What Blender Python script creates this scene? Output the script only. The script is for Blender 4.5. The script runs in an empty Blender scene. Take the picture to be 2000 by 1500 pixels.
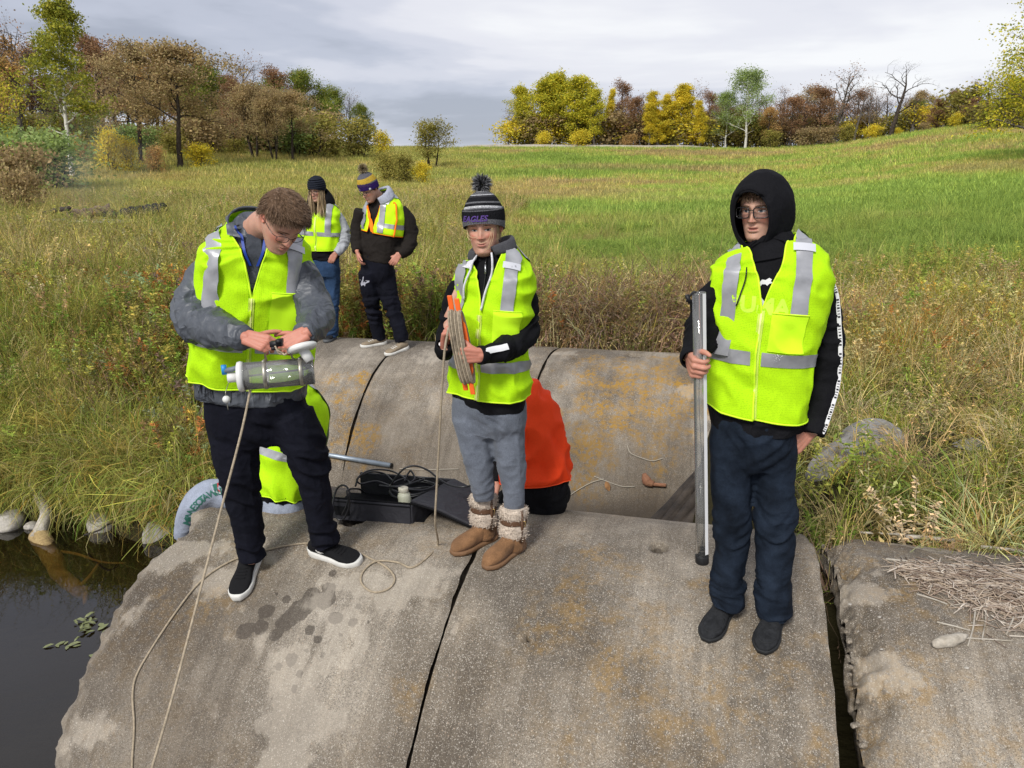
import bpy, bmesh, math, random
import numpy as np
from mathutils import Vector, Matrix
from mathutils.bvhtree import BVHTree
random.seed(7); rng = np.random.default_rng(7)
sc = bpy.context.scene
COL = sc.collection
R_ = math.radians
# ------------------------------------------------------------------ camera
CAMH, PITCH, ROLL, FPX = 1.811, 0.2509, -0.0078, 1510.0
cam = bpy.data.cameras.new('camera'); camo = bpy.data.objects.new('camera', cam); COL.objects.link(camo)
cam.sensor_width = 36; cam.lens = 36 * FPX / 2000; cam.clip_start = 0.05; cam.clip_end = 5000
camo.matrix_world = Matrix.Translation((0, 0, CAMH)) @ Matrix.Rotation(math.pi / 2 - PITCH, 4, 'X') @ Matrix.Rotation(ROLL, 4, 'Z')
sc.camera = camo
# ------------------------------------------------------------------ world: overcast sky
SUN_EL, SUN_AZ = R_(42), R_(205)      # azimuth measured from +Y clockwise
world = bpy.data.worlds.new('World'); sc.world = world; world.use_nodes = True
nt = world.node_tree; nt.nodes.clear()
def N(nt, typ, **kw):
    n = nt.nodes.new(typ)
    for k, v in kw.items():
        if k.startswith('i_'):
            key = k[2:]
            key = int(key) if key.isdigit() else key.replace('_', ' ')
            n.inputs[key].default_value = v
        else: setattr(n, k, v)
    return n
def L(nt, a, b):
    nt.links.new(a, b)
def ramp(nt, src, stops, interp='LINEAR'):
    r = nt.nodes.new('ShaderNodeValToRGB'); cr = r.color_ramp; cr.interpolation = interp
    while len(cr.elements) < len(stops): cr.elements.new(0.5)
    for e, (p, c) in zip(cr.elements, stops):
        e.position = p; e.color = (*c, 1) if len(c) == 3 else c
    if src is not None: nt.links.new(src, r.inputs[0])
    return r
def math_(nt, op, a, b=None, clamp=False):
    m = nt.nodes.new('ShaderNodeMath'); m.operation = op; m.use_clamp = clamp
    for i, v in enumerate((a, b)):
        if v is None: continue
        if isinstance(v, (int, float)): m.inputs[i].default_value = v
        else: nt.links.new(v, m.inputs[i])
    return m.outputs[0]
def mixc(nt, fac, a, b, mode='MIX'):
    m = nt.nodes.new('ShaderNodeMix'); m.data_type = 'RGBA'; m.blend_type = mode
    for i, v in ((0, fac), (6, a), (7, b)):
        if isinstance(v, (int, float)): m.inputs[i].default_value = v
        elif isinstance(v, tuple): m.inputs[i].default_value = (*v, 1) if len(v) == 3 else v
        else: nt.links.new(v, m.inputs[i])
    return m.outputs[2]
sky = N(nt, 'ShaderNodeTexSky', sky_type='NISHITA', sun_disc=False, sun_elevation=SUN_EL, sun_rotation=SUN_AZ)
bg1 = N(nt, 'ShaderNodeBackground'); bg1.inputs[1].default_value = 0.08; L(nt, sky.outputs[0], bg1.inputs[0])
tc = N(nt, 'ShaderNodeTexCoord')
sep = N(nt, 'ShaderNodeSeparateXYZ'); L(nt, tc.outputs['Generated'], sep.inputs[0])
zz = math_(nt, 'ADD', math_(nt, 'MAXIMUM', sep.outputs[2], 0.0), 0.15)
cx = math_(nt, 'DIVIDE', sep.outputs[0], zz); cy = math_(nt, 'DIVIDE', sep.outputs[1], zz)
cmb = N(nt, 'ShaderNodeCombineXYZ'); L(nt, cx, cmb.inputs[0]); L(nt, cy, cmb.inputs[1])
mp = N(nt, 'ShaderNodeMapping'); L(nt, cmb.outputs[0], mp.inputs[0])
mp.inputs['Location'].default_value = (2.3, 4.4, 0.4); mp.inputs['Scale'].default_value = (0.40, 0.55, 1); mp.inputs['Rotation'].default_value = (0, 0, R_(8))
n1 = N(nt, 'ShaderNodeTexNoise', i_Scale=1.25, i_Detail=6.0, i_Roughness=0.52, i_Distortion=0.3); L(nt, mp.outputs[0], n1.inputs['Vector'])
n2 = N(nt, 'ShaderNodeTexNoise', i_Scale=0.35, i_Detail=2.0, i_Roughness=0.5); L(nt, mp.outputs[0], n2.inputs['Vector'])
s12 = math_(nt, 'ADD', math_(nt, 'MULTIPLY', n1.outputs[0], 0.75), math_(nt, 'MULTIPLY', n2.outputs[0], 0.25))
rc = ramp(nt, s12, [(0.38, (0.29, 0.31, 0.37)), (0.44, (0.38, 0.40, 0.47)), (0.49, (0.48, 0.49, 0.55)), (0.54, (0.58, 0.58, 0.62)), (0.61, (0.68, 0.68, 0.69))], 'EASE')
bg2 = N(nt, 'ShaderNodeBackground'); bg2.inputs[1].default_value = 1.0; L(nt, rc.outputs[0], bg2.inputs[0])
mx = N(nt, 'ShaderNodeMixShader'); mx.inputs[0].default_value = 0.9
L(nt, bg1.outputs[0], mx.inputs[1]); L(nt, bg2.outputs[0], mx.inputs[2])
wo = N(nt, 'ShaderNodeOutputWorld'); L(nt, mx.outputs[0], wo.inputs[0])
sun = bpy.data.lights.new('sun', 'SUN'); sun.energy = 2.3; sun.angle = R_(14); sun.color = (1.0, 0.97, 0.92)
suno = bpy.data.objects.new('sun', sun); COL.objects.link(suno)
_d = Vector((math.sin(SUN_AZ) * math.cos(SUN_EL), math.cos(SUN_AZ) * math.cos(SUN_EL), math.sin(SUN_EL)))
suno.rotation_euler = (-_d).to_track_quat('-Z', 'Y').to_euler()
sc.view_settings.view_transform = 'Standard'; sc.view_settings.look = 'None'
sc.view_settings.gamma = 1; sc.view_settings.exposure = 0.55; sc.view_settings.use_curve_mapping = False
sc.cycles.max_bounces = 6; sc.cycles.diffuse_bounces = 3; sc.cycles.transparent_max_bounces = 16
# ------------------------------------------------------------------ helpers
CM = camo.matrix_world.copy()
class NV(np.ndarray):
    x = property(lambda s: float(s[0])); y = property(lambda s: float(s[1])); z = property(lambda s: float(s[2]))
def at(px, py, Y):
    """world point on the plane at depth Y seen at photo pixel px,py (2000x1500)"""
    d = CM.to_3x3() @ Vector(((px - 1000) / FPX, (750 - py) / FPX, -1))
    t = Y / d.y
    return np.array((d.x * t, Y, CAMH + d.z * t)).view(NV)
def smooth(e0, e1, x):
    t = np.clip((x - e0) / (e1 - e0), 0, 1); return t * t * (3 - 2 * t)
_perm = rng.permutation(4096)
def _h(ix, iy, iz):
    return _perm[(_perm[(_perm[ix & 4095] + iy) & 4095] + iz) & 4095] / 4095.0
def vn(p, s=1.0, seed=0):
    """value noise -1..1 on an N x 3 array"""
    p = np.asarray(p, float) * s + seed * 17.31
    if p.shape[-1] == 2: p = np.concatenate([p, np.zeros(p.shape[:-1] + (1,))], -1)
    i = np.floor(p).astype(np.int64); f = p - i; f = f * f * (3 - 2 * f)
    x, y, z = i[..., 0], i[..., 1], i[..., 2]; fx, fy, fz = f[..., 0], f[..., 1], f[..., 2]
    def l(a, b, t): return a + (b - a) * t
    c = l(l(l(_h(x, y, z), _h(x + 1, y, z), fx), l(_h(x, y + 1, z), _h(x + 1, y + 1, z), fx), fy),
          l(l(_h(x, y, z + 1), _h(x + 1, y, z + 1), fx), l(_h(x, y + 1, z + 1), _h(x + 1, y + 1, z + 1), fx), fy), fz)
    return c * 2 - 1
def fbm(p, s=1.0, o=3, seed=0):
    r = 0; a = 1; t = 0
    for k in range(o):
        r = r + a * vn(p, s * 2 ** k, seed + k); t += a; a *= .5
    return r / t
def mesh_np(name, V, F, mat=None, parent=None, smooth_=True, uv=None, link=True):
    """V n x 3, F either m x k int array or list of lists"""
    me = bpy.data.meshes.new(name)
    V = np.asarray(V, np.float32)
    if isinstance(F, np.ndarray):
        m, k = F.shape
        me.vertices.add(len(V)); me.vertices.foreach_set('co', V.ravel())
        me.loops.add(m * k); me.loops.foreach_set('vertex_index', F.astype(np.int32).ravel())
        me.polygons.add(m); me.polygons.foreach_set('loop_start', np.arange(0, m * k, k, dtype=np.int32))
        me.polygons.foreach_set('loop_total', np.full(m, k, np.int32))
        me.update(calc_edges=True)
    else:
        me.from_pydata([tuple(map(float, v)) for v in V], [], [tuple(f) for f in F])
    if smooth_: me.polygons.foreach_set('use_smooth', np.ones(len(me.polygons), bool))
    if uv is not None:
        l = me.uv_layers.new(name='UVMap'); idx = np.empty(len(me.loops), np.int32); me.loops.foreach_get('vertex_index', idx)
        l.data.foreach_set('uv', np.asarray(uv, np.float32)[idx].ravel())
    if mat is not None: me.materials.append(mat)
    me.validate()
    if not link: return me
    return obj(name, me, parent)
def obj(name, me, parent=None):
    o = bpy.data.objects.new(name, me); COL.objects.link(o)
    if parent is not None:
        o.parent = parent
        o.matrix_parent_inverse = Matrix.Translation(parent.location).inverted() if parent.parent is None else Matrix.Identity(4)
    return o
def tag(o, label=None, cat=None, group=None, kind=None):
    if label: o['label'] = label
    if cat: o['category'] = cat
    if group: o['group'] = group
    if kind: o['kind'] = kind
    return o
def thing(name, loc, label, cat, group=None):
    o = bpy.data.objects.new(name, None); COL.objects.link(o); o.location = loc; o.empty_display_size = .1
    return tag(o, label, cat, group)
def grid_faces(nu, nv, closed_u=False):
    """faces for vertices laid out [u][v]"""
    iu = np.arange(nu if closed_u else nu - 1); iv = np.arange(nv - 1)
    a, b = np.meshgrid(iu, iv, indexing='ij'); a = a.ravel(); b = b.ravel(); a2 = (a + 1) % nu
    return np.stack([a * nv + b, a2 * nv + b, a2 * nv + b + 1, a * nv + b + 1], 1)
def catmull(P, n):
    P = np.asarray(P, float)
    if len(P) < 3:
        t = np.linspace(0, 1, n)[:, None]; return P[0] * (1 - t) + P[-1] * t
    Q = np.vstack([2 * P[0] - P[1], P, 2 * P[-1] - P[-2]])
    ts = np.linspace(0, len(P) - 1 - 1e-9, n); i = ts.astype(int); f = (ts - i)[:, None]
    a, b, c, d = Q[i], Q[i + 1], Q[i + 2], Q[i + 3]
    return 0.5 * (2 * b + (c - a) * f + (2 * a - 5 * b + 4 * c - d) * f ** 2 + (3 * b - a - 3 * c + d) * f ** 3)
def frames(P):
    P = np.asarray(P, float); T = np.gradient(P, axis=0); T /= np.linalg.norm(T, axis=1)[:, None] + 1e-12
    up = np.array([0, 0, 1.]) if abs(T[0][2]) < .9 else np.array([1., 0, 0])
    A = np.zeros_like(P); a = np.cross(up, T[0]); a /= np.linalg.norm(a); A[0] = a
    for i in range(1, len(P)):
        a = A[i - 1] - T[i] * (A[i - 1] @ T[i]); a /= np.linalg.norm(a) + 1e-12; A[i] = a
    return T, A, np.cross(T, A)
def tube(P, r, k=8, cap=True):
    """V,F(list) of a tube along polyline P"""
    P = np.asarray(P, float); n = len(P); r = np.broadcast_to(np.asarray(r, float), (n,))
    T, A, B = frames(P); th = np.arange(k) * 2 * math.pi / k
    V = P[:, None] + r[:, None, None] * (np.cos(th)[None, :, None] * A[:, None] + np.sin(th)[None, :, None] * B[:, None])
    V = V.reshape(-1, 3); F = []
    for i in range(n - 1):
        for j in range(k):
            j2 = (j + 1) % k; F.append((i * k + j, i * k + j2, (i + 1) * k + j2, (i + 1) * k + j))
    if cap: F.append(tuple(range(k))[::-1]); F.append(tuple((n - 1) * k + j for j in range(k)))
    return V, F
def merge(parts):
    V = []; F = []; o = 0
    for v, f in parts:
        V.append(np.asarray(v, float)); F += [tuple(int(x) + o for x in q) for q in f]; o += len(v)
    return np.vstack(V), F
def new_mat(name):
    m = bpy.data.materials.new(name); m.use_nodes = True; n = m.node_tree; p = n.nodes['Principled BSDF']
    return m, n, p
def simple_mat(name, col, rough=.6, spec=.3, metal=0, bump=0, bscale=50, var=0.0, vscale=6, coat=0):
    m, n, p = new_mat(name); p.inputs['Roughness'].default_value = rough; p.inputs['Metallic'].default_value = metal
    p.inputs['Specular IOR Level'].default_value = spec; p.inputs['Base Color'].default_value = (*col, 1)
    t = N(n, 'ShaderNodeTexCoord')
    if var:
        no = N(n, 'ShaderNodeTexNoise', i_Scale=vscale, i_Detail=5.0); L(n, t.outputs['Object'], no.inputs['Vector'])
        f = ramp(n, no.outputs[0], [(.3, tuple(c * (1 - var) for c in col)), (.7, tuple(min(1, c * (1 + var)) for c in col))])
        L(n, f.outputs[0], p.inputs['Base Color'])
    if bump:
        nb = N(n, 'ShaderNodeTexNoise', i_Scale=bscale, i_Detail=3.0); L(n, t.outputs['Object'], nb.inputs['Vector'])
        b = N(n, 'ShaderNodeBump', i_Strength=bump, i_Distance=0.01); L(n, nb.outputs[0], b.inputs['Height']); L(n, b.outputs[0], p.inputs['Normal'])
    return m
def leaf_mat(name, cols, rough=.7, trans=.38, vscale=None, hue=.0):
    """colours mixed by random per leaf cluster island"""
    m, n, p = new_mat(name); g = N(n, 'ShaderNodeNewGeometry'); oi = N(n, 'ShaderNodeObjectInfo')
    k = len(cols); r = ramp(n, g.outputs['Random Per Island'], [((i + .5) / k, c) for i, c in enumerate(cols)])
    c = r.outputs[0]
    s = N(n, 'ShaderNodeTexNoise', i_Scale=vscale or .5, i_Detail=3.0); L(n, g.outputs['Position'], s.inputs['Vector'])
    v = ramp(n, s.outputs[0], [(.3, (.72, .72, .74)), (.7, (1.3, 1.26, 1.2))]); c = mixc(n, .8, c, v.outputs[0], 'MULTIPLY')
    L(n, c, p.inputs['Base Color']); p.inputs['Roughness'].default_value = rough; p.inputs['Specular IOR Level'].default_value = .15
    if trans:
        out = n.nodes['Material Output']; t = N(n, 'ShaderNodeBsdfTranslucent'); L(n, c, t.inputs[0])
        mx = N(n, 'ShaderNodeMixShader'); mx.inputs[0].default_value = trans; L(n, p.outputs[0], mx.inputs[1]); L(n, t.outputs[0], mx.inputs[2]); L(n, mx.outputs[0], out.inputs[0])
    return m
# ------------------------------------------------------------------ culvert frame
PHI = 0.2647
AX = np.array([math.cos(PHI), -math.sin(PHI), 0]); BX = np.array([math.sin(PHI), math.cos(PHI), 0])
BN, BF, RN, RF, ZF = 3.7286, 8.2426, 1.5977, 1.7904, 0.033
WATER_Z = -1.42
def ab(X, Y): return X * AX[0] + Y * AX[1], X * BX[0] + Y * BX[1]
def pipe_z(X, Y):
    """top surface of the near pipe under world X,Y"""
    a, b = ab(X, Y); d = min(abs(b - BN), RN * .999)
    return -RN + math.sqrt(RN * RN - d * d)
def far_z(X, Y):
    a, b = ab(X, Y); d = min(abs(b - BF), RF * .999)
    return ZF - RF + math.sqrt(RF * RF - d * d)
def on_pipe(px, py, off=0.0, far=False):
    """where the camera ray meets a pipe"""
    d = np.array(at(px, py, 1.0)) - np.array([0, 0, CAMH]); B, R, z0 = (BF, RF, ZF) if far else (BN, RN, 0)
    R += off; db = d @ BX; dz = d[2]; cb = -B; cz = CAMH - (z0 - (R - off))
    A = db * db + dz * dz; Bq = 2 * (db * cb + dz * cz); C = cb * cb + cz * cz - R * R
    t = (-Bq - math.sqrt(max(0, Bq * Bq - 4 * A * C))) / (2 * A)
    return np.array([0, 0, CAMH]) + d * t
_U = np.array([-2.0, -.66, -.33, -.14, 0, .3, .66, 2.0]); _Y = np.array([-50., 9, 18, 30, 45, 60, 75, 95, 120, 160, 400, 3000])
_Z = np.array([
 [0, 0, .3, .6, 1.3, 2.7, 4.8, 7.5, 10, 12, 12, 12], [0, 0, .3, .6, 1.3, 2.7, 4.8, 7.5, 10, 12, 12, 12], [0, 0, .3, .6, 1.2, 2.4, 4.1, 6.4, 9.6, 13, 14, 14],
 [0, 0, .2, .5, 1.0, 1.9, 3.2, 5.2, 7.3, 9.2, 8, 8], [0, 0, .15, .4, 1.0, 1.9, 3.1, 5.3, 7.6, 7.0, 6, 6],
 [0, 0, .15, .5, 1.2, 1.9, 3.2, 5.1, 7.1, 6.4, 6, 6], [0, .1, .4, 1.0, 2.1, 3.7, 5.9, 9.0, 9.6, 9.2, 9, 9], [0, .1, .4, 1.0, 2.1, 3.7, 5.9, 9.0, 9.6, 9.2, 9, 9]])
def _bil(u, Y):
    u = np.clip(u, -1.99, 1.99); Y = np.clip(Y, -49, 2999)
    i = np.clip(np.searchsorted(_U, u) - 1, 0, len(_U) - 2); j = np.clip(np.searchsorted(_Y, Y) - 1, 0, len(_Y) - 2)
    fu = (u - _U[i]) / (_U[i + 1] - _U[i]); fy = (Y - _Y[j]) / (_Y[j + 1] - _Y[j]); fu = fu * fu * (3 - 2 * fu)
    return (_Z[i, j] * (1 - fu) + _Z[i + 1, j] * fu) * (1 - fy) + (_Z[i, j + 1] * (1 - fu) + _Z[i + 1, j + 1] * fu) * fy
def meadow(X, Y):
    X = np.asarray(X, float); Y = np.asarray(Y, float); D = np.maximum(Y, 6)
    r = 0
    for k in (-1, -.5, 0, .5, 1): r = r + _bil(X / D, Y + k * .09 * D)
    P = np.stack([X, Y], -1)
    return r / 5 + .12 * fbm(P, .12, 2, 3) * smooth(9, 20, Y) + .045 * fbm(P, .9, 2, 5)
_wx = [at(-400, 1030, 1), at(25, 1020, 1), at(145, 1022, 1), at(230, 1045, 1), at(330, 1062, 1), at(420, 1050, 1)]
_we = []
for q in _wx:
    d = q - np.array((0, 0, CAMH)); t = (WATER_Z - CAMH) / d.z; _we.append((d.x * t, d.y * t))
_we = np.array(_we); WEX, WEY = _we[:, 0], _we[:, 1]
def ground(X, Y):
    X = np.asarray(X, float); Y = np.asarray(Y, float)
    a, b = X * AX[0] + Y * AX[1], X * BX[0] + Y * BX[1]
    z = meadow(X, Y)
    P = np.stack([X, Y], -1)
    # left bank falling to the water
    yb = np.interp(X, WEX, WEY) + .12 * fbm(P, 1.3, 2, 9)
    bank = WATER_Z - .62 + .55 * smooth(-1.6, 0, Y - yb) + .35 * smooth(-.12, .28, Y - yb) + 1.25 * smooth(.15, 3.6, Y - yb) + .1 * fbm(P, 1.0, 2, 4)
    left = smooth(-2.3, -3.0, a - .0) if False else 1 - smooth(-5.6, -5.0, a) * smooth(5.0, 6.0, b)
    zl = np.where(Y - yb > 3.6, z, np.minimum(z, bank + (z - (-.0)) * smooth(2., 3.6, Y - yb)))
    # trench between the pipes and under them
    trench = -1.55 + .06 * fbm(P, 2., 2, 6)
    inT = (1 - smooth(8.6, 9.3, b)) * (1 - smooth(-.25, .1, a))
    leftness = 1 - smooth(-4.9, -4.2, a)
    zz_ = zl * leftness + (1 - leftness) * (trench * inT + z * (1 - inT))
    # right bank behind the near pipe
    rb = -.20 + .17 * smooth(4.2, 5.2, b) + .12 * smooth(5, 8, b) + .12 * fbm(P, .8, 2, 7)
    rightm = smooth(-.25, .1, a) * (1 - smooth(8.0, 9.5, b))
    rbank = np.where(b > 8, z, rb); kk = smooth(.1, 1.2, a); rbank = rbank * kk + (rbank - .35 * (1 - smooth(8, 9, b))) * (1 - kk)
    zz_ = zz_ * (1 - rightm) + rbank * rightm
    under = 1 - smooth(3.75, 4.1, b)
    near = np.where(a < -2.4, zl, -1.9)
    zz_ = np.where(b < 4.2, zz_ * (1 - under) + np.minimum(zz_, near) * under, zz_)
    return zz_
# ------------------------------------------------------------------ materials of the setting
def ground_mat():
    m, n, p = new_mat('meadow_ground'); g = N(n, 'ShaderNodeNewGeometry')
    s = N(n, 'ShaderNodeSeparateXYZ'); L(n, g.outputs['Position'], s.inputs[0])
    mp = N(n, 'ShaderNodeMapping'); mp.inputs['Scale'].default_value = (.35, 1.0, 1); L(n, g.outputs['Position'], mp.inputs[0])
    a = N(n, 'ShaderNodeTexNoise', i_Scale=.12, i_Detail=6.0, i_Roughness=.6); L(n, mp.outputs[0], a.inputs['Vector'])
    c = ramp(n, a.outputs[0], [(.32, (.12, .165, .04)), (.45, (.17, .20, .055)), (.55, (.22, .215, .075)), (.66, (.25, .21, .10))])
    b = N(n, 'ShaderNodeTexNoise', i_Scale=3.0, i_Detail=6.0, i_Roughness=.7); L(n, mp.outputs[0], b.inputs['Vector'])
    c2 = mixc(n, .75, c.outputs[0], ramp(n, b.outputs[0], [(.3, (.45, .45, .45)), (.7, (1.3, 1.3, 1.3))]).outputs[0], 'MULTIPLY')
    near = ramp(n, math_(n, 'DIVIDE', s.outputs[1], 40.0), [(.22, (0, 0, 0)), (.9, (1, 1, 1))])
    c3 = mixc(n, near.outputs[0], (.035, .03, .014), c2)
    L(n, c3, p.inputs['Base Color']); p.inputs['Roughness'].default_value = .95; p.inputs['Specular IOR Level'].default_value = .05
    bp = N(n, 'ShaderNodeBump', i_Strength=.9, i_Distance=.12); L(n, b.outputs[0], bp.inputs['Height']); L(n, bp.outputs[0], p.inputs['Normal'])
    return m
def concrete_mat():
    m, n, p = new_mat('weathered_concrete'); t = N(n, 'ShaderNodeTexCoord'); P = t.outputs['Object']
    def noise(s, d=4.0, r=.6, scale=None, loc=None):
        v = P
        if scale or loc:
            mp = N(n, 'ShaderNodeMapping'); L(n, P, mp.inputs[0])
            if scale: mp.inputs['Scale'].default_value = scale
            if loc: mp.inputs['Location'].default_value = loc
            v = mp.outputs[0]
        x = N(n, 'ShaderNodeTexNoise', i_Scale=s, i_Detail=d, i_Roughness=r); L(n, v, x.inputs['Vector']); return x.outputs[0]
    base = ramp(n, noise(1.1, 8.0, .62), [(.28, (.135, .110, .083)), (.45, (.225, .190, .148)), (.60, (.335, .292, .236)), (.76, (.44, .39, .325))]).outputs[0]
    # streaks that run round the pipe
    st = noise(1.0, 6.0, .7, scale=(16, .9, .9)); c = mixc(n, .55, base, ramp(n, st, [(.33, (.50, .48, .46)), (.52, (1, 1, 1)), (.70, (1.4, 1.37, 1.32))]).outputs[0], 'MULTIPLY')
    fine = noise(90, 5.0, .8); c = mixc(n, .8, c, ramp(n, fine, [(.3, (.55, .55, .55)), (.7, (1.35, 1.35, 1.33))]).outputs[0], 'MULTIPLY')
    # dark damp biofilm
    dk = ramp(n, noise(.75, 8.0, .7, loc=(3, 1, 2)), [(.45, (0, 0, 0)), (.58, (1, 1, 1))]).outputs[0]
    c = mixc(n, math_(n, 'MULTIPLY', dk, .62), c, (.070, .058, .046))
    # exposed aggregate
    for sc_, col, thr, lo in ((95, (.60, .55, .47), .30, .74), (125, (.03, .026, .022), .30, .55), (210, (.64, .59, .51), .38, .62), (60, (.46, .35, .26), .20, .80), (34, (.70, .65, .57), .13, .90), (260, (.045, .04, .033), .42, .52)):
        vo = N(n, 'ShaderNodeTexVoronoi', i_Scale=float(sc_), i_Randomness=1.0); L(n, P, vo.inputs['Vector'])
        cs = N(n, 'ShaderNodeSeparateColor'); L(n, vo.outputs['Color'], cs.inputs[0])
        k = math_(n, 'MULTIPLY', math_(n, 'LESS_THAN', vo.outputs['Distance'], thr), math_(n, 'GREATER_THAN', cs.outputs[0], lo))
        c = mixc(n, math_(n, 'MULTIPLY', k, .5), c, col)
    # orange lichen
    lm = ramp(n, noise(1.15, 3.0, .5, loc=(7.3, 2.2, .4)), [(.42, (0, 0, 0)), (.60, (1, 1, 1))]).outputs[0]
    lf = ramp(n, noise(26, 6.0, .75), [(.43, (0, 0, 0)), (.52, (1, 1, 1))]).outputs[0]
    lf2 = ramp(n, noise(5.0, 6.0, .7), [(.40, (0, 0, 0)), (.58, (1, 1, 1))]).outputs[0]
    at_ = N(n, 'ShaderNodeAttribute', attribute_name='lichen')
    kl = math_(n, 'MULTIPLY', math_(n, 'MULTIPLY', lf, lf2), math_(n, 'ADD', math_(n, 'MULTIPLY', lm, .16), at_.outputs['Fac'], True))
    c = mixc(n, math_(n, 'MULTIPLY', kl, .85), c, mixc(n, noise(40, 3.0), (.42, .245, .035), (.30, .155, .02)))
    # wetness spots, plus painted shade inside the holes
    aw = N(n, 'ShaderNodeAttribute', attribute_name='wet')
    wet_shade = ramp(n, math_(n, 'ADD', aw.outputs['Fac'], math_(n, 'MULTIPLY', math_(n, 'SUBTRACT', noise(22, 6.0, .7), .5), .9)), [(.46, (0, 0, 0)), (.53, (1, 1, 1))]).outputs[0]
    c = mixc(n, math_(n, 'MULTIPLY', wet_shade, .66), c, (.040, .030, .023))
    ap = N(n, 'ShaderNodeAttribute', attribute_name='pale')
    palef = ramp(n, math_(n, 'ADD', ap.outputs['Fac'], math_(n, 'MULTIPLY', math_(n, 'SUBTRACT', noise(1.0, 9.0, .80, scale=(14, 5, 5)), .5), 2.6)), [(.40, (0, 0, 0)), (.78, (1, 1, 1))]).outputs[0]
    c = mixc(n, math_(n, 'MULTIPLY', palef, .36), c, (.52, .46, .375))
    ad = N(n, 'ShaderNodeAttribute', attribute_name='darkening')  # darker tone; inside the holes it is painted shade
    c = mixc(n, math_(n, 'MULTIPLY', ad.outputs['Fac'], .75, True), c, mixc(n, noise(9, 5.0), (.045, .036, .028), (.085, .066, .050)))
    L(n, c, p.inputs['Base Color']); p.inputs['Specular IOR Level'].default_value = .25
    L(n, math_(n, 'SUBTRACT', .9, math_(n, 'MULTIPLY', wet_shade, .3)), p.inputs['Roughness'])
    h = math_(n, 'ADD', math_(n, 'MULTIPLY', noise(45, 6.0, .75), .5), math_(n, 'MULTIPLY', fine, .5))
    b = N(n, 'ShaderNodeBump', i_Strength=.75, i_Distance=.008); L(n, h, b.inputs['Height']); L(n, b.outputs[0], p.inputs['Normal'])
    return m
M_GROUND = ground_mat(); M_CONC = concrete_mat()
# ------------------------------------------------------------------ ground sheet
ys = np.concatenate([np.linspace(-12, 3, 16), np.linspace(3.2, 12, 110), 12 * (3000 / 12) ** np.linspace(0.004, 1, 190)])
us = np.concatenate([np.linspace(-2.6, -1.0, 16)[:-1], np.linspace(-1.0, 1.0, 240), np.linspace(1.0, 2.6, 16)[1:]])
YY, UU = np.meshgrid(ys, us, indexing='ij'); XX = UU * (np.maximum(YY, 0) + 4.0)
ZZ = ground(XX, YY)
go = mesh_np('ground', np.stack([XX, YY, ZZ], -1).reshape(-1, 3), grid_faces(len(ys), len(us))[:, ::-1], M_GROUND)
tag(go, 'grassy meadow ground rising to a ridge behind the culverts', 'ground', kind='structure')
# ------------------------------------------------------------------ water
def water_mat():
    m, n, p = new_mat('creek_water'); n.nodes.remove(p); out = n.nodes['Material Output']
    fr = N(n, 'ShaderNodeFresnel', i_IOR=1.33); tr = N(n, 'ShaderNodeBsdfTransparent'); tr.inputs[0].default_value = (.62, .50, .28, 1)
    df = N(n, 'ShaderNodeBsdfDiffuse'); df.inputs[0].default_value = (.028, .026, .014, 1)
    mA = N(n, 'ShaderNodeMixShader'); mA.inputs[0].default_value = .10; L(n, tr.outputs[0], mA.inputs[1]); L(n, df.outputs[0], mA.inputs[2])
    gl = N(n, 'ShaderNodeBsdfGlossy'); gl.inputs['Roughness'].default_value = .02; gl.inputs[0].default_value = (.95, .95, .97, 1)
    g = N(n, 'ShaderNodeNewGeometry'); no = N(n, 'ShaderNodeTexNoise', i_Scale=3.0, i_Detail=3.0); L(n, g.outputs['Position'], no.inputs['Vector'])
    b = N(n, 'ShaderNodeBump', i_Strength=.12, i_Distance=.03); L(n, no.outputs[0], b.inputs['Height'])
    L(n, b.outputs[0], fr.inputs['Normal']); L(n, b.outputs[0], gl.inputs['Normal'])
    f2 = math_(n, 'ADD', math_(n, 'MULTIPLY', fr.outputs[0], 1.35), .01, True)
    mx = N(n, 'ShaderNodeMixShader'); L(n, f2, mx.inputs[0]); L(n, mA.outputs[0], mx.inputs[1]); L(n, gl.outputs[0], mx.inputs[2]); L(n, mx.outputs[0], out.inputs[0])
    return m
wv = [(-40, -10, WATER_Z), (2, -10, WATER_Z), (2, 4.6, WATER_Z), (-1.8, 8.4, WATER_Z), (-3.2, 9.4, WATER_Z), (-40, 9.4, WATER_Z)]
tag(mesh_np('water', wv, [(0, 1, 2, 3, 4, 5)], water_mat(), smooth_=False), 'dark still creek water beside the culvert mouths', 'water', kind='structure')
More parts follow.
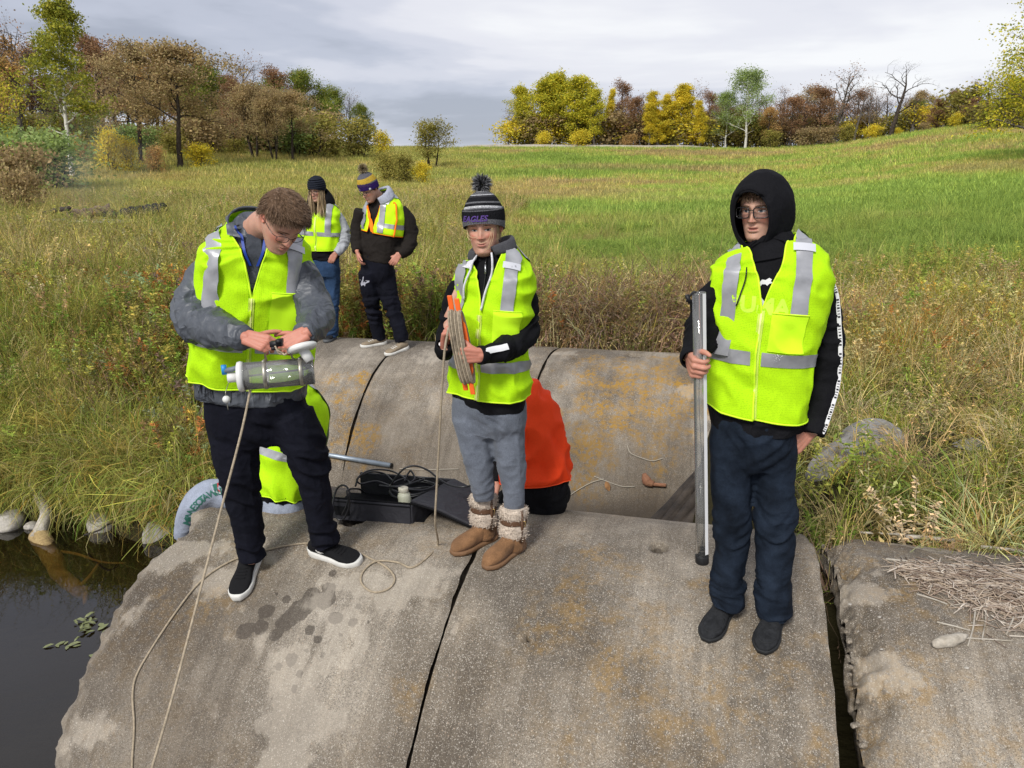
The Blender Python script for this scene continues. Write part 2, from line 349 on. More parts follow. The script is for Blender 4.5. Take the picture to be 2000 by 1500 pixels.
# ------------------------------------------------------------------ culvert sections
def stain_fields(V, far):
    """wet, lichen, pale, moss weights per vertex from real stain outlines; the last by height and position"""
    wet = np.zeros(len(V)); lich = np.zeros(len(V)); pale = np.zeros(len(V)); darkening = np.zeros(len(V))
    n1 = fbm(V, 9, 3, 11); n2 = fbm(V, 28, 2, 12); n3 = fbm(V, 3, 3, 13)
    def blob(px, py, r, soft=.35, irr=.5, far=far):
        soft = max(soft, .7)
        c = on_pipe(px, py, 0, far); d = np.linalg.norm(V - c, axis=1) / r + irr * n1 + .25 * n2
        return 1 - smooth(1 - soft, 1, d)
    if not far:
        for px, py, r in ((640, 1170, .075), (590, 1190, .09), (560, 1215, .08), (520, 1195, .06), (655, 1205, .05), (690, 1215, .035), (640, 1150, .05), (610, 1160, .06), (570, 1290, .045), (585, 1315, .03),
                          (620, 1250, .035), (545, 1300, .03), (540, 1160, .02), (700, 1185, .03), (600, 1270, .02), (510, 1225, .05), (560, 1170, .03), (650, 1120, .03), (720, 1215, .015), (665, 1240, .015),
                          (630, 1280, .02), (605, 1230, .04), (540, 1240, .05), (480, 1230, .06), (1030, 1250, .014), (575, 1345, .02)):
            wet = np.maximum(wet, blob(px, py, r, .25, .30))
        for px, py, r in ((430, 1130, .30), (600, 1290, .24), (560, 1400, .26), (640, 1420, .2), (700, 1180, .3), (560, 1330, .22), (800, 1140, .3), (560, 1450, .22), (1700, 1150, .25), (1700, 1300, .2), (350, 1080, .2), (250, 1200, .16), (1780, 1060, .3), (180, 1420, .15)):
            pale = np.maximum(pale, blob(px, py, r, .9, 1.1))
        for px, py, r in ((1150, 1180, .42), (1280, 1320, .5), (1060, 1240, .2), (800, 1360, .14), (1750, 1330, .42), (1800, 1180, .3), (1650, 1090, .2), (1690, 1450, .35), (1880, 1420, .25), (330, 1180, .15), (420, 1180, .2), (1500, 1340, .3), (1400, 1150, .25), (1180, 1090, .2)):
            lich = np.maximum(lich, .42 * blob(px, py, r, .9, .9))
        # darker weathered left section
        a = V @ AX; darkening = .58 * smooth(-1.85, -2.1, a + .15 * n3) * smooth(-.03, -.2, V[:, 2]) * (1 - .9 * np.clip(pale, 0, 1)); pale = np.maximum(pale, .8 * smooth(.75, .55, a) * smooth(.60, .66, a)); pale = np.maximum(pale, .75 * smooth(-2.72, -2.86, a + .08 * n1))
        darkening = np.maximum(darkening, .45 * smooth(-.25, -.6, V[:, 2]) * smooth(-.3, .4, n3 + .1))  # darker patches lower down the near pipe
    else:
        for px, py, r in ((1210, 790, .62), (1150, 850, .5), (1280, 740, .6), (1330, 800, .5), (1100, 900, .3), (680, 760, .32), (690, 860, .35), (1140, 950, .25), (1180, 730, .5), (1290, 880, .3), (730, 850, .2), (1330, 700, .3)):
            lich = np.maximum(lich, 2.0 * blob(px, py, r, .9, .7))
        for px, py, r in ((560, 900, .6), (440, 900, .5), (1385, 850, .35), (1360, 760, .25), (820, 930, .3), (850, 690, .4), (1100, 690, .3)):
            pale = np.maximum(pale, .8 * blob(px, py, r, .9, .7))
        a = V @ AX
        darkening = 1.1 * smooth(-.65, -1.1, V[:, 2] + .22 * n3) * smooth(-2.6, -1.6, a)  # far pipe turns darker towards the bottom
        darkening = np.maximum(darkening, .62 * smooth(-.15, -.65, V[:, 2] + .3 * n3) * smooth(-3.7, -3.3, a)); darkening = darkening * (1 - .8 * smooth(-.25, -.1, a))
    return wet, lich, pale, darkening
def section(name, a0, a1, far=False, rough0=.012, rough1=.012, chip0=0, chip1=0, t0=-112, t1=112, nT=380, nA=200, label='', group=''):
    B, R, z0 = (BF, RF, ZF) if far else (BN, RN, 0)
    t = np.radians(np.linspace(t0, t1, nT)); e = np.linspace(0, 1, nA)
    # denser near the ends
    s = np.where(e < .2, e / .2 * .06, np.where(e > .8, 1 - (1 - e) / .2 * .06, .06 + (e - .2) / .6 * .88))
    T, S = np.meshgrid(t, s, indexing='ij'); Aa = a0 + (a1 - a0) * S
    c = np.stack([R * T, Aa * 0, Aa * 0], -1)
    j0 = fbm(c + 3.1 + a0, 3, 4, 21); j1 = fbm(c + 9.7 + a1, 3, 4, 22)
    w = S
    Aa = Aa + rough0 * j0 * (1 - w) ** 8 * 2 + rough1 * j1 * w ** 8 * 2
    d0 = (a1 - a0) * S; d1 = (a1 - a0) * (1 - S)
    p = np.stack([Aa, R * T, Aa * 0 + a0], -1); q = fbm(p, 5, 4, 31); q2 = fbm(p, 22, 3, 32)
    def rim(d, ch):
        wd = .018 + .012 * (q + 1) + ch * (.06 + .16 * np.clip(q + .35, 0, 1)); dep = .012 + ch * (.10 + .10 * q)
        return dep * np.clip(1 - d / wd, 0, 1) ** 1.5 * (1 + .9 * q2)
    Rr = R - rim(d0, chip0) - rim(d1, chip1) + .0035 * q + .0012 * q2; hole = np.zeros_like(Rr)
    for px, py, hf, sa, sb in ((1285, 1069, False, .046, .062), (690, 1012, False, .075, .09), (1238, 694, True, .09, .06), (1030, 1250, False, .010, .010), (1125, 700, True, .03, .03)):
        if hf != far: continue
        c = on_pipe(px, py, 0, far); ca = c @ AX; ct = math.asin(max(-1, min(1, (c @ BX - B) / R))); dd = np.sqrt(((Aa - ca) / sa) ** 2 + ((T - ct) * R / sb) ** 2) + .35 * q + .2 * q2; hole = np.maximum(hole, 1 - smooth(.6, 1.05, dd))
    Rr = Rr - hole * .16
    bb = B + Rr * np.sin(T); zc = z0 - R + Rr * np.cos(T)
    outer = (Aa[..., None] * AX + bb[..., None] * BX + zc[..., None] * np.array([0, 0, 1.])).reshape(-1, 3)
    Ri = R - .19; bi = B + Ri * np.sin(T); zi = z0 - R + Ri * np.cos(T)
    Ain = Aa[:, [0, -1]]; bi = bi[:, [0, -1]]; zi = zi[:, [0, -1]]
    inner = (Ain[..., None] * AX + bi[..., None] * BX + zi[..., None] * np.array([0, 0, 1.])).reshape(-1, 3)
    n0 = len(outer); V = np.vstack([outer, inner])
    F = list(map(tuple, grid_faces(nT, nA)[:, ::-1]))
    # rough end faces: three rows from the outer rim inward
    extra = []
    for side, ia, ii in ((0, 0, 0), (1, nA - 1, 1)):
        rows = [np.arange(nT) * nA + ia]
        for f in (.25, .5, .75):
            P_ = V[np.arange(nT) * nA + ia] * (1 - f) + V[n0 + np.arange(nT) * 2 + ii] * f
            P_ = P_ + (fbm(P_, 12, 3, 41 + side)[:, None] * .012 + (.05 * (chip0 if side == 0 else chip1)) * fbm(P_, 5, 2, 50)[:, None]) * AX
            rows.append(len(V) + sum(len(x) for x in extra) + np.arange(nT)); extra.append(P_)
        rows.append(n0 + np.arange(nT) * 2 + ii)
        for r0, r1 in zip(rows[:-1], rows[1:]):
            for i in range(nT - 1):
                f = (r0[i], r1[i], r1[i + 1], r0[i + 1]); F.append(f if side == 0 else f[::-1])
    for i in range(nT - 1):
        F.append((n0 + i * 2, n0 + i * 2 + 1, n0 + i * 2 + 3, n0 + i * 2 + 2))
    V = np.vstack([V] + extra)
    org = np.array([0, 0, 0.])
    me = bpy.data.meshes.new(name); me.from_pydata(V.tolist(), [], [tuple(int(x) for x in f) for f in F]); me.materials.append(M_CONC)
    me.polygons.foreach_set('use_smooth', np.ones(len(me.polygons), bool))
    sf = list(stain_fields(V, far)); hv = np.zeros(len(V)); hv[:n0] = hole.ravel(); sf[3] = np.maximum(sf[3], hv * 1.3); sf[0] = np.maximum(sf[0], hv * 2); sf[2] = sf[2] * (1 - hv); sf[1] = sf[1] * (1 - hv)  # hole interiors coloured darker, painted shade so they look deep
    for nm, arr in zip(('wet', 'lichen', 'pale', 'darkening'), sf):
        me.attributes.new(nm, 'FLOAT', 'POINT').data.foreach_set('value', arr.astype(np.float32))
    # object space: x along the pipe so streaks can run round it
    M = Matrix((AX.tolist(), BX.tolist(), [0, 0, 1])).transposed().to_4x4()
    me.transform(M.inverted()); o = obj(name, me); o.matrix_world = M
    return tag(o, label, 'pipe section', group)
GN, GF = 'concrete sections of the near culvert', 'concrete sections of the far culvert'
S1 = section('concrete_pipe_section', -2.90, -1.158, rough0=.05, chip0=.5, label='near concrete culvert section at the creek edge, with wet footprints and ropes', group=GN)
S2 = section('concrete_pipe_section', -1.140, .545, label='near concrete culvert section in the middle, hooded man standing on it', group=GN)
S3 = section('concrete_pipe_section', .635, 2.45, chip0=1.0, rough0=.02, label='near concrete culvert section with broken edge and a mat of dry reeds', group=GN)
section('concrete_pipe_section', -5.42, -3.585, True, nT=200, nA=110, label='far concrete culvert section at the creek end behind the seated figure', group=GF)
section('concrete_pipe_section', -3.566, -1.775, True, nT=200, nA=110, label='far concrete culvert section in the middle with a grey rod in front', group=GF)
section('concrete_pipe_section', -1.750, .03, True, nT=200, nA=110, label='far concrete culvert section covered in orange lichen', group=GF)
# ------------------------------------------------------------------ foliage materials
def inst_mat(name, trans=.25):
    """colour read from the instanced point (attribute col) with variation per blade"""
    m, n, p = new_mat(name); g = N(n, 'ShaderNodeNewGeometry')
    a = N(n, 'ShaderNodeAttribute', attribute_name='col'); a.attribute_type = 'INSTANCER'
    v = ramp(n, g.outputs['Random Per Island'], [(0, (.52, .55, .5)), (.5, (.95, .95, .9)), (.8, (1.3, 1.2, 1.05)), (1, (1.9, 1.65, 1.35))])
    c = mixc(n, 1.0, a.outputs['Color'], v.outputs[0], 'MULTIPLY'); c = mixc(n, 1.0, c, (1.4, 1.38, 1.35), 'MULTIPLY')
    L(n, c, p.inputs['Base Color']); p.inputs['Roughness'].default_value = .7; p.inputs['Specular IOR Level'].default_value = .12
    out = n.nodes['Material Output']; t = N(n, 'ShaderNodeBsdfTranslucent'); L(n, c, t.inputs[0])
    mx = N(n, 'ShaderNodeMixShader'); mx.inputs[0].default_value = trans; L(n, p.outputs[0], mx.inputs[1]); L(n, t.outputs[0], mx.inputs[2]); L(n, mx.outputs[0], out.inputs[0])
    return m
M_GRASS = inst_mat('grass_blades'); 
# ------------------------------------------------------------------ tufts
def blades(n, L0, L1, w, spread, lean, curl, seg=4, r=None, heads=0.0):
    """n strips: returns V,F(quads)"""
    r = r or np.random.default_rng(1)
    ang = r.uniform(0, 2 * np.pi, n); rad = spread * np.sqrt(r.uniform(0, 1, n)); bx = rad * np.cos(ang); by = rad * np.sin(ang)
    d = ang + r.normal(0, .9, n); Ln = r.uniform(L0, L1, n); le = np.abs(r.normal(lean, lean * .5, n)); cu = np.abs(r.normal(curl, curl * .4, n))
    V = []; F = []
    px = bx.copy(); py = by.copy(); pz = np.full(n, -.03); th = le.copy(); side = d + np.pi / 2 + r.normal(0, .4, n)
    rows = []
    for s in range(seg + 1):
        ww = w * (1 - (s / seg) ** 1.6) * (1 if s else .7) + w * .06
        rows.append(np.stack([np.stack([px - ww / 2 * np.cos(side), py - ww / 2 * np.sin(side), pz], -1), np.stack([px + ww / 2 * np.cos(side), py + ww / 2 * np.sin(side), pz], -1)], 1))
        st = Ln / seg; px = px + st * np.sin(th) * np.cos(d); py = py + st * np.sin(th) * np.sin(d); pz = pz + st * np.cos(th); th = th + cu / seg * (1 + s * .5)
    V = np.stack(rows, 1)  # n, seg+1, 2, 3
    base = np.arange(n)[:, None] * (seg + 1) * 2; s = np.arange(seg)[None] * 2
    F = np.stack([base + s, base + s + 1, base + s + 3, base + s + 2], -1).reshape(-1, 4)
    V = V.reshape(-1, 3); tips = np.stack([px, py, pz], -1)
    if heads > 0:
        k = int(n * heads); idx = r.permutation(n)[:k]; hv = []; hf = []
        o = len(V)
        for i in idx:
            tp = V[(i * (seg + 1) + seg) * 2]; dn = V[(i * (seg + 1) + seg - 1) * 2]; ax = tp - dn; ax /= np.linalg.norm(ax) + 1e-9
            for q in range(7):
                c = tp - ax * .028 * q * (Ln[i] / .7); sd = r.normal(0, 1, 3); sd /= np.linalg.norm(sd); e = ax * .022 + sd * .011
                s2 = np.cross(e, r.normal(0, 1, 3)); s2 = s2 / (np.linalg.norm(s2) + 1e-9) * .0045
                hv += [c, c + e * .5 + s2, c + e, c + e * .5 - s2]; hf.append((o, o + 1, o + 2, o + 3)); o += 4
        V = np.vstack([V, np.array(hv)]); F = np.vstack([F, np.array(hf)])
    return V, F
def forb(n_stems, H, leaf, nl, spread, r, droop=.5, top=0):
    V = []; F = []; o = 0
    def quad(a, b, c, d):
        nonlocal o
        V.extend([a, b, c, d]); F.append((o, o + 1, o + 2, o + 3)); o += 4
    for s in range(n_stems):
        an = r.uniform(0, 6.28); rd = spread * math.sqrt(r.uniform()); b = np.array([rd * math.cos(an), rd * math.sin(an), -.03]); h = H * r.uniform(.6, 1.1)
        ln = np.array([math.cos(an), math.sin(an), 0]) * r.uniform(.05, .45) + np.array([0, 0, 1]); ln /= np.linalg.norm(ln)
        sd = np.array([ln[1], -ln[0], 0]); sd = sd / (np.linalg.norm(sd) + 1e-6) * .004
        quad(b - sd, b + sd, b + ln * h + sd * .3, b + ln * h - sd * .3)
        for k in range(nl):
            f = .12 + .88 * (k + r.uniform()) / nl; c = b + ln * h * f; a2 = k * 2.4 + r.uniform(0, 1); L_ = leaf * r.uniform(.6, 1.15) * (1.15 - .6 * f)
            dv = np.array([math.cos(a2), math.sin(a2), r.uniform(-.2, .7) - droop * .3]); dv /= np.linalg.norm(dv)
            s2 = np.cross(dv, [0, 0, 1.]); s2 = s2 / (np.linalg.norm(s2) + 1e-6) * L_ * .17
            quad(c, c + dv * L_ * .45 + s2, c + dv * L_ - np.array([0, 0, L_ * droop * .4]), c + dv * L_ * .45 - s2)
        for k in range(top):
            c = b + ln * h * (1 - r.uniform(0, .18)); dv = r.normal(0, 1, 3); dv[2] = abs(dv[2]) * .6; dv /= np.linalg.norm(dv); L_ = r.uniform(.02, .06)
            s2 = np.cross(dv, r.normal(0, 1, 3)); s2 = s2 / (np.linalg.norm(s2) + 1e-6) * .009
            quad(c, c + dv * L_ * .6 + s2, c + dv * L_, c + dv * L_ * .6 - s2)
    return np.array(V), np.array(F)
SRC = bpy.data.collections.new('plant_sources')     # never linked to the scene
def src(name, VF):
    me = mesh_np(name, VF[0], VF[1], M_GRASS, link=False, smooth_=False)
    o = bpy.data.objects.new(name, me); SRC.objects.link(o); return o
TUFTS = {}
for i in range(3):
    r = np.random.default_rng(100 + i)
    TUFTS['short%d' % i] = src('tuft_short', blades(60, .10, .26, .0065, .16, .35, 1.0, 3, r))
    TUFTS['tall%d' % i] = src('tuft_tall', blades(46, .35, .80, .007, .16, .18, .7, 4, r, heads=.35))
    TUFTS['arch%d' % i] = src('tuft_arch', blades(70, .45, 1.0, .0075, .14, .35, 1.9, 6, r))
    TUFTS['dry%d' % i] = src('tuft_dry', blades(60, .25, .62, .006, .2, .45, 1.3, 4, r, heads=.6))
    TUFTS['forb%d' % i] = src('tuft_forb', forb(7, .62, .085, 24, .15, r, top=14))
    TUFTS['leafy%d' % i] = src('tuft_leafy', forb(6, .42, .12, 12, .15, r, droop=.9))
    TUFTS['far%d' % i] = src('tuft_far', blades(46, .14, .34, .022, .55, .35, .8, 2, r))
KEYS = sorted(TUFTS); 
def col_to_attr(me, cols):
    a = me.attributes.new('col', 'FLOAT_COLOR', 'POINT'); c = np.ones((len(cols), 4), np.float32); c[:, :3] = cols; a.data.foreach_set('color', c.ravel())
def scatter(name, label, P, kinds, scale, cols, tilt=.12, rot=None, rs=0):
    """one object whose geometry nodes put a tuft on every point"""
    r = np.random.default_rng(500 + rs); n = len(P)
    names = sorted(set(kinds)); objs = [TUFTS[k] for k in names]; cl = bpy.data.collections.new('src_' + name)
    order = {}
    for i, (k, o) in enumerate(zip(names, objs)):
        c = o.copy(); c.name = '%s_%02d' % (name, i); cl.objects.link(c); order[k] = i
    me = bpy.data.meshes.new(name); me.vertices.add(n); me.vertices.foreach_set('co', np.asarray(P, np.float32).ravel())
    me.attributes.new('pick', 'INT', 'POINT').data.foreach_set('value', np.array([order[k] for k in kinds], np.int32))
    R = np.stack([r.normal(0, tilt, n), r.normal(0, tilt, n), r.uniform(0, 6.283, n) if rot is None else rot], -1)
    me.attributes.new('rot', 'FLOAT_VECTOR', 'POINT').data.foreach_set('vector', R.astype(np.float32).ravel())
    me.attributes.new('scl', 'FLOAT', 'POINT').data.foreach_set('value', np.asarray(scale, np.float32))
    col_to_attr(me, cols); me.materials.append(M_GRASS)
    o = obj(name, me); ng = bpy.data.node_groups.new('plant_' + name, 'GeometryNodeTree')
    ng.interface.new_socket('Geometry', in_out='INPUT', socket_type='NodeSocketGeometry'); ng.interface.new_socket('Geometry', in_out='OUTPUT', socket_type='NodeSocketGeometry')
    gi = ng.nodes.new('NodeGroupInput'); go_ = ng.nodes.new('NodeGroupOutput'); ci = ng.nodes.new('GeometryNodeCollectionInfo'); ci.inputs[0].default_value = cl
    ci.inputs['Separate Children'].default_value = True; ci.inputs['Reset Children'].default_value = True
    ip = ng.nodes.new('GeometryNodeInstanceOnPoints'); ip.inputs['Pick Instance'].default_value = True
    def na(nm, ty):
        x = ng.nodes.new('GeometryNodeInputNamedAttribute'); x.data_type = ty; x.inputs[0].default_value = nm; return x.outputs[0]
    L(ng, gi.outputs[0], ip.inputs['Points']); L(ng, ci.outputs[0], ip.inputs['Instance']); L(ng, na('pick', 'INT'), ip.inputs['Instance Index'])
    L(ng, na('rot', 'FLOAT_VECTOR'), ip.inputs['Rotation']); L(ng, na('scl', 'FLOAT'), ip.inputs['Scale']); L(ng, ip.outputs[0], go_.inputs[0])
    o.modifiers.new('scatter', 'NODES').node_group = ng
    return tag(o, label, None, kind='stuff')
GREEN = np.array([.165, .235, .045]); YGREEN = np.array([.29, .30, .07]); OLIVE = np.array([.24, .225, .065]); TAN = np.array([.38, .32, .16]); BROWN = np.array([.17, .115, .06]); RUST = np.array([.28, .125, .04]); GOLD = np.array([.30, .21, .05]); STRAW = np.array([.42, .37, .22]); SAGE = np.array([.20, .24, .13]); MAUVE = np.array([.21, .145, .115])
def palette(n, r, ws):
    cs = np.array([c for c, w in ws]); w = np.array([w for c, w in ws], float); w /= w.sum()
    c = cs[r.choice(len(cs), n, p=w)]; return c * r.uniform(.7, 1.3, (n, 1)) * r.normal(1, .06, (n, 3))
def pick(n, r, ws):
    ks = [k + str(i) for k, w in ws for i in range(3)]; w = np.array([w / 3 for k, w in ws for i in range(3)], float); w /= w.sum()
    return [ks[i] for i in r.choice(len(ks), n, p=w)]
def inside(X, Y): return np.abs(X) < .80 * (Y + 1.2)
def clear_of_pipes(X, Y, m=0.0):
    a, b = ab(X, Y)
    near = (np.abs(b - BN) < RN * .25 + m) & (a > -3.1) ; far = (b < BF + .62) & (b > 3.2) & (a > -5.6) & (a < .12) & ~((a < -4.0) & (b < 6.75))
    return ~(near | far)
def field(region, n, seed, ws_k, ws_c, s0, s1, name, label, tilt=.12, mask=None, szf=None, dz=0):
    r = np.random.default_rng(seed); x0, x1, y0, y1 = region
    # uniform over area
    X = r.uniform(x0, x1, n); Y = r.uniform(y0, y1, n); ok = inside(X, Y) & clear_of_pipes(X, Y)
    if mask is not None: ok &= mask(X, Y)
    X, Y = X[ok], Y[ok]; Z = ground(X, Y) + dz; n = len(X); s = r.uniform(s0, s1, n)
    if szf is not None: s = s * szf(X, Y)
    cols = ws_c(X, Y, r) if callable(ws_c) else palette(n, r, ws_c)
    return scatter(name, label, np.stack([X, Y, Z], -1), pick(n, r, ws_k), s, cols, tilt, rs=seed)
def patch(X, Y, s, seed, sx=1.0): return fbm(np.stack([X * sx, Y], -1), s, 3, seed)
# mid meadow colours follow the mown bands
def meadow_cols(X, Y, r):
    n = len(X); f = patch(X, Y, .10, 61, .45) + .5 * patch(X, Y, .5, 62, .6) + r.normal(0, .12, n)
    g = np.array([.155, .235, .05]); y = np.array([.235, .29, .065]); t = np.array([.31, .27, .11]); b = np.array([.22, .185, .095]); o = np.array([.22, .23, .07])
    st = np.array([-.45, -.12, .12, .34, .62]); C = np.stack([g * .9, g * 1.15, y, t, b])
    c = np.stack([np.interp(f, st, C[:, i]) for i in range(3)], -1)
    rg = (smooth(.0, .2, X / Y) * (1 - smooth(40, 60, Y)))[:, None]; c = c * (1 - .6 * rg) + .6 * rg * np.array([.165, .25, .055])
    left = smooth(.06, -.14, X / Y + .0 * Y); c = c * (1 - left[:, None]) + (c * .25 + .75 * (np.where(r.uniform(size=(n, 1)) < .62, o * 1.0, t * .95))) * left[:, None]
    far = smooth(45, 90, Y)[:, None]; rb = (smooth(.25, .5, patch(X, Y, .06, 63, .5)) * smooth(30, 50, Y))[:, None]
    c = c * (1 - .55 * rb) + .55 * rb * np.array([.19, .155, .085])
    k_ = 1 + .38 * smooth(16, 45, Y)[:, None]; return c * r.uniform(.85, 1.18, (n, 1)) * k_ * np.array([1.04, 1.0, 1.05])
field((-40, 40, 26, 62), 26000, 11, [('far', 1)], meadow_cols, .7, 1.4, 'meadow_grass', 'green and tan meadow grass across the middle distance', .08, mask=lambda X, Y: np.hypot((X + 14.0) / 2.6, (Y - 25.8) / 2.4) > 1)
field((-95, 95, 55, 140), 34000, 12, [('far', 1)], meadow_cols, 1.0, 2.0, 'ridge_grass', 'low green and brown grass covering the far slope', .05, mask=lambda X, Y: ~((Y > 115) & (X / Y > -.10) & (X / Y < .30)))
field((-24, 24, 12, 32), 30000, 13, [('short', 5), ('dry', .2), ('tall', .12)], meadow_cols, .8, 1.7, 'field_grass', 'short bright green and yellow grass of the mown field', .12,
      szf=lambda X, Y: .8 + .5 * smooth(.05, -.2, X / Y), mask=lambda X, Y: np.hypot((X + 14.0) / 2.6, (Y - 25.4) / 2.4) > 1)
field((-26, 4, 12, 42), 11000, 14, [('tall', 3), ('dry', 3), ('forb', .7)], [(TAN, 2.6), (STRAW, 1.2), (OLIVE, 4), (YGREEN, 2.5), (GREEN, 2.2), (MAUVE, .7), (BROWN, .7)], .9, 1.5, 'tall_dry_grass', 'tall tan and olive grass of the rough ground on the left', .14,
      mask=lambda X, Y: (X / Y < -.02 + .1 * patch(X, Y, .3, 71)) & (np.random.default_rng(1).uniform(size=X.shape) < .9) & (np.hypot((X + 14.0) / 2.6, (Y - 25.4) / 2.4) > 1))
field((-9, 14, 8.4, 13.5), 5600, 15, [('tall', 1.6), ('dry', 1.6), ('forb', 1.8), ('short', 5.0), ('arch', 1.2)], [(GREEN, 4.5), (YGREEN, 4), (OLIVE, 2.6), (TAN, 1.3), (STRAW, .4), (RUST, .2), (BROWN, .4)], .6, 1.1, 'rough_grass', 'mixed tall grass and weeds growing behind the far culvert', .14,
      mask=lambda X, Y: Y < 13.2 + .8 * patch(X, Y, .5, 72))
# brown matted grass behind the far culvert, right of the standing woman
field((.1, 3.6, 8.0, 10.8), 2300, 16, [('dry', 6), ('arch', 1)], [(MAUVE, 4), (TAN, 1.6), (BROWN, 3.5), (OLIVE, 1.2), (STRAW, .6)], .9, 1.4, 'matted_dry_grass', 'brown matted seedy grass behind the lichen covered culvert section', .3)
field((-4.6, .3, 8.4, 11.0), 900, 17, [('forb', 4), ('leafy', 2), ('tall', 1.6)], [(OLIVE, 3), (BROWN, 1.6), (RUST, 1.5), (GREEN, 2.5), (MAUVE, 1), (YGREEN, 1.5)], .8, 1.3, 'weedy_undergrowth', 'leafy reddish and green weeds behind the two far people', .2)
# left bank above the creek
def bank_mask(X, Y):
    yb = np.interp(X, WEX, WEY); return (Y > yb + .12) & (ab(X, Y)[0] < -3.0)
def sparse(thr, s, seed): return lambda X, Y: bank_mask(X, Y) & (patch(X, Y, s, seed) > thr)
field((-11, -1.8, 5.5, 13), 5200, 18, [('arch', 3), ('tall', 2.2), ('short', 1.6), ('dry', 1.2)], [(OLIVE, 4), (YGREEN, 2.6), (GREEN, 2.2), (TAN, 1.6), (STRAW, .5), (GOLD, .6)], .55, 1.0, 'bank_grass', 'arching olive green sedge and grass on the left creek bank', .16, mask=bank_mask)
field((-9, -1.8, 5.8, 12.5), 2600, 19, [('forb', 4), ('leafy', 2.4)], [(OLIVE, 3.2), (GREEN, 2), (RUST, 1.0), (BROWN, 1.3), (GOLD, 1.0), (SAGE, 1.5), (YGREEN, 1.5)], .6, 1.15, 'bank_weeds', 'mixed green, brown and rusty leafy weeds on the left bank', .22, mask=sparse(-.12, .7, 81))
field((-9, -2.6, 5.4, 8.2), 2000, 20, [('arch', 1)], [(OLIVE, 3), (YGREEN, 3), (GREEN, 1.6), (TAN, .8), (GOLD, 1.0)], .80, 1.2, 'overhanging_sedge', 'long sedge blades hanging over the creek edge', .45, mask=lambda X, Y: bank_mask(X, Y) & (Y < np.interp(X, WEX, WEY) + 1.0))
# right bank behind the near culvert
field((.6, 9, 3.6, 9.2), 4600, 21, [('short', 4.4), ('dry', 2.2), ('leafy', .8), ('arch', .8), ('forb', .35)], [(GREEN, 3), (OLIVE, 2.6), (TAN, 2.8), (STRAW, 1.6), (YGREEN, 1.6), (MAUVE, .5), (GOLD, .3)], .5, .85, 'right_bank_grass', 'low tangled green and straw grass on the bank at the right', .3,
      mask=lambda X, Y: (ab(X, Y)[1] > BN + .42) & (ab(X, Y)[0] > .45) & ~((X / Y > .385) & (X / Y < .485) & (Y > 4.35) & (Y < 5.6) & (np.random.default_rng(3).uniform(size=X.shape) < .8)) & ~((X / Y > .55) & (X / Y < .65) & (Y > 4.5) & (Y < 5.4) & (np.random.default_rng(4).uniform(size=X.shape) < .7)))
field((2.6, 9, 6.3, 10.5), 1500, 22, [('tall', 2), ('dry', 2.5), ('forb', .6)], [(GOLD, 1.6), (TAN, 3), (STRAW, 1.8), (OLIVE, 2), (YGREEN, 1.2), (RUST, .5)], .7, 1.0, 'orange_tall_grass', 'taller tan and orange seeding grass at the right edge', .15)
# ------------------------------------------------------------------ trees
def bark(name, col, var=.4, sc_=8, white=False):
    m, n, p = new_mat(name); t = N(n, 'ShaderNodeTexCoord'); mp = N(n, 'ShaderNodeMapping'); mp.inputs['Scale'].default_value = (1, 1, .35 if not white else 2.0); L(n, t.outputs['Object'], mp.inputs[0])
    no = N(n, 'ShaderNodeTexNoise', i_Scale=float(sc_), i_Detail=5.0); L(n, mp.outputs[0], no.inputs['Vector'])
    stops = [(.35, tuple(c * (1 - var) for c in col)), (.65, tuple(c * (1 + var) for c in col))]
    if white: stops = [(.36, (.07, .06, .05)), (.43, col), (.7, tuple(c * 1.1 for c in col))]
    L(n, ramp(n, no.outputs[0], stops).outputs[0], p.inputs['Base Color']); p.inputs['Roughness'].default_value = .9; p.inputs['Specular IOR Level'].default_value = .1
    return m
M_BARK = bark('dark_bark', (.055, .043, .034)); M_BARKG = bark('grey_bark', (.12, .105, .09)); M_BIRCH = bark('white_bark', (.60, .58, .52), white=True, sc_=2.2)
LM = {
 'aspen': leaf_mat('aspen_leaves', [(.19, .22, .03), (.27, .30, .04), (.36, .37, .05), (.44, .40, .055)]),
 'ygreen': leaf_mat('yellow_green_leaves', [(0.292, 0.328, 0.034), (0.456, 0.474, 0.048), (0.620, 0.566, 0.051), (0.765, 0.637, 0.059)]),
 'yellow': leaf_mat('yellow_leaves', [(0.620, 0.493, 0.043), (0.838, 0.637, 0.051), (0.850, 0.711, 0.068), (0.510, 0.493, 0.051)]),
 'tan': leaf_mat('tan_oak_leaves', [(0.257, 0.188, 0.098), (0.395, 0.291, 0.148), (0.514, 0.377, 0.188), (0.417, 0.350, 0.156)]),
 'rust': leaf_mat('rust_leaves', [(0.218, 0.129, 0.074), (0.332, 0.181, 0.097), (0.273, 0.191, 0.112), (0.432, 0.241, 0.120)]),
 'orange': leaf_mat('orange_leaves', [(0.567, 0.335, 0.130), (0.702, 0.429, 0.160), (0.512, 0.376, 0.143), (0.374, 0.265, 0.117)]),
 'green': leaf_mat('green_leaves', [(0.128, 0.182, 0.034), (0.182, 0.246, 0.043), (0.255, 0.301, 0.051), (0.311, 0.292, 0.051)]),
 'pale': leaf_mat('pale_green_leaves', [(0.219, 0.311, 0.101), (0.311, 0.401, 0.135), (0.365, 0.456, 0.169), (0.274, 0.365, 0.085)]),
 'olive': leaf_mat('olive_leaves', [(0.238, 0.219, 0.051), (0.328, 0.292, 0.068), (0.401, 0.328, 0.085), (0.274, 0.274, 0.059)]),
}
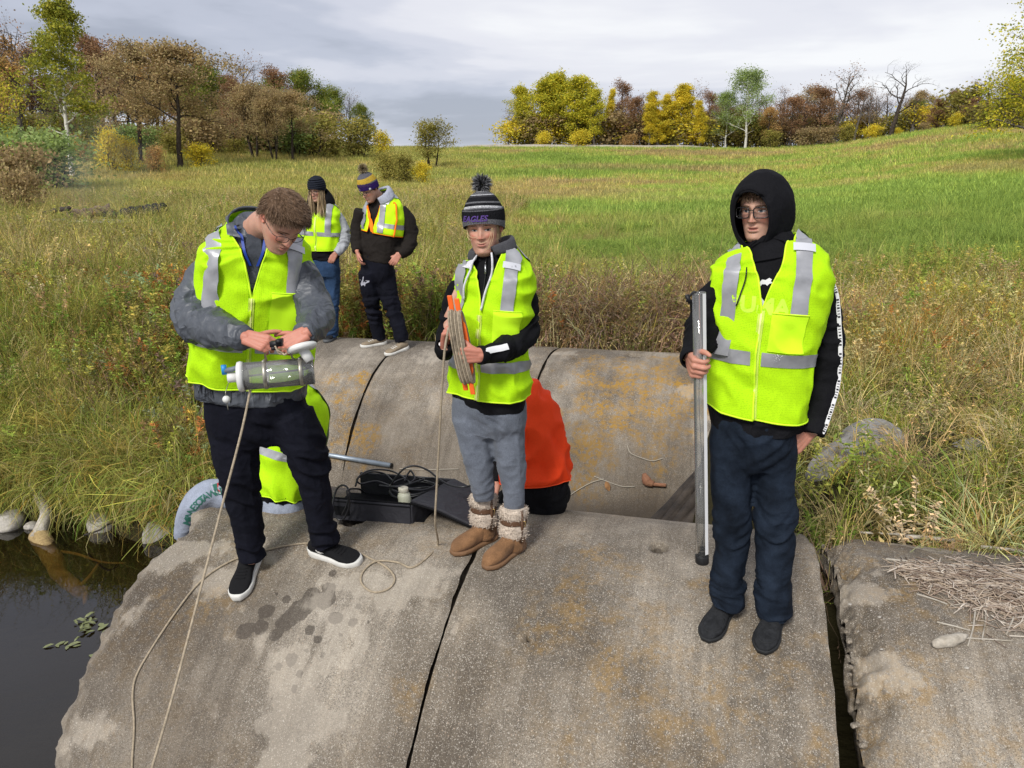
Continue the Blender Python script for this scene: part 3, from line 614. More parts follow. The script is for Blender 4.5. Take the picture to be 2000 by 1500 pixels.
def tree_mesh(seed, H, spread, first, lv, nb, leaf_n, leaf_s, lean=0.0, trunk_r=None, up=.5, twig=True, trunks=1, wig=.12, droopy=0, shape='round', lsd=.5, base_z=-.4):
    """returns (trunk V,F), (leaf V,F) with base at origin, height H"""
    r = np.random.default_rng(seed); parts = []; ends = []
    tr = trunk_r or H * .018
    def env(f):   # crown half-width at relative height f
        f = min(max((f - first) / (1 - first), 0), 1)
        if shape == 'round': return spread * (0.25 + .75 * math.sin(math.pi * min(1, (f * .82 + .18))) ** .7)
        if shape == 'cone': return spread * (.95 * (1 - f) ** .75 * min(1, .35 + f * 3) + .08)
        if shape == 'flat': return spread * (.35 + .65 * f ** .6) * (1 if f < .85 else .8)
        return spread
    def grow(p, d, ln, rad, level):
        n = 5 if level == 0 else 4; P = [p]; q = p.copy(); dd = d.copy()
        for i in range(n):
            dd = dd + r.normal(0, wig * (1 + .5 * level), 3) + np.array([0, 0, .06 - droopy * .1 * level]); dd /= np.linalg.norm(dd); q = q + dd * ln / n; P.append(q)
        P = np.array(P); rr = np.linspace(rad, rad * (.35 if level < lv else .15), len(P)); k = (7, 5, 4, 3, 3)[min(level, 4)]
        parts.append(tube(P, rr, k, False))
        if level >= lv: ends.append((P[-1], dd)); ends.append((P[2], dd)); return
        m = nb[min(level, len(nb) - 1)]
        for j in range(m):
            f = .35 + .65 * (j + r.uniform(.2, .8)) / m; s = f * (len(P) - 1); i = min(int(s), len(P) - 2); b = P[i] * (1 - s + i) + P[i + 1] * (s - i)
            a = r.uniform(0, 2 * np.pi); e = np.cross(dd, [math.cos(a), math.sin(a), .3]); e /= np.linalg.norm(e) + 1e-9
            nd = dd * r.uniform(.3, .9) + e * r.uniform(.6, 1.0) + np.array([0, 0, up * .5]); nd /= np.linalg.norm(nd)
            grow(b, nd, ln * r.uniform(.45, .68), rr[i] * .58, level + 1)
    for t in range(trunks):
        d = np.array([lean + (0 if trunks == 1 else math.cos(t * 2.4) * .28), 0 if trunks == 1 else math.sin(t * 2.4) * .28, 1.0]); d /= np.linalg.norm(d)
        P = [np.array([0, 0, base_z]) if trunks == 1 else np.array([math.cos(t * 2.4) * .25, math.sin(t * 2.4) * .25, base_z])]; q = P[0].copy(); dd = d; n = 10; Ht = H * (1 if trunks == 1 else r.uniform(.8, 1)) * (.97 if shape == 'cone' else .86)
        for i in range(n):
            dd = dd + np.array([r.normal(0, wig * .32), r.normal(0, wig * .32), .06]); dd[:2] *= .86; dd /= np.linalg.norm(dd); q = q + dd * (Ht - base_z) / n; P.append(q)
        P = np.array(P); rr = tr * (1 - np.linspace(0, 1, n + 1)) ** .8 + tr * .08; rr[0] *= 1.3
        parts.append(tube(P, rr, 8, False)); m = nb[0]
        for j in range(m):
            f = first + (1 - first) * ((j + r.uniform(0, 1)) / m) ** .9; s = f * n; i = min(int(s), n - 1); b = P[i] * (1 - s + i) + P[i + 1] * (s - i)
            a = j * 2.4 + r.uniform(-.5, .5); w = env(f) * r.uniform(.75, 1.1) * (1 if trunks == 1 else .7)
            el = up + (.5 * f if shape != 'cone' else .1); nd = np.array([math.cos(a), math.sin(a), el + r.normal(0, .12)]); nd /= np.linalg.norm(nd)
            grow(b, nd, max(w, .25) * .95, rr[i] * .55, 1)
        ends.append((P[-1], dd))
    TV = merge(parts); TV = list(TV)
    LV = None
    if leaf_n:
        E = np.array([e[0] for e in ends]); idx = r.integers(0, len(E), leaf_n); c = E[idx] + r.normal(0, lsd, (leaf_n, 3)) * np.array([1, 1, .75])
        c[:, 2] = np.maximum(c[:, 2], H * first * .55)
        a = r.normal(0, 1, (leaf_n, 3)); a /= np.linalg.norm(a, axis=1)[:, None]; b = np.cross(a, r.normal(0, 1, (leaf_n, 3))); b /= np.linalg.norm(b, axis=1)[:, None]
        s = leaf_s * r.uniform(.5, 1.3, (leaf_n, 1))
        V = np.stack([c - a * s * .5, c + b * s * .33, c + a * s * .6, c - b * s * .33], 1).reshape(-1, 3)
        LV = (V, np.arange(leaf_n * 4).reshape(-1, 4))
    k = H / TV[0][:, 2].max(); TV[0] = TV[0] * k
    if LV: LV = (LV[0] * k, LV[1])
    return TV, LV
TM = {}
def proto(key, leaves, barkm, **kw):
    T, Lf = tree_mesh(**kw)
    tm = bpy.data.meshes.new(key + '_trunk'); tm.from_pydata(T[0].tolist(), [], T[1]); tm.materials.append(barkm); tm.polygons.foreach_set('use_smooth', np.ones(len(tm.polygons), bool))
    lm = mesh_np(key + '_crown', Lf[0], Lf[1], LM[leaves], link=False, smooth_=False) if Lf is not None else None
    TM.setdefault(key, []).append((tm, lm, kw['H']))
for s in (1, 2):
    proto('brown_oak', 'tan', M_BARK, seed=40 + s, H=12, spread=3.9, first=.34, lv=3, nb=[13, 4, 3], leaf_n=12150, leaf_s=0.213, wig=.2, lsd=.42, shape='round', up=.45)
    proto('rust_oak', 'rust', M_BARK, seed=50 + s, H=12, spread=3.2, first=.22, lv=3, nb=[13, 4, 3], leaf_n=7020, leaf_s=0.197, wig=.2, lsd=.4, up=.5)
    proto('bare_tree', 'rust', M_BARKG, seed=60 + s, H=12, spread=3.4, first=.22, lv=4, nb=[14, 4, 3, 3], leaf_n=420, leaf_s=.2, wig=.17, up=.8, trunk_r=.26)
    proto('yellow_poplar', 'ygreen', M_BARKG, seed=70 + s, H=12, spread=2.7, first=.10, lv=3, nb=[19, 4, 3], leaf_n=14850, leaf_s=0.221, wig=.16, lsd=.36, up=1.0, shape='round')
    proto('golden_tree', 'yellow', M_BARKG, seed=80 + s, H=12, spread=2.3, first=.10, lv=3, nb=[18, 4, 3], leaf_n=11475, leaf_s=0.213, wig=.16, lsd=.34, up=1.1, shape='cone')
    proto('green_oak', 'green', M_BARK, seed=90 + s, H=12, spread=4.0, first=.22, lv=3, nb=[14, 4, 3], leaf_n=13500, leaf_s=0.221, wig=.18, lsd=.48, up=.45)
    proto('orange_tree', 'orange', M_BARK, seed=95 + s, H=12, spread=3.0, first=.25, lv=3, nb=[13, 4, 3], leaf_n=7020, leaf_s=0.205, wig=.16, lsd=.42, up=.6)
proto('aspen_tree', 'aspen', M_BIRCH, seed=31, H=15, spread=3.5, first=.22, lv=3, nb=[24, 4, 3], leaf_n=15525, leaf_s=0.205, wig=.12, lsd=.32, up=.42, shape='cone', trunk_r=.17)
proto('pale_birch', 'pale', M_BIRCH, seed=33, H=14, spread=3.8, first=.22, lv=3, nb=[17, 4, 3], leaf_n=10800, leaf_s=0.205, wig=.14, lsd=.45, up=.95, trunk_r=.2)
proto('gnarled_tree', 'rust', M_BARK, seed=38, H=13, spread=4.2, first=.36, lv=4, nb=[8, 4, 3, 3], leaf_n=0, leaf_s=.2, wig=.24, up=.7, trunk_r=.30)
proto('multi_oak', 'tan', M_BARK, seed=45, H=11, spread=3.6, first=.32, lv=3, nb=[9, 4, 3], leaf_n=12150, leaf_s=0.213, wig=.15, lsd=.45, trunks=4, trunk_r=.13)
proto('edge_tree', 'ygreen', M_BARKG, seed=48, H=14, spread=4.4, first=.06, lv=3, nb=[22, 5, 3], leaf_n=21600, leaf_s=0.180, wig=.15, lsd=.5, up=.5)
proto('small_willow', 'olive', M_BARK, seed=49, H=6, spread=2.3, first=.25, lv=3, nb=[9, 4, 3], leaf_n=5670, leaf_s=0.164, wig=.16, lsd=.3, trunks=3, trunk_r=.09, up=.7)
def shrub_proto(key, leaves, seed, n=2600, s=.17): proto(key, leaves, M_BARK, seed=seed, H=3, spread=1.7, first=.05, lv=2, nb=[9, 5], leaf_n=n, leaf_s=s, wig=.2, lsd=.28, trunks=4, trunk_r=.04, up=.6, base_z=-.2)
shrub_proto('olive_shrub', 'olive', 201); shrub_proto('yellow_shrub', 'yellow', 202); shrub_proto('green_shrub', 'pale', 203); shrub_proto('orange_shrub', 'orange', 204); shrub_proto('tan_shrub', 'tan', 205)
NAMES = {'brown_oak': 'oak_tree', 'rust_oak': 'oak_tree', 'bare_tree': 'bare_tree', 'yellow_poplar': 'poplar_tree', 'golden_tree': 'poplar_tree', 'green_oak': 'oak_tree', 'orange_tree': 'maple_tree', 'aspen_tree': 'aspen_tree',
 'pale_birch': 'birch_tree', 'gnarled_tree': 'bare_tree', 'multi_oak': 'oak_tree', 'edge_tree': 'poplar_tree', 'small_willow': 'willow_tree', 'olive_shrub': 'shrub', 'yellow_shrub': 'shrub', 'green_shrub': 'shrub', 'orange_shrub': 'shrub', 'tan_shrub': 'shrub'}
_tc = [0]
def plant(key, px, ytop, Y, label, group, wide=1.0, dz=0.0, rot=None):
    _tc[0] += 1; i = _tc[0]; r = random.Random(i)
    tm, lm, H = TM[key][i % len(TM[key])]
    p = at(px, 400, Y); x = p.x; z = float(ground(np.array([x]), np.array([Y]))[0]) + dz; zt = at(px, ytop, Y).z
    s = max(.12, (zt - z) / H); t = thing(NAMES[key], (x, Y, z), label, 'shrub' if 'shrub' in key else 'tree', group)
    t.scale = (s * wide, s * wide, s); t.rotation_euler = (0, 0, r.uniform(0, 6.28) if rot is None else rot)
    for nm, me in (('trunk', tm), ('crown', lm)):
        if me is None: continue
        o = bpy.data.objects.new(nm, me); COL.objects.link(o); o.parent = t
    return t
GL, GR, GB = 'trees at the edge of the wood on the left', 'trees along the ridge on the right', 'shrubs along the foot of the wood'
# (kind, px, ytop, Y, label, width factor)
LT = [
 ('edge_tree', -45, 85, 42, 'bright yellow green tree cut by the left edge of the photo', .8),
 ('orange_tree', 25, 55, 78, 'orange brown tree just left of the tall aspen with bare twigs on top', 1.0),
 ('bare_tree', 62, 18, 80, 'mostly bare dark tree behind the orange one left of the aspen', .9),
 ('aspen_tree', 150, -5, 60, 'tall yellow green aspen with a white trunk on the left', 1.0),
 ('rust_oak', 215, 70, 92, 'rusty brown tree directly right of the white trunked aspen', 1.0),
 ('brown_oak', 285, 78, 72, 'tan leaved oak with leaning dark trunk, second right of the aspen', 1.05),
 ('brown_oak', 360, 82, 69, 'large tan leaved oak with upright dark trunk beside the leaning oak', 1.1),
 ('green_oak', 425, 115, 100, 'dark green tree showing behind the tan oaks', 1.0),
 ('bare_tree', 478, 90, 98, 'thin bare tree rising above the middle of the left wood', 1.0),
 ('rust_oak', 468, 150, 84, 'slim brown tree with a grey stem right of the yellow shrub', .7),
 ('multi_oak', 508, 160, 80, 'tan leaved clump of dark stems in the middle of the left wood', 1.0),
 ('multi_oak', 545, 172, 77, 'tan leaved tree with several stems in front of the brown tree', .85),
 ('brown_oak', 578, 178, 79, 'low tan oak with a forked trunk at the end of the wood front', .95),
 ('rust_oak', 560, 130, 104, 'dark brown tree behind the clump of stems', 1.0),
 ('green_oak', 622, 138, 106, 'olive green oak with visible dark limbs on the hillside', .95),
 ('green_oak', 662, 165, 116, 'green tree right of the olive oak near the end of the wood', .85),
 ('bare_tree', 688, 168, 118, 'pale bare tree near the end of the left wood', .8),
 ('green_oak', 716, 198, 112, 'last dark green tree at the right end of the left wood', .8),
 ('small_willow', 846, 232, 78, 'small lone yellow green tree standing in the meadow', 1.1),
]
for k, px, yt, Y, lab, w in LT: plant(k, px, yt, Y, lab, GL if px < 800 else None, w * 1.12)
def near_name(px, table, tall):
    d = min(table, key=lambda q: abs(q[0] - px)); return d[1]
LMK_L = [(-200, 'well left of the cut off yellow tree'), (-80, 'behind the cut off yellow tree'), (25, 'behind the orange brown tree'), (100, 'between the orange tree and the aspen'), (170, 'behind the white trunked aspen'), (240, 'right of the aspen'), (300, 'behind the leaning tan oak'), (365, 'behind the upright tan oak'), (420, 'behind the broad yellow shrub'), (470, 'behind the slim brown tree'), (515, 'behind the tan clump of stems'), (560, 'behind the forked tan oak'), (615, 'behind the olive oak'), (680, 'at the end of the left wood')]
LMK_R = [(1235, 'behind the rusty trees on the ridge'), (1400, 'behind the pale green birch'), (1490, 'behind the small tan tree'), (1545, 'behind the hooded man'), (1605, 'behind the tall pale bare tree'), (1665, 'left of the gnarled tree'), (1730, 'behind the gnarled tree'), (1790, 'right of the gnarled tree'), (1850, 'behind the rounded olive tree'), (1915, 'behind the twisted tree'), (1980, 'behind the big yellow tree')]
KND = {'rust_oak': 'rusty brown', 'brown_oak': 'tan leaved', 'green_oak': 'dark green', 'bare_tree': 'bare twiggy', 'orange_tree': 'orange brown'}
BT = 'background trees filling the wood on the left'
r = random.Random(5)
for i in range(46):
    px = -260 + i * 19.5 + r.uniform(-8, 8); Y = r.uniform(100, 125); yt = float(np.interp(px, [-200, 40, 140, 250, 430, 520, 640, 700], [60, 90, 95, 105, 120, 150, 180, 215])) + r.uniform(-8, 60)
    k = r.choice(['rust_oak', 'brown_oak', 'green_oak', 'bare_tree', 'rust_oak', 'orange_tree', 'green_oak'])
    plant(k, px, yt, Y, KND[k] + ' tree deep in the wood ' + near_name(px, LMK_L, 0), BT, 1.25)
for k, px, yt, Y, lab, w in [
 ('yellow_shrub', 225, 255, 66, 'thin yellow green sapling right of the aspen trunk', .7), ('orange_shrub', 312, 285, 64, 'small orange yellow shrub between the two oak trunks', .8), ('yellow_shrub', 262, 272, 66, 'yellow sapling left of the orange shrub', .7),
 ('yellow_shrub', 400, 282, 70, 'broad yellow shrub right of the upright oak trunk', 1.2), ('green_shrub', 105, 258, 50, 'grey green arching willow shrub in front of the aspen', 1.5), ('green_shrub', 55, 250, 52, 'grey green shrub left of the arching willow', 1.2),
 ('tan_shrub', 30, 285, 36, 'tan feathery shrub by the left edge of the meadow', 1.1), ('olive_shrub', 705, 232, 90, 'large olive brown shrub at the end of the wood', 1.3), ('olive_shrub', 660, 272, 88, 'low olive shrub beside the large one', 1.0),
 ('yellow_shrub', 752, 258, 100, 'yellow shrub trailing off the end of the wood', .9), ('olive_shrub', 762, 298, 62, 'olive shrub just above the purple hat', 1.2), ('olive_shrub', 790, 303, 60, 'olive shrub left of the small lone tree', 1.0), ('yellow_shrub', 825, 318, 60, 'yellow orange shrub under the small lone tree', .9),
 ('tan_shrub', 40, 330, 30, 'brown dead weed clump on the far left', .8), ('olive_shrub', 600, 262, 100, 'dark shrub under the hillside oaks', 1.2), ('orange_shrub', 175, 262, 72, 'rusty shrub behind the aspen trunk', 1.1), ('olive_shrub', 470, 270, 84, 'dark undergrowth shrub in the middle of the wood', 1.4), ('olive_shrub', 350, 262, 82, 'dark undergrowth shrub behind the oak trunks', 1.4)]:
    plant(k, px, yt, Y, lab, GB, w)
RT = [
 ('yellow_poplar', 1022, 168, 126, 'leftmost green poplar of the right treeline', .7), ('yellow_poplar', 1060, 158, 124, 'second yellow green poplar from the left end of the ridge', .9), ('yellow_poplar', 1090, 143, 126, 'tallest yellow green poplar near the left end of the ridge', .95),
 ('yellow_poplar', 1125, 152, 122, 'yellow green poplar right of the tallest one', .9), ('yellow_poplar', 1158, 172, 119, 'slim yellow green poplar with a pale stem', .65), ('golden_tree', 1185, 178, 122, 'slim peach yellow tree beside the brown trees', .5),
 ('rust_oak', 1212, 158, 126, 'brown tree with a bare spire top on the ridge', .6), ('rust_oak', 1238, 190, 120, 'rusty brown tree between the two yellow groups', .8), ('bare_tree', 1250, 180, 128, 'bare grey tree behind the rusty one', .9),
 ('golden_tree', 1262, 205, 118, 'low golden tree left of the three golden trees', .8), ('golden_tree', 1297, 188, 121, 'golden tree between the left and middle golden trees', .8), ('golden_tree', 1360, 200, 118, 'low golden tree right of the three golden trees', .7), ('golden_tree', 1280, 182, 119, 'left one of the three golden trees on the ridge', .95), ('golden_tree', 1312, 168, 120, 'middle one of the three golden trees on the ridge', .95), ('golden_tree', 1345, 172, 120, 'right one of the three golden trees on the ridge', .85), ('bare_tree', 1330, 150, 127, 'bare treetop above the golden trees', .8),
 ('rust_oak', 1378, 178, 123, 'thin rusty tree left of the pale green birch', .6), ('pale_birch', 1410, 175, 119, 'short pale green tree left of the white birch', .8), ('pale_birch', 1448, 128, 117, 'pale green birch with a white trunk on the ridge', .95),
 ('orange_tree', 1492, 212, 116, 'small tan leaved tree right of the birch', .8), ('bare_tree', 1518, 168, 118, 'bare brown tree right of the birch', .9), ('rust_oak', 1535, 190, 114, 'russet tree behind the hooded man', .9), ('bare_tree', 1560, 160, 116, 'bare tree with an open crown left of the tall pale one', .9),
 ('bare_tree', 1615, 118, 115, 'tall bare tree with a fine pale crown', .95), ('rust_oak', 1590, 168, 113, 'brown leaved tree left of the tall bare one', .9), ('bare_tree', 1655, 165, 111, 'dark bare tree right of the tall pale one', .8), ('bare_tree', 1682, 168, 110, 'low bare tree left of the gnarled one', .8),
 ('gnarled_tree', 1724, 112, 104, 'gnarled bare tree with a thick black trunk', 1.0), ('bare_tree', 1765, 190, 110, 'bare thicket tree right of the gnarled one', 1.1), ('green_oak', 1775, 195, 113, 'dark green tree behind the bare thicket', .6),
 ('rust_oak', 1810, 195, 104, 'brown spreading tree in the right thicket', 1.1), ('olive_shrub', 1852, 172, 103, 'olive yellow rounded tree on the right', 1.1), ('rust_oak', 1880, 190, 98, 'brown tree with arching limbs on the right', 1.2), ('gnarled_tree', 1912, 128, 100, 'bare twisted tree beside the big yellow tree', .75),
 ('edge_tree', 2015, -60, 52, 'big yellow green tree cut by the right edge of the photo', .78), ('olive_shrub', 1925, 195, 86, 'dark olive shrub under the big yellow tree', 1.6), ('yellow_poplar', 1960, 150, 84, 'yellow green tree behind the big one at the right edge', .9)]
for k, px, yt, Y, lab, w in RT: plant(k, px, yt, Y, lab, GR, w * (1.35 if k in ('bare_tree', 'gnarled_tree', 'edge_tree', 'pale_birch') else 1.6))
for i in range(60):
    px = 1000 + i * 18 + r.uniform(-9, 9)
    if 1262 < px < 1380: continue
    if px < 1215 and i % 2: continue
    Y = float(np.interp(px, [1200, 1500, 2000], [130, 124, 104])) + r.uniform(0, 8)
    yt = 185 + r.uniform(-22, 30) - (10 if px > 1800 else 0); k = r.choice(['rust_oak', 'bare_tree', 'bare_tree', 'bare_tree', 'bare_tree', 'brown_oak'])
    plant(k, px, yt, Y, KND[k] + ' thicket tree ' + near_name(px, LMK_R, 0), 'background trees of the right thicket', 1.4)
for k, px, yt, Y, w in [('yellow_shrub', 1690, 245, 106, 1.2), ('yellow_shrub', 1738, 250, 104, .9), ('olive_shrub', 1640, 245, 108, 1.2), ('yellow_shrub', 1845, 222, 98, .9), ('tan_shrub', 1790, 240, 100, 1.3), ('olive_shrub', 1905, 215, 92, 1.5), ('tan_shrub', 1560, 250, 110, 1.4), ('olive_shrub', 1500, 255, 112, 1.2), ('orange_shrub', 1225, 262, 118, 1.2), ('yellow_shrub', 1060, 258, 118, 1.0), ('yellow_shrub', 1130, 255, 117, 1.3), ('tan_shrub', 1600, 248, 109, 1.4), ('tan_shrub', 1960, 215, 84, 1.4)]:
    plant(k, px, yt, Y, {'yellow_shrub': 'low yellow', 'olive_shrub': 'low olive', 'tan_shrub': 'low brown', 'orange_shrub': 'low orange'}[k] + ' bush ' + near_name(px, [(1010, 'at the left end of the ridge trees'), (1090, 'in front of the tallest poplar'), (1150, 'in front of the slim poplar with a pale stem')] + [(a, b.replace('behind', 'in front of')) for a, b in LMK_R], 0), 'low bushes along the ridge', w)
UG = 'undergrowth shrubs inside the left wood'
for i in range(34):
    px = -60 + i * 21 + r.uniform(-8, 8); Y = r.uniform(84, 98); k = r.choice(['olive_shrub', 'tan_shrub', 'olive_shrub', 'green_shrub', 'orange_shrub'])
    plant(k, px, 240 + r.uniform(-25, 12), Y, {'olive_shrub': 'olive', 'tan_shrub': 'tan', 'green_shrub': 'grey green', 'orange_shrub': 'orange'}[k] + ' undergrowth shrub ' + near_name(px, LMK_L, 0), UG, 1.5)
UR = 'undergrowth shrubs below the ridge trees'
LMK_R2 = [(1010, 'at the left end of the ridge trees'), (1090, 'below the tallest poplar'), (1150, 'below the slim poplar with a pale stem'), (1280, 'below the golden trees')] + LMK_R
for i in range(40):
    px = 1000 + i * 26 + r.uniform(-8, 8); Y = float(np.interp(px, [1000, 1500, 2000], [124, 119, 104])) + r.uniform(0, 3); k = r.choice(['olive_shrub', 'tan_shrub', 'tan_shrub', 'yellow_shrub'] if px > 1400 else ['yellow_shrub', 'olive_shrub', 'olive_shrub', 'tan_shrub'])
    plant(k, px, 232 + r.uniform(-14, 14) - (14 if px > 1750 else 0), Y, {'olive_shrub': 'olive', 'tan_shrub': 'brown', 'yellow_shrub': 'yellow'}[k] + ' undergrowth shrub ' + near_name(px, LMK_R2, 0), UR, 1.5)
# gravel road on the ridge
xs = np.linspace(870, 1420, 60); V = []
for px in xs:
    Yr = 118.5; x = at(px, 300, Yr).x; h = .5 * float(smooth(870, 930, px) * smooth(1420, 1330, px))
    for dy, dz in ((-2.6, -.1), (-1.7, h), (1.8, h)): V.append((x, Yr + dy, float(ground(np.array([x]), np.array([Yr + dy]))[0]) + dz))
rd = mesh_np('road', V, [(3 * i + k, 3 * i + 3 + k, 3 * i + 4 + k, 3 * i + 1 + k) for i in range(len(xs) - 1) for k in (0, 1)], simple_mat('pale_gravel', (.40, .36, .30), .95, .1, var=.2, vscale=1))
tag(rd, 'pale gravel road along the top of the ridge', 'road', kind='structure')
# ------------------------------------------------------------------ people toolkit
def wrinkle_bump(n, vec, s=1.0, sc=(1, 1, 1)):
    mp = N(n, 'ShaderNodeMapping'); mp.inputs['Scale'].default_value = sc; L(n, vec, mp.inputs[0]); hs = None
    for k, (f, w) in enumerate(((7.0, 1.0), (15.0, .35))):
        x = N(n, 'ShaderNodeTexNoise', i_Scale=f, i_Detail=2.0, i_Roughness=.4, i_Distortion=.5); L(n, mp.outputs[0], x.inputs['Vector'])
        r = math_(n, 'MULTIPLY', math_(n, 'POWER', math_(n, 'SUBTRACT', 1.0, math_(n, 'MULTIPLY', math_(n, 'ABSOLUTE', math_(n, 'SUBTRACT', x.outputs[0], .5)), 3.2), True), 2.0), w); hs = r if hs is None else math_(n, 'ADD', hs, r)
    b = N(n, 'ShaderNodeBump', i_Strength=min(1, .55 * s), i_Distance=.010 * s); L(n, hs, b.inputs['Height']); return b.outputs[0]
def unit(v): v = np.asarray(v, float); return v / (np.linalg.norm(v) + 1e-12)
def spw(v, e): return np.sign(v) * np.abs(v) ** e
def cat1(A, u):
    """catmull interpolation of rows of A at float index u (array)"""
    A = np.asarray(A, float); Q = np.vstack([2 * A[0] - A[1], A, 2 * A[-1] - A[-2]]); u = np.clip(np.asarray(u, float), 0, len(A) - 1 - 1e-9); i = u.astype(int); f = (u - i)[..., None]
    a, b, c, d = Q[i], Q[i + 1], Q[i + 2], Q[i + 3]
    return 0.5 * (2 * b + (c - a) * f + (2 * a - 5 * b + 4 * c - d) * f ** 2 + (3 * b - a - 3 * c + d) * f ** 3)
class Loft:
    """body of elliptical sections: rows px,py,Y,half_width,front,back,exponent,yaw(deg); person frame fwd/left per row"""
    def __init__(s, rows, seed=0, fold=0.0, up=None):
        r = np.array(rows, float); s.C = np.array([at(*q[:3]) for q in r]); s.D = r[:, 3:8]; s.n = len(r); s.seed = seed; s.fold = fold; s.up = up
        s.W = s.D.copy()
    def frame(s, u):
        c = cat1(s.C, u); d = cat1(s.D, u); e = .02
        t = cat1(s.C, np.minimum(u + e, s.n - 1)) - cat1(s.C, np.maximum(u - e, 0)); t /= np.linalg.norm(t, axis=-1, keepdims=True)
        if s.up is not None: t = np.broadcast_to(unit(s.up), t.shape)
        y = np.radians(d[..., 4]); f = np.stack([np.sin(y), -np.cos(y), y * 0], -1)
        l = np.cross(t, f); l /= np.linalg.norm(l, axis=-1, keepdims=True); f = np.cross(l, t)
        return c, d, t, f, l
    def P(s, th, u, off=0.0):
        th, u = np.broadcast_arrays(np.asarray(th, float), np.asarray(u, float))
        c, d, t, f, l = s.frame(u); sn, cs = spw(np.sin(th), d[..., 3]), spw(np.cos(th), d[..., 3])
        dep = np.where(cs > 0, d[..., 1], d[..., 2])
        # lift where the section shrinks upward, so an offset shell also clears sloping shoulders
        d2 = cat1(s.D, np.minimum(u + .15, s.n - 1)); d1 = cat1(s.D, np.maximum(u - .15, 0)); c2 = cat1(s.C, np.minimum(u + .15, s.n - 1)); c1 = cat1(s.C, np.maximum(u - .15, 0))
        h = np.linalg.norm(c2 - c1, axis=-1) + 1e-6; sl = np.clip((d1[..., 0] - d2[..., 0]) / h, 0, 6) * np.abs(sn) + np.clip((d1[..., 1] - d2[..., 1]) / h, 0, 3) * np.abs(cs); nrm = np.sqrt(1 + sl * sl)
        o = off
        if s.fold:
            q = np.stack([th * d[..., 0] * 9, u * 1.1 + 5, u * 0 + s.seed], -1); q2 = np.stack([th * d[..., 0] * 16 + u * 1.5, u * 2.1, u * 0 + s.seed + 4], -1)
            fo = 1.7 * (.35 - 2 * np.abs(vn(q))) + .6 * vn(q2); fade = np.clip(1.3 - u / (s.n - 1), .2, 1)
            o = o + s.fold * fo * fade * (off > .001)
        ow = o / nrm; ou = o * sl / nrm
        return c + l * ((d[..., 0] + ow) * sn)[..., None] + f * ((dep + ow) * cs)[..., None] + t * ou[..., None]
    def mesh(s, off=0.0, nu=40, nt=40, u0=0, u1=None):
        u1 = s.n - 1 if u1 is None else u1; U, T = np.meshgrid(np.linspace(u0, u1, nu), np.arange(nt) * 2 * np.pi / nt, indexing='ij')
        V = s.P(T, U, off).reshape(-1, 3); F = [(i * nt + j, i * nt + (j + 1) % nt, (i + 1) * nt + (j + 1) % nt, (i + 1) * nt + j) for i in range(nu - 1) for j in range(nt)]
        F += [tuple(range(nt))[::-1], tuple((nu - 1) * nt + j for j in range(nt))]; return V, F
    def th_of_x(s, x, u, back=False):
        """angle at which the lateral coordinate is x"""
        d = cat1(s.D, np.asarray(u, float)); v = np.clip(np.abs(x) / d[..., 0], 0, 1) ** (1 / d[..., 3]); a = np.arcsin(v)
        if back: a = np.pi - a
        return np.sign(x) * a if np.ndim(x) == 0 and x != 0 else np.sign(x) * a
def limb(pts, n=36, k=18, flat=None):
    """pts rows px,py,Y,r (r2 optional) -> tube"""
    pts = [list(p) + ([p[3]] if len(p) == 4 else []) for p in pts]
    C = np.array([at(*p[:3]) for p in pts]); R = np.array([[p[3], p[4]] for p in pts]); u = np.linspace(0, len(pts) - 1, n)
    P = cat1(C, u); R = cat1(R, u); T, A, B = frames(P)
    # B axis toward the camera side as much as possible so r2 is depth
    cd = np.array([0, -1., 0]); Bp = cd - T * (T @ cd)[:, None]; Bp /= np.linalg.norm(Bp, axis=1)[:, None] + 1e-9; Ap = np.cross(Bp, T)
    th = np.arange(k) * 2 * np.pi / k
    V = P[:, None] + R[:, 0][:, None, None] * np.cos(th)[None, :, None] * Ap[:, None] + R[:, 1][:, None, None] * np.sin(th)[None, :, None] * Bp[:, None]
    V = V.reshape(-1, 3); F = [(i * k + j, (i + 1) * k + j, (i + 1) * k + (j + 1) % k, i * k + (j + 1) % k) for i in range(n - 1) for j in range(k)]
    F += [tuple(range(k)), tuple((n - 1) * k + j for j in range(k))[::-1]]; return V, F
def ball(c, r, nu=12, nv=18):
    r = np.broadcast_to(np.asarray(r, float), (3,)); th = np.linspace(0.05, np.pi - .05, nu); ph = np.arange(nv) * 2 * np.pi / nv
    V = [(c[0] + r[0] * math.sin(a) * math.cos(b), c[1] + r[1] * math.sin(a) * math.sin(b), c[2] + r[2] * math.cos(a)) for a in th for b in ph]
    F = [(i * nv + j, (i + 1) * nv + j, (i + 1) * nv + (j + 1) % nv, i * nv + (j + 1) % nv) for i in range(nu - 1) for j in range(nv)] + [tuple(range(nv)), tuple((nu - 1) * nv + j for j in range(nv))[::-1]]
    return np.array(V), F
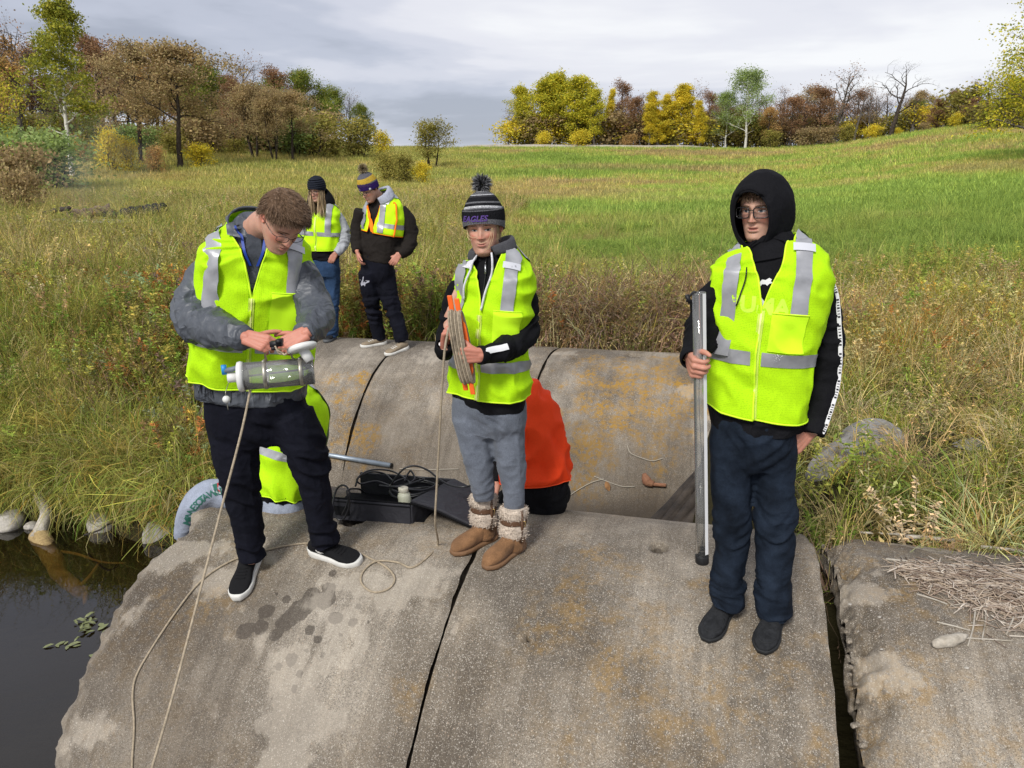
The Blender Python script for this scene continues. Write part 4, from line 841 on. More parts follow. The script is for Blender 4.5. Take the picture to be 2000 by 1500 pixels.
def remesh(parts, vox, sm=4, fac=.5):
    V, F = merge(parts); me = bpy.data.meshes.new('tmp'); me.from_pydata(V.tolist(), [], F); me.update()
    bm = bmesh.new(); bm.from_mesh(me); bmesh.ops.recalc_face_normals(bm, faces=bm.faces); bm.to_mesh(me); bm.free()
    o = bpy.data.objects.new('tmp', me); COL.objects.link(o); m = o.modifiers.new('r', 'REMESH'); m.mode = 'VOXEL'; m.voxel_size = vox
    if sm: s = o.modifiers.new('s', 'SMOOTH'); s.factor = fac; s.iterations = sm
    dg = bpy.context.evaluated_depsgraph_get(); ev = o.evaluated_get(dg); m2 = ev.to_mesh(); nv = len(m2.vertices); v = np.empty(nv * 3, np.float32); m2.vertices.foreach_get('co', v)
    nn = np.empty(nv * 3, np.float32); m2.vertices.foreach_get('normal', nn); nf = len(m2.polygons); nl = len(m2.loops); li = np.empty(nl, np.int32); m2.loops.foreach_get('vertex_index', li)
    ls = np.empty(nf, np.int32); m2.polygons.foreach_get('loop_start', ls); lt = np.empty(nf, np.int32); m2.polygons.foreach_get('loop_total', lt)
    ev.to_mesh_clear(); bpy.data.objects.remove(o); bpy.data.meshes.remove(me)
    q = lt == 4; F4 = li[ls[q][:, None] + np.arange(4)]
    return v.reshape(-1, 3).astype(float), nn.reshape(-1, 3).astype(float), F4
def wrinkle(V, Nn, base, joints, seed=0):
    """joints: (center, axis, amp, sigma)"""
    d = base * (fbm(V, 9, 3, seed) + .5 * fbm(V, 26, 2, seed + 3)) + base * .9 * (.35 - 2 * np.abs(vn(V * np.array([1, 1, .45]) + .04 * fbm(V, 5, 2, seed)[:, None], 15, seed + 5)))
    for c, ax, amp, sg in joints:
        c = np.asarray(c, float); ax = unit(ax); r = V - c; al = r @ ax; pr = r - al[:, None] * ax; w = np.exp(-(r ** 2).sum(1) / sg ** 2)
        q = pr * 7 + ax * (al * 26 + 1.6 * vn(V, 7, seed + 9))[:, None]; k = 1 - 2 * np.abs(vn(q + seed)) ; k = np.sign(k) * np.abs(k) ** .8; d = d + 1.75 * amp * w * (k - .3)
    return V + Nn * (d - .005)[:, None]
def cloth(name, parts, vox, mat, parent, base=.003, joints=(), sm=4, seed=0):
    V, Nn, F = remesh(parts, vox, sm); V = wrinkle(V, Nn, base, joints, seed)
    o = mesh_np(name, V, F, mat, parent); return o, BVHTree.FromPolygons(V.tolist(), F.tolist())
def drape(V, bvh, off):
    out = []
    for p in V:
        l, n, i, d = bvh.find_nearest(Vector(p)); out.append(l + n * off)
    return np.array(out, float)
def cast(V, bvh, dirn, off):
    """project points along dirn onto the surface"""
    dirn = Vector(dirn).normalized(); out = []
    for p in V:
        p = Vector(p); l, n, i, d = bvh.ray_cast(p - dirn * .6, dirn, 1.4)
        if l is None: l, n, i, d = bvh.find_nearest(p)
        out.append(l - dirn * off)
    return np.array(out, float)
def strip_on(name, path, width, bvh, mat, parent, off=.004, n=30, across=4, perp=None, dirn=None):
    """ribbon along a path of points laid on a surface"""
    P = catmull(path, n); C = []; Nr = []
    for p in P:
        l, nn, i, d = bvh.find_nearest(Vector(p)); C.append(l); Nr.append(nn)
    C = np.array(C, float); Nr = np.array(Nr, float); k = np.ones(5) / 5
    if perp is not None: Nr = Nr + 1.0 * unit(perp)
    for _ in range(2):
        Cp = np.vstack([C[:1]] * 2 + [C] + [C[-1:]] * 2); C = np.stack([np.convolve(Cp[:, j], k, 'valid') for j in range(3)], 1); Np = np.vstack([Nr[:1]] * 2 + [Nr] + [Nr[-1:]] * 2); Nr = np.stack([np.convolve(Np[:, j], k, 'valid') for j in range(3)], 1)
    Nr /= np.linalg.norm(Nr, axis=1)[:, None]; T = np.gradient(C, axis=0); T /= np.linalg.norm(T, axis=1)[:, None] + 1e-9; S = np.cross(T, Nr); S /= np.linalg.norm(S, axis=1)[:, None] + 1e-9; C = C + Nr * (off + .004); w = np.linspace(-.5, .5, across)
    V = C[:, None] + S[:, None] * w[None, :, None] * np.broadcast_to(np.asarray(width, float), (n,))[:, None, None] - Nr[:, None] * (.25 * np.asarray(width).mean() * (w * 2) ** 2)[None, :, None] * .3
    o = mesh_np(name, V.reshape(-1, 3), grid_faces(n, across), mat, parent); STRIP['C'], STRIP['S'], STRIP['T'], STRIP['N'] = C, S, T, Nr; return o
STRIP = {}
def cuff(parent, a, b, r, mat, name='cuff'):
    a, b = np.asarray(a, float), np.asarray(b, float); V, F = tube(catmull([a, (a + b) / 2, b], 8), np.array([.92, 1, 1.02, 1.03, 1.03, 1.02, 1, .9]) * r, 22, False); o = mesh_np(name, V, F, mat, parent); m = o.modifiers.new('t', 'SOLIDIFY'); m.thickness = .004; return o
def text_geo(txt, size, shear=0.0, offset=0.0, space=1.0, align='CENTER', bevel=0):
    c = bpy.data.curves.new('t', 'FONT'); c.body = txt; c.size = size; c.shear = shear; c.offset = offset; c.space_character = space; c.align_x = align; c.align_y = 'CENTER'; c.resolution_u = 3
    o = bpy.data.objects.new('t', c); COL.objects.link(o); dg = bpy.context.evaluated_depsgraph_get(); m = o.evaluated_get(dg).to_mesh()
    bm = bmesh.new(); bm.from_mesh(m); bmesh.ops.triangulate(bm, faces=bm.faces); bmesh.ops.subdivide_edges(bm, edges=[e for e in bm.edges if e.calc_length() > size * .3], cuts=1)
    V = np.array([v.co[:] for v in bm.verts]); bm.verts.index_update(); F = [tuple(v.index for v in f.verts) for f in bm.faces]; bm.free(); bpy.data.objects.remove(o); return V, F
def decal(name, VF, origin, right, up, bvh, mat, parent, off=.003, dirn=None):
    V, F = VF; right = unit(right); up = unit(up); n = np.cross(right, up)
    if isinstance(dirn, str): dirn = unit(np.asarray(origin, float) - np.array([0, 0, CAMH]))
    W = np.asarray(origin, float) + V[:, :1] * right + V[:, 1:2] * up
    W = cast(W, bvh, -n if dirn is None else dirn, off); return mesh_np(name, W, F, mat, parent, smooth_=False)
def poly_geo(pts, sub=0):
    V = np.array([(p[0], p[1], 0) for p in pts], float); return V, [tuple(range(len(V)))]
# ---------------- hands
def hand(wrist, dirn, palm, right, curl=(.5, .55, .6, .65), thumb=(.5, .3), s=1.0, spread=.06, vox=.0035, mid=1.0):
    y = unit(dirn); z = -unit(palm); z = unit(z - y * (z @ y)); x = np.cross(y, z); sx = -1 if right else 1
    M = lambda p: np.asarray(wrist, float) + s * (x * p[0] * sx + y * p[1] + z * p[2])
    parts = []
    def chain(P, R, k=12):
        W = np.array([M(p) for p in P]); W = catmull(W, 4 * len(P)); r = np.interp(np.linspace(0, 1, len(W)), np.linspace(0, 1, len(R)), R) * s
        V, F = tube(W, r, k); parts.append((V, F)); parts.append(ball(W[-1], r[-1], 7, 10))
    # palm: five rays merged
    for i, fx in enumerate((.032, .011, -.011, -.031)):
        chain([(fx * .6, -.022, 0), (fx * .75, .02, .001), (fx, .088 - .006 * abs(i - 1), 0)], [.0185, .0165, .0125])
    chain([(.012, 0, -.004), (.030, .03, -.010), (.026, .062, -.010)], [.017, .017, .011])
    chain([(0, -.038, 0), (0, -.015, 0)], [.025, .024])
    for i, (fx, Ln) in enumerate(((.033, .074), (.011, .083), (-.011, .077), (-.031, .060))):
        c = curl[i]; p = np.array([fx, .085 - .006 * abs(i - 1), 0.]); a = c * .9; P = [p - np.array([0, .012, 0]), p]; sp = fx * spread / .03
        for L_, da in ((.46, 0), (.30, c * 1.25 * mid), (.24, c * .8 * mid)):
            a += da; p = p + Ln * 1.05 * L_ * np.array([sp * math.cos(a), math.cos(a), -math.sin(a)]); P.append(p)
        chain(P, [.0105, .0103, .0092, .0082, .0070], 10)
    a, b = thumb; p = np.array([.030, .028, -.008]); d = np.array([math.cos(a) * .75, .72, -math.sin(a) * .9]); d /= np.linalg.norm(d); P = [p - d * .015, p]
    for L_, k in ((.040, 0), (.032, b), (.025, b)):
        d = d + np.array([-.75 * k, .25 * k, -.35 * k]); d /= np.linalg.norm(d); p = p + d * L_; P.append(p)
    chain(P, [.0150, .0140, .0115, .0105, .0085], 10)
    V, Nn, F = remesh(parts, vox * s, 3); return V, F
# ---------------- heads
HT = np.array([  # z, half width, front y, back y
 [-.128, .020, .045, .010], [-.118, .034, .074, -.004], [-.104, .043, .0855, -.018], [-.088, .050, .0865, -.038], [-.068, .0575, .0860, -.060], [-.046, .0635, .0870, -.078], [-.022, .0680, .0865, -.090], [.004, .0710, .0840, -.098],
 [.026, .0735, .0900, -.101], [.050, .0745, .0890, -.101], [.074, .0715, .0790, -.094], [.094, .0605, .0600, -.078], [.108, .0430, .0370, -.054], [.117, .0200, .010, -.028], [.1185, .004, -.006, -.012]])
class Head:
    def __init__(s, c, yaw, pitch, roll=0, sc=1.0, wide=1.0):
        y = R_(yaw); p = R_(pitch); f = np.array([math.sin(y) * math.cos(p), -math.cos(y) * math.cos(p), -math.sin(p)]); l = unit(np.cross([0, 0, 1], f)); l = l * math.cos(R_(roll)) + np.cross(f, l) * math.sin(R_(roll)); u = np.cross(f, l)
        s.c = np.asarray(c, float); s.x = l; s.y = f; s.z = u; s.sc = sc; s.wide = wide
    def W(s, V): V = np.asarray(V, float); return s.c + s.sc * (V[..., 0:1] * s.x * s.wide + V[..., 1:2] * s.y + V[..., 2:3] * s.z)
    def local(s, z, th, off=0):
        """x = +l side; th=0 front"""
        u = np.interp(z, HT[:, 0], np.arange(len(HT))); d = cat1(HT[:, 1:], u); hw, fr, bk = d[..., 0] + off, d[..., 1] + off, d[..., 2] - off
        cy = (fr + bk) / 2 + .0; cy = cy * 0 + np.clip(cy + .004, -.02, .05); sn, cs = np.sin(th), np.cos(th)
        X = hw * spw(sn, .92); Yv = cy + np.where(cs > 0, (fr - cy), (cy - bk)) * spw(cs, .86)
        return np.stack([X, Yv, np.broadcast_to(z, X.shape)], -1)
    def mesh(s, nu=110, nv=96, smile=0.0, open_=0.0, cheek=1.0):
        z = -.128 + (.1185 + .128) * (1 - np.cos(np.linspace(0, np.pi, nu))) / 2; z = .5 * z + .5 * np.linspace(-.128, .1185, nu)
        a = np.linspace(-np.pi, np.pi, nv, endpoint=False); th = a - .55 * np.sin(a)   # denser at the face
        Z, T = np.meshgrid(z, th, indexing='ij'); V = s.local(Z, T); X, Yv, Zv = V[..., 0], V[..., 1], V[..., 2]; fr = np.clip(np.cos(T) * 3, 0, 1)
        G = lambda x0, z0, sx, sz: np.exp(-((X - x0) / sx) ** 2 - ((Zv - z0) / sz) ** 2)
        G2 = lambda x0, z0, sx, sz: G(x0, z0, sx, sz) + G(-x0, z0, sx, sz)
        d = .0065 * np.exp(-(X / .0095) ** 2) * smooth(.034, .012, Zv) * smooth(-.042, -.034, Zv) + .019 * np.exp(-(X / .0118) ** 2) * np.clip((.022 - Zv) / .052, 0, 1) ** 1.15 * smooth(-.0415, -.034, Zv)
        d += .0085 * G2(.0125, -.0335, .0065, .007) - .013 * G2(.030, .003, .0165, .0115) + .0035 * G2(.028, .0225, .018, .006) + .004 * cheek * G2(.036, -.024, .018, .015)
        d += .0075 * np.exp(-(X / .024) ** 2) * np.exp(-((Zv + .062) / .014) ** 2) - .002 * G(0, -.048, .004, .006)
        lz = -.0615 - smile * .004 * (1 - (X / .022) ** 2) + smile * .003
        lw = np.exp(-(X / .0185) ** 6); d += lw * (.0042 * np.exp(-((Zv - lz - .0052) / .0036) ** 2) * (1 - (X / .03) ** 2) + .0055 * np.exp(-((Zv - lz + .0068 + open_ * .006) / .0045) ** 2) - (.0065 + .01 * open_) * np.exp(-((Zv - lz + open_ * .003) / (.0014 + open_ * .003)) ** 2))
        d -= .003 * np.exp(-(X / .017) ** 2) * np.exp(-((Zv + .079) / .004) ** 2); d += .0055 * G(0, -.098, .018, .012) - .0016 * G2(.026, -.043, .006, .012)
        d += .0042 * G2(.030, .003, .0125, .0078)   # closed in eye balls
        V = V.copy(); V[..., 1] += d * fr
        lip = lw * fr * np.clip(np.exp(-((Zv - lz + .001) / .0085) ** 4), 0, 1); blush = fr * (G2(.042, -.028, .02, .018) + .8 * G(0, -.03, .012, .012))
        shadow = fr * 0
        me = s.W(V).reshape(-1, 3); nvv = nv; F = [(i * nv + j, i * nv + (j + 1) % nv, (i + 1) * nv + (j + 1) % nv, (i + 1) * nv + j) for i in range(nu - 1) for j in range(nv)] + [tuple(range(nv))[::-1], tuple((nu - 1) * nv + j for j in range(nv))]
        parts = [(me, F)]; lipa = [lip.ravel()]; bl = [blush.ravel()]
        for sg in (-1, 1):   # ears
            E = []; nr, nc = 9, 20
            for i in range(nr):
                f = i / (nr - 1)
                for j in range(nc):
                    t = 2 * np.pi * j / nc; rr = .030 * (1 - f) + .001; ex = math.cos(t) * rr * .58; ez = math.sin(t) * rr * (1 if math.sin(t) > 0 else .85)
                    lift = .012 * (1 - (1 - f) ** 6) if f < .16 else .013 - .010 * np.sin(min(1, (f - .16) / .35) * np.pi / 2) + .004 * (f > .7)
                    E.append([sg * (.0675 + lift + .010 * (ex < 0) * (-ex) / .017 * (1 - f)), -.012 + ex, .002 + ez])
            E = s.W(np.array(E)); Fe = [(i * nc + j, i * nc + (j + 1) % nc, (i + 1) * nc + (j + 1) % nc, (i + 1) * nc + j) for i in range(nr - 1) for j in range(nc)]; Fe += [tuple((nr - 1) * nc + j for j in range(nc))]
            if sg < 0: Fe = [f[::-1] for f in Fe]
            parts.append((E, Fe)); lipa.append(np.zeros(len(E))); bl.append(np.full(len(E), .8))
        s.hv = me; s.bvh = BVHTree.FromPolygons(me.tolist(), F)
        return parts, np.concatenate(lipa), np.concatenate(bl)
    def eye(s, parent, iris=(.07, .09, .10), look=(0, 0), open_=1.0, squint=0.0):
        for sg in (-1, 1):
            def patch_(fn, nm, mat, off, par, n=13, m=7):
                V = []
                for i in range(n):
                    a = -1 + 2 * i / (n - 1)
                    for j in range(m):
                        b = -1 + 2 * j / (m - 1); V.append(fn(a, b))
                V = s.W(np.array(V)); V = cast(V, s.bvh, -s.y, off); return mesh_np(nm, V, grid_faces(n, m), mat, par)
            w, h = .0138, .0052 * open_
            e = patch_(lambda a, b: [sg * .0305 + a * w, .12, .0025 + b * h * (1 - a * a) ** .6 + .001 * sg * a], 'eye', M_EYEW, .0012, parent)
            ix, iz = look; mi = simple_iris(iris)
            V = [[sg * .0305 + ix * .006, .12, .0025 + iz * .002]]; k = 14
            for r_ in (.5, 1.0):
                for j in range(k): V.append([sg * .0305 + ix * .006 + .0058 * r_ * math.cos(j * 2 * np.pi / k), .12, .0025 + iz * .002 + float(np.clip(.0058 * r_ * math.sin(j * 2 * np.pi / k), -h * .98 - iz * .002, h * .9 - iz * .002))])
            F = [(0, 1 + j, 1 + (j + 1) % k) for j in range(k)] + [(1 + j, 1 + k + j, 1 + k + (j + 1) % k, 1 + (j + 1) % k) for j in range(k)]
            mesh_np('iris', cast(s.W(np.array(V)), s.bvh, -s.y, .0020), F, mi, e)
            patch_(lambda a, b: [sg * .0305 + a * w * 1.08, .12, .0025 + h * (1 - a * a) ** .6 + .0006 + b * .0009], 'upper_eyelash', M_LASH, .0026, parent, 13, 3)
    def brow(s, parent, mat, z=.0215, tilt=.0015, w=.0185, th=.0030):
        for sg in (-1, 1):
            V = []
            for i in range(12):
                a = -1 + 2 * i / 11
                for b in (-1, 0, 1): V.append([sg * (.0300 + a * w), .13, z + .0035 * (1 - a * a) - tilt * a + b * th * (1 - .6 * abs(a)) * (1 if a < 0 else .8)])
            mesh_np('eyebrow', cast(s.W(np.array(V)), s.bvh, -s.y, .0016), grid_faces(12, 3), mat, parent)
def simple_iris(c):
    k = 'iris_%.2f' % c[0]
    return bpy.data.materials.get(k) or simple_mat(k, tuple(x * .35 for x in c), .15, .5)
M_EYEW = simple_mat('eye_white', (.50, .46, .43), .25, .5); M_LASH = simple_mat('eyelash', (.035, .022, .016), .8)
def skin_mat(name, col, red=.5):
    m, n, p = new_mat(name); t = N(n, 'ShaderNodeTexCoord'); no = N(n, 'ShaderNodeTexNoise', i_Scale=28.0, i_Detail=5.0); L(n, t.outputs['Object'], no.inputs['Vector'])
    c = ramp(n, no.outputs[0], [(.3, (col[0] * .88, col[1] * .82, col[2] * .8)), (.7, (col[0] * 1.08, col[1] * 1.08, col[2] * 1.08))]).outputs[0]
    b = N(n, 'ShaderNodeAttribute', attribute_name='blush'); c = mixc(n, math_(n, 'MULTIPLY', b.outputs['Fac'], red), c, (col[0] * .98, col[1] * .50, col[2] * .46))
    l = N(n, 'ShaderNodeAttribute', attribute_name='lip'); c = mixc(n, math_(n, 'MULTIPLY', l.outputs['Fac'], .75), c, (.36, .11, .09))
    L(n, c, p.inputs['Base Color']); p.inputs['Roughness'].default_value = .52; p.inputs['Specular IOR Level'].default_value = .35
    p.inputs['Subsurface Weight'].default_value = .12; p.inputs['Subsurface Radius'].default_value = (.012, .004, .002)
    bp = N(n, 'ShaderNodeBump', i_Strength=.15, i_Distance=.002); L(n, no.outputs[0], bp.inputs['Height']); L(n, bp.outputs[0], p.inputs['Normal']); return m
def body(parent, head, hmesh, hands_, inner, mat, vox=.014):
    """one mesh: head, neck and trunk, hands"""
    parts, lip, bl = hmesh; allp = list(parts); nh = len(lip)
    if inner:
        V, Nn, F = remesh(inner, vox, 3); allp.append((V, F.tolist()))
    n1 = sum(len(p[0]) for p in allp)
    for h in hands_: allp.append((h[0], h[1].tolist()))
    V, F = merge(allp); me = bpy.data.meshes.new('body'); me.from_pydata(V.tolist(), [], F); me.materials.append(mat); me.polygons.foreach_set('use_smooth', np.ones(len(me.polygons), bool))
    la = np.zeros(len(V), np.float32); la[:nh] = lip; ba = np.zeros(len(V), np.float32); ba[:nh] = bl; ba[n1:] = .75
    me.attributes.new('lip', 'FLOAT', 'POINT').data.foreach_set('value', la); me.attributes.new('blush', 'FLOAT', 'POINT').data.foreach_set('value', ba)
    return obj('body', me, parent)
def strands(name, roots, dirs, ln, w, mat, parent, bend=None, seg=4, jit=.25, seed=0, grav=0.0, bvh=None, bo=.003):
    r = np.random.default_rng(seed); n = len(roots); P = np.array(roots, float); D = np.array(dirs, float); D += r.normal(0, jit, D.shape); D /= np.linalg.norm(D, axis=1)[:, None]
    ln = np.broadcast_to(ln, (n,)) * r.uniform(.7, 1.2, n); S = np.cross(D, r.normal(0, 1, (n, 3))); S /= np.linalg.norm(S, axis=1)[:, None] + 1e-9; rows = []
    for i in range(seg + 1):
        ww = w * (1 - (i / seg) ** 2 * .85) / 2; rows.append(np.stack([P - S * ww, P + S * ww], 1))
        P = P + D * (ln / seg)[:, None]
        if bvh is not None and i >= 0:
            for q in range(n):
                l, nn, idx, dd = bvh.find_nearest(Vector(P[q]))
                if (Vector(P[q]) - l).dot(nn) < bo: P[q] = l + nn * bo
        if bend is not None: D = D + bend * (1.0 / seg)
        D = D + np.array([0, 0, -grav / seg]); D /= np.linalg.norm(D, axis=1)[:, None]
    V = np.stack(rows, 1).reshape(-1, 3); base = np.arange(n)[:, None] * (seg + 1) * 2; s = np.arange(seg)[None] * 2
    F = np.stack([base + s, base + s + 1, base + s + 3, base + s + 2], -1).reshape(-1, 4); return mesh_np(name, V, F, mat, parent)
def hair_mat(name, cols):
    m, n, p = new_mat(name); g = N(n, 'ShaderNodeNewGeometry'); k = len(cols); r = ramp(n, g.outputs['Random Per Island'], [((i + .5) / k, c) for i, c in enumerate(cols)]); L(n, r.outputs[0], p.inputs['Base Color']); p.inputs['Roughness'].default_value = .5; p.inputs['Specular IOR Level'].default_value = .35; return m
def shell(name, head, z0f, zs, off, mat, parent, nu=40, nv=64, lump=0, seed=0, thick=0, th0=-np.pi, th1=np.pi, close=True, taper=None, rib=0, nrib=40):
    """cap around a head: z from z0f(theta) to the crown (zs = top z)"""
    th = np.linspace(th0, th1, nv, endpoint=not close); V = []
    uu = np.linspace(0, 1, nu)
    for u in uu:
        z = np.array([z0f(t) for t in th]); Z = z + (zs - z) * (1 - (1 - u) ** 1.25); Zc = np.minimum(Z, .1175 - 1e-4)
        o = off * (1 - .0 * u) + lump * fbm(np.stack([np.cos(th) * 2, np.sin(th) * 2, np.full(nv, u * 3)], -1), 1.5, 2, seed) + rib * np.abs(np.sin(th * nrib / 2))
        p = head.local(Zc, th, o); 
        if zs > .1175:
            k = np.clip((Z - .05) / (zs - .05), 0, 1); base = head.local(np.full(nv, .05), th, o); sh = np.sqrt(np.clip(1 - k ** 2.2, 0, 1)) if taper is None else taper(k)
            ctr = np.array([0, -.008, 0]); pb = ctr + (base - ctr) * sh[:, None]; pb[:, 2] = Z; p = np.where((Z > .05)[:, None], pb, p)
        else: p[:, 2] = Z + off * u
        V.append(p)
    V = head.W(np.array(V)).reshape(-1, 3)
    uvs = np.stack([np.tile(np.linspace(0, 1, nv), nu), np.repeat(uu, nv)], -1)
    F = [(i * nv + j, i * nv + (j + 1) % nv, (i + 1) * nv + (j + 1) % nv, (i + 1) * nv + j) for i in range(nu - 1) for j in range(nv if close else nv - 1)]
    if close: F.append(tuple((nu - 1) * nv + j for j in range(nv)))
    o = mesh_np(name, V, F, mat, parent, uv=uvs); return o, BVHTree.FromPolygons(V.tolist(), F)
def pom(name, c, r, mat, parent, n=1500, w=.004, seed=0):
    g = np.random.default_rng(seed); d = g.normal(0, 1, (n, 3)); d /= np.linalg.norm(d, axis=1)[:, None]
    return strands(name, np.asarray(c) + d * r * .15, d, r * .9, w, mat, parent, seg=2, jit=.12, seed=seed)
# ---------------- glasses
def glasses(parent, head, w=.052, h=.036, y=.103, z=.000, r=.0017, mat=None, lens=None, sq=.45, gap=.017):
    g = []; lensV = []
    for sg in (-1, 1):
        cx = sg * (gap / 2 + w / 2); t = np.linspace(0, 2 * np.pi, 33); x = cx + w / 2 * spw(np.cos(t), sq); zz_ = z + h / 2 * spw(np.sin(t), sq) ; yy = y - .9 * (x ** 2) * 3.2
        P = np.stack([x, yy, zz_], -1); P[:, 2] -= .0 ; g.append(tube(head.W(P), r, 6, False)); lensV.append(P[:-1])
        P2 = np.array([[sg * (gap / 2 + w), y - .9 * (gap / 2 + w) ** 2 * 3.2, z + h * .28], [sg * .0735, .070, z + h * .25], [sg * .0785, .02, z + .008], [sg * .0785, -.012, z + .004]]); g.append(tube(head.W(catmull(P2, 12)), r * .9, 6))
    B = np.array([[-gap / 2 - .001, y - .0005, z + h * .2], [0, y + .003, z + h * .27], [gap / 2 + .001, y - .0005, z + h * .2]]); g.append(tube(head.W(catmull(B, 7)), r * .9, 6))
    V, F = merge(g); o = mesh_np('glasses', V, F, mat, parent)
    for P in lensV:
        c = P.mean(0); mesh_np('lens', head.W(np.vstack([P, c])), [(i, (i + 1) % 32, 32) for i in range(32)], lens, o, smooth_=True)
    return o
def glass_mat(name, tint=(.92, .94, .95), rough=.02, fac=1.0, add=.03, sky_haze=0):
    m, n, p = new_mat(name); n.nodes.remove(p); out = n.nodes['Material Output']; t = N(n, 'ShaderNodeBsdfTransparent'); t.inputs[0].default_value = (*tint, 1); g = N(n, 'ShaderNodeBsdfGlossy'); g.inputs['Roughness'].default_value = rough
    f = N(n, 'ShaderNodeFresnel', i_IOR=1.45); k = math_(n, 'ADD', math_(n, 'MULTIPLY', f.outputs[0], fac), add, True); mx = N(n, 'ShaderNodeMixShader'); L(n, k, mx.inputs[0]); L(n, t.outputs[0], mx.inputs[1]); L(n, g.outputs[0], mx.inputs[2]); L(n, mx.outputs[0], out.inputs[0])
    if sky_haze:
        d = N(n, 'ShaderNodeBsdfDiffuse'); d.inputs[0].default_value = (.8, .8, .78, 1); m2 = N(n, 'ShaderNodeMixShader'); m2.inputs[0].default_value = sky_haze; L(n, mx.outputs[0], m2.inputs[1]); L(n, d.outputs[0], m2.inputs[2]); L(n, m2.outputs[0], out.inputs[0])  # white diffuse mixed in, standing in for sky reflected by the clear wall
    return m
# ---------------- vest
def vest_mat(name, col, dot=1.0):
    m, n, p = new_mat(name); u = N(n, 'ShaderNodeUVMap'); mp = N(n, 'ShaderNodeMapping'); mp.inputs['Scale'].default_value = (1, 1, 1); L(n, u.outputs[0], mp.inputs[0])
    v = N(n, 'ShaderNodeTexVoronoi', i_Scale=230.0, i_Randomness=.35); L(n, mp.outputs[0], v.inputs['Vector'])
    k = ramp(n, v.outputs['Distance'], [(.22, (1, 1, 1)), (.38, (0, 0, 0))]); c = mixc(n, math_(n, 'MULTIPLY', k.outputs[0], .34 * dot), col, (col[0] * .28, col[1] * .42, col[2] * .6))
    L(n, c, p.inputs['Base Color']); p.inputs['Roughness'].default_value = .75; p.inputs['Specular IOR Level'].default_value = .15
    b = N(n, 'ShaderNodeBump', i_Strength=.35, i_Distance=.002); b.invert = True; L(n, k.outputs[0], b.inputs['Height']); tcv = N(n, 'ShaderNodeTexCoord'); L(n, wrinkle_bump(n, tcv.outputs['Object'], .8, (1, 1, .55)), b.inputs['Normal']); L(n, b.outputs[0], p.inputs['Normal'])
    out = n.nodes['Material Output']; t = N(n, 'ShaderNodeBsdfTranslucent'); L(n, c, t.inputs[0]); mx = N(n, 'ShaderNodeMixShader'); mx.inputs[0].default_value = .18; L(n, p.outputs[0], mx.inputs[1]); L(n, t.outputs[0], mx.inputs[2]); L(n, mx.outputs[0], out.inputs[0])
    return m
LIME = (.55, .93, .010)
M_VEST = vest_mat('lime_mesh_fabric', LIME); M_VESTS = simple_mat('lime_solid_fabric', (.60, 1.0, .02), .7, .15, bump=.2, bscale=300); M_TRIM = simple_mat('lime_trim', (.66, 1.0, .03), .6, .2)
M_ZIP = simple_mat('pale_zip', (.62, .82, .10), .45, .4, bump=.5, bscale=400); M_OTRIM = simple_mat('orange_trim', (.95, .22, .01), .6, .2); M_ORANGE = vest_mat('orange_mesh_fabric', (1.0, .075, .015), .5)
def refl_mat():
    m, n, p = new_mat('reflective_tape'); t = N(n, 'ShaderNodeTexCoord'); no = N(n, 'ShaderNodeTexNoise', i_Scale=14.0, i_Detail=5.0); L(n, t.outputs['Object'], no.inputs['Vector'])
    L(n, ramp(n, no.outputs[0], [(.3, (.27, .275, .29)), (.7, (.40, .405, .42))]).outputs[0], p.inputs['Base Color']); p.inputs['Roughness'].default_value = .38; p.inputs['Metallic'].default_value = .25
    b = N(n, 'ShaderNodeBump', i_Strength=.5, i_Distance=.004); L(n, no.outputs[0], b.inputs['Height']); L(n, b.outputs[0], p.inputs['Normal']); return m
M_REFL = refl_mat(); M_REFL2 = simple_mat('pale_reflective_loop', (.55, .56, .60), .4, .4)
